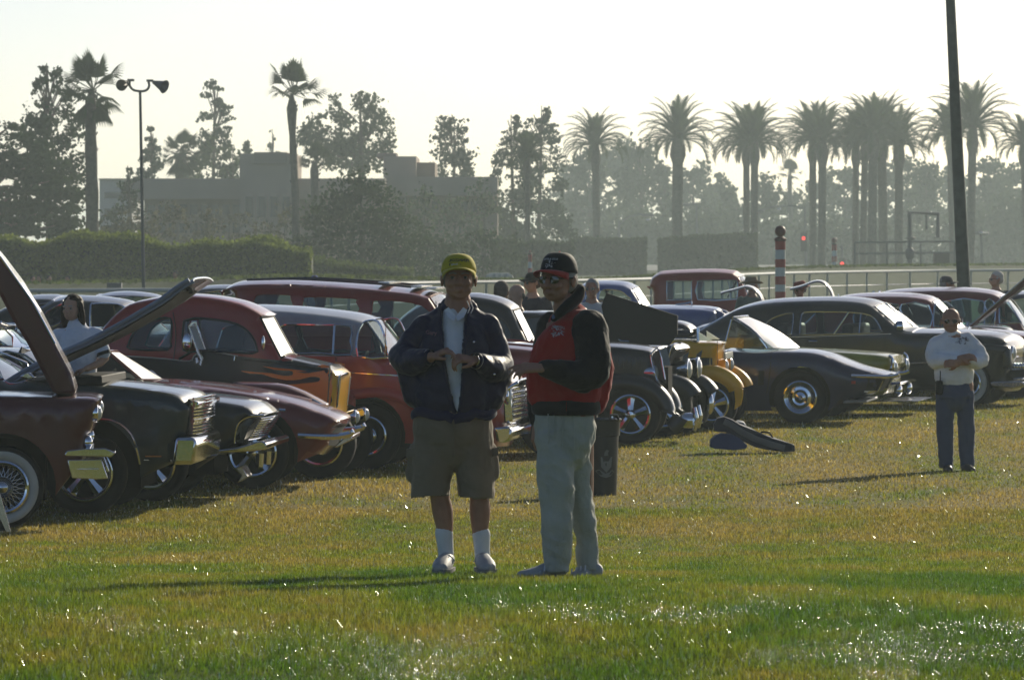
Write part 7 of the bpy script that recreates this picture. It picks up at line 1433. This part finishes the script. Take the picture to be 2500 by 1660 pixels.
bystander('man in tan cowboy hat and green shirt behind the raised pale bonnet', 1835, 697, 94.5, .25, (.9, .3, 0), SKIN, (.13, .15, .12), 0, 'cowboy', (.2, .15, .09), HAIRG)
bystander('man in floppy red hat and dark shirt beneath the striped post', 1953, 706, 94, .24, (-.8, -.5, -.2), SKIN, (.12, .12, .15), 0, 'floppy', (.25, .02, .02), HAIRG, True)
bystander('man in grey cap facing right, behind the dark-red roofed sedan', 2312, 694, 96, .26, (1, .1, 0), SKIN, (.38, .42, .5), 0, 'cap', (.13, .12, .11), HAIRG)
bystander('white-haired man in dark sunglasses facing left, by the right edge', 2432, 682, 96.5, .26, (-1, -.3, 0), SKINL, (.08, .09, .09), 0, None, None, mat('white_hair', (.62, .58, .5), .8), True)
for i, (px, hy, c_, lab) in enumerate(((80, 682, (.05, .05, .06), 'leftmost of the four faraway people by the bright hedge'), (96, 680, (.2, .08, .06), 'second faraway person by the bright hedge, fair hair'), (120, 681, (.05, .04, .05), 'third faraway person by the bright hedge, dark clothes'), (165, 682, (.03, .06, .05), 'lone faraway person in dark green by the bright hedge'), (428, 670, (.04, .05, .07), 'distant person just behind the tip of the raised steel-blue bonnet'))):
    bystander(lab, px, hy, 205, .24, (random.Random(i).uniform(-1, 1), -1, 0), SKIN, c_)
bystander('distant person in a blue cap over the roof of the dark red carryall', 768, 684, 150, .24, (0, 1, 0), SKIN, (.05, .06, .2), 0, 'cap', (.03, .06, .3))
# ================================================================ things on the grass
d = 53.0; px0 = 1472; og = person('', px0, d); Q = mapper(px0, d, og.z); BIN = mat('black_bin_plastic', (.018, .019, .02), .38, bmp=(15, .15, .01))
r = empty('litter_bin', og, 0, 'tall tapered black litter bin with a pale eagle crest behind the red-jacketed man', 'bin'); kk = d/FP; rb, rt = 33*kk, 39*kk; H = Q(1472, 1024).z
b = MB(); b.lathe([(0, 0), (rb, 0), (rb*1.02, .02), (rt*.98, H*.78), (rt*1.06, H*.79), (rt*1.08, H*.97), (rt*1.12, H), (rt*1.0, H+.005), (rt*.95, H-.03), (rb, .05), (0, .05)], 40); b.build('body', BIN, r)
b = MB(); n = 48; b.tube([(rt*1.1*cos(2*pi*i/n), rt*1.1*sin(2*pi*i/n), H+.004*sin(i*2.3)) for i in range(n+1)], .012, 6, False); b.build('bag_rim', mat('bin_liner', (.03, .03, .032), .2, 0, .5), r)
for s_ in (-1, 1): b = MB(); b.tube([(s_*.10-.04, -rt*.9, H), (s_*.10-.03, -rt*.95, H+.045), (s_*.10+.03, -rt*.95, H+.045), (s_*.10+.04, -rt*.9, H)], .012, 6); b.build('handle', BIN, r)
CREST = mat('pale_crest_print', (.20, .21, .19), .7)
def binp(px, py):
    p = Q(px, py); z = p.z; rr = rb+(rt-rb)*min(1, z/(H*.78)); x = max(-rr*.97, min(rr*.97, p.x)); return Vector((x, -sqrt(rr*rr-x*x)-.003, z))
for pts in ([(1466, 1114), (1494, 1114), (1492, 1138), (1480, 1152), (1467, 1138)], [(1474, 1111), (1476, 1101), (1481, 1096), (1487, 1099), (1484, 1103), (1485, 1111)], [(1453, 1148), (1462, 1144), (1470, 1156), (1479, 1160), (1488, 1156), (1494, 1146), (1499, 1150), (1490, 1161), (1479, 1165), (1466, 1161)]):
    pts = [Z4L([((x-1400)*3.4846+1742.3, (y-1000)*3.4846)])[0] for x, y in pts]; c_ = sum(p[0] for p in pts)/len(pts), sum(p[1] for p in pts)/len(pts); b = MB(); b.add([binp(*p) for p in pts]+[binp(*c_)], [(i, (i+1) % len(pts), len(pts)) for i in range(len(pts))]); b.build('crest', CREST, r)
for (x, y) in ((1474, 1122), (1485, 1120), (1479, 1132)):
    b = MB(); p = binp(x, y); b.ell((p.x, p.y, p.z), (.006, .002, .016), None, 8, 5); b.build('crest_charge', BIN, r)
# bags
d = 63.5; og = px2w(1780, 0, d); og.z = 0; Q = mapper(1780, d, 0); NB = cloth('navy_bag', (.02, .025, .05), .7, (6, .5, .02)); GB = cloth('grey_bag_panel', (.13, .14, .15), .7, (6, .5, .02)); BB = cloth('blue_bag', (.03, .06, .16), .7, (6, .6, .02))
def flat_bag(name, label, poly, dep, y0, m, bev=.05):
    r = link(name, mesh(name, *(lambda b: (b.v, b.f))(MB().prism([p+Vector((0, y0, 0)) for p in poly], (0, dep, 0))), m, True, 60, None, 1e-4)); r.location = og
    bm = bmesh.new(); bm.from_mesh(r.data); bmesh.ops.subdivide_edges(bm, edges=[e for e in bm.edges if abs((e.verts[0].co-e.verts[1].co).y) > dep*.6], cuts=3); bmesh.ops.triangulate(bm, faces=bm.faces)
    for v in bm.verts: v.co.z = max(.012, v.co.z+.018*noise.noise(v.co*7)); v.co.y += .02*noise.noise(v.co*9+Vector((5, 0, 0)))
    bm.to_mesh(r.data); bm.free(); md = r.modifiers.new('b', 'BEVEL'); md.width = bev; md.segments = 3; md.limit_method = 'ANGLE'; md.angle_limit = radians(50); return tag(r, label, 'bag')
q6 = lambda pts: [Q(*p) for p in Z6(pts)]
o1 = flat_bag('chair_bag', 'long flat navy chair bag with grey stripe lying across a blue bag on grass', q6([(120, 1150), (118, 1110), (140, 1068), (185, 1052), (240, 1075), (300, 1108), (360, 1132), (430, 1162), (520, 1200), (640, 1238), (668, 1248), (672, 1290), (600, 1292), (480, 1280), (400, 1258), (300, 1215), (200, 1160)]), .30, -.15, NB, .035)
b = MB(); b.tube([p+Vector((0, -.165, 0)) for p in q6([(185, 1085), (250, 1118), (310, 1160), (400, 1205), (500, 1240), (600, 1268)])], [(.035, .006)]*6, 8); b.build('stripe', GB, o1)
b = MB(); b.tube(cr(q6([(440, 1168), (455, 1160), (500, 1168), (522, 1200)]), 4), .010, 6); b.build('strap', BLACK, o1)
o2 = flat_bag('duffel_bag', 'slumped blue cloth bag under the navy chair bag', q6([(92, 1262), (95, 1215), (125, 1180), (170, 1165), (230, 1170), (290, 1200), (345, 1248), (335, 1268), (250, 1275), (120, 1275)]), .34, -.20, BB, .05)
flat_bag('bundle', 'small pale grey bundle showing behind the navy chair bag', q6([(265, 1105), (290, 1088), (330, 1095), (352, 1130), (345, 1165), (290, 1160)]), .2, .16, cloth('pale_bag', (.3, .32, .33), .6), .03)
# sandwich board leg at the left edge
d = 45.2; og = px2w(5, 0, d); og.z = float(gh(og.x, d)); Q = mapper(5, d, og.z); r = empty('sign_board', og, 0, 'leaning edge of a folding display board cut by the left edge', 'sign')
b = MB(); b.prism([Q(-40, 1180), Q(-8, 1180), Q(26, 1296), Q(16, 1299)], (0, .03, 0)); b.build('frame', CHROME_D, r); b = MB(); b.prism([Q(-110, 1150, .01), Q(-16, 1180, .01), Q(15, 1295, .01), Q(-80, 1295, .01)], (0, .012, 0)); b.build('panel', BLACK, r)
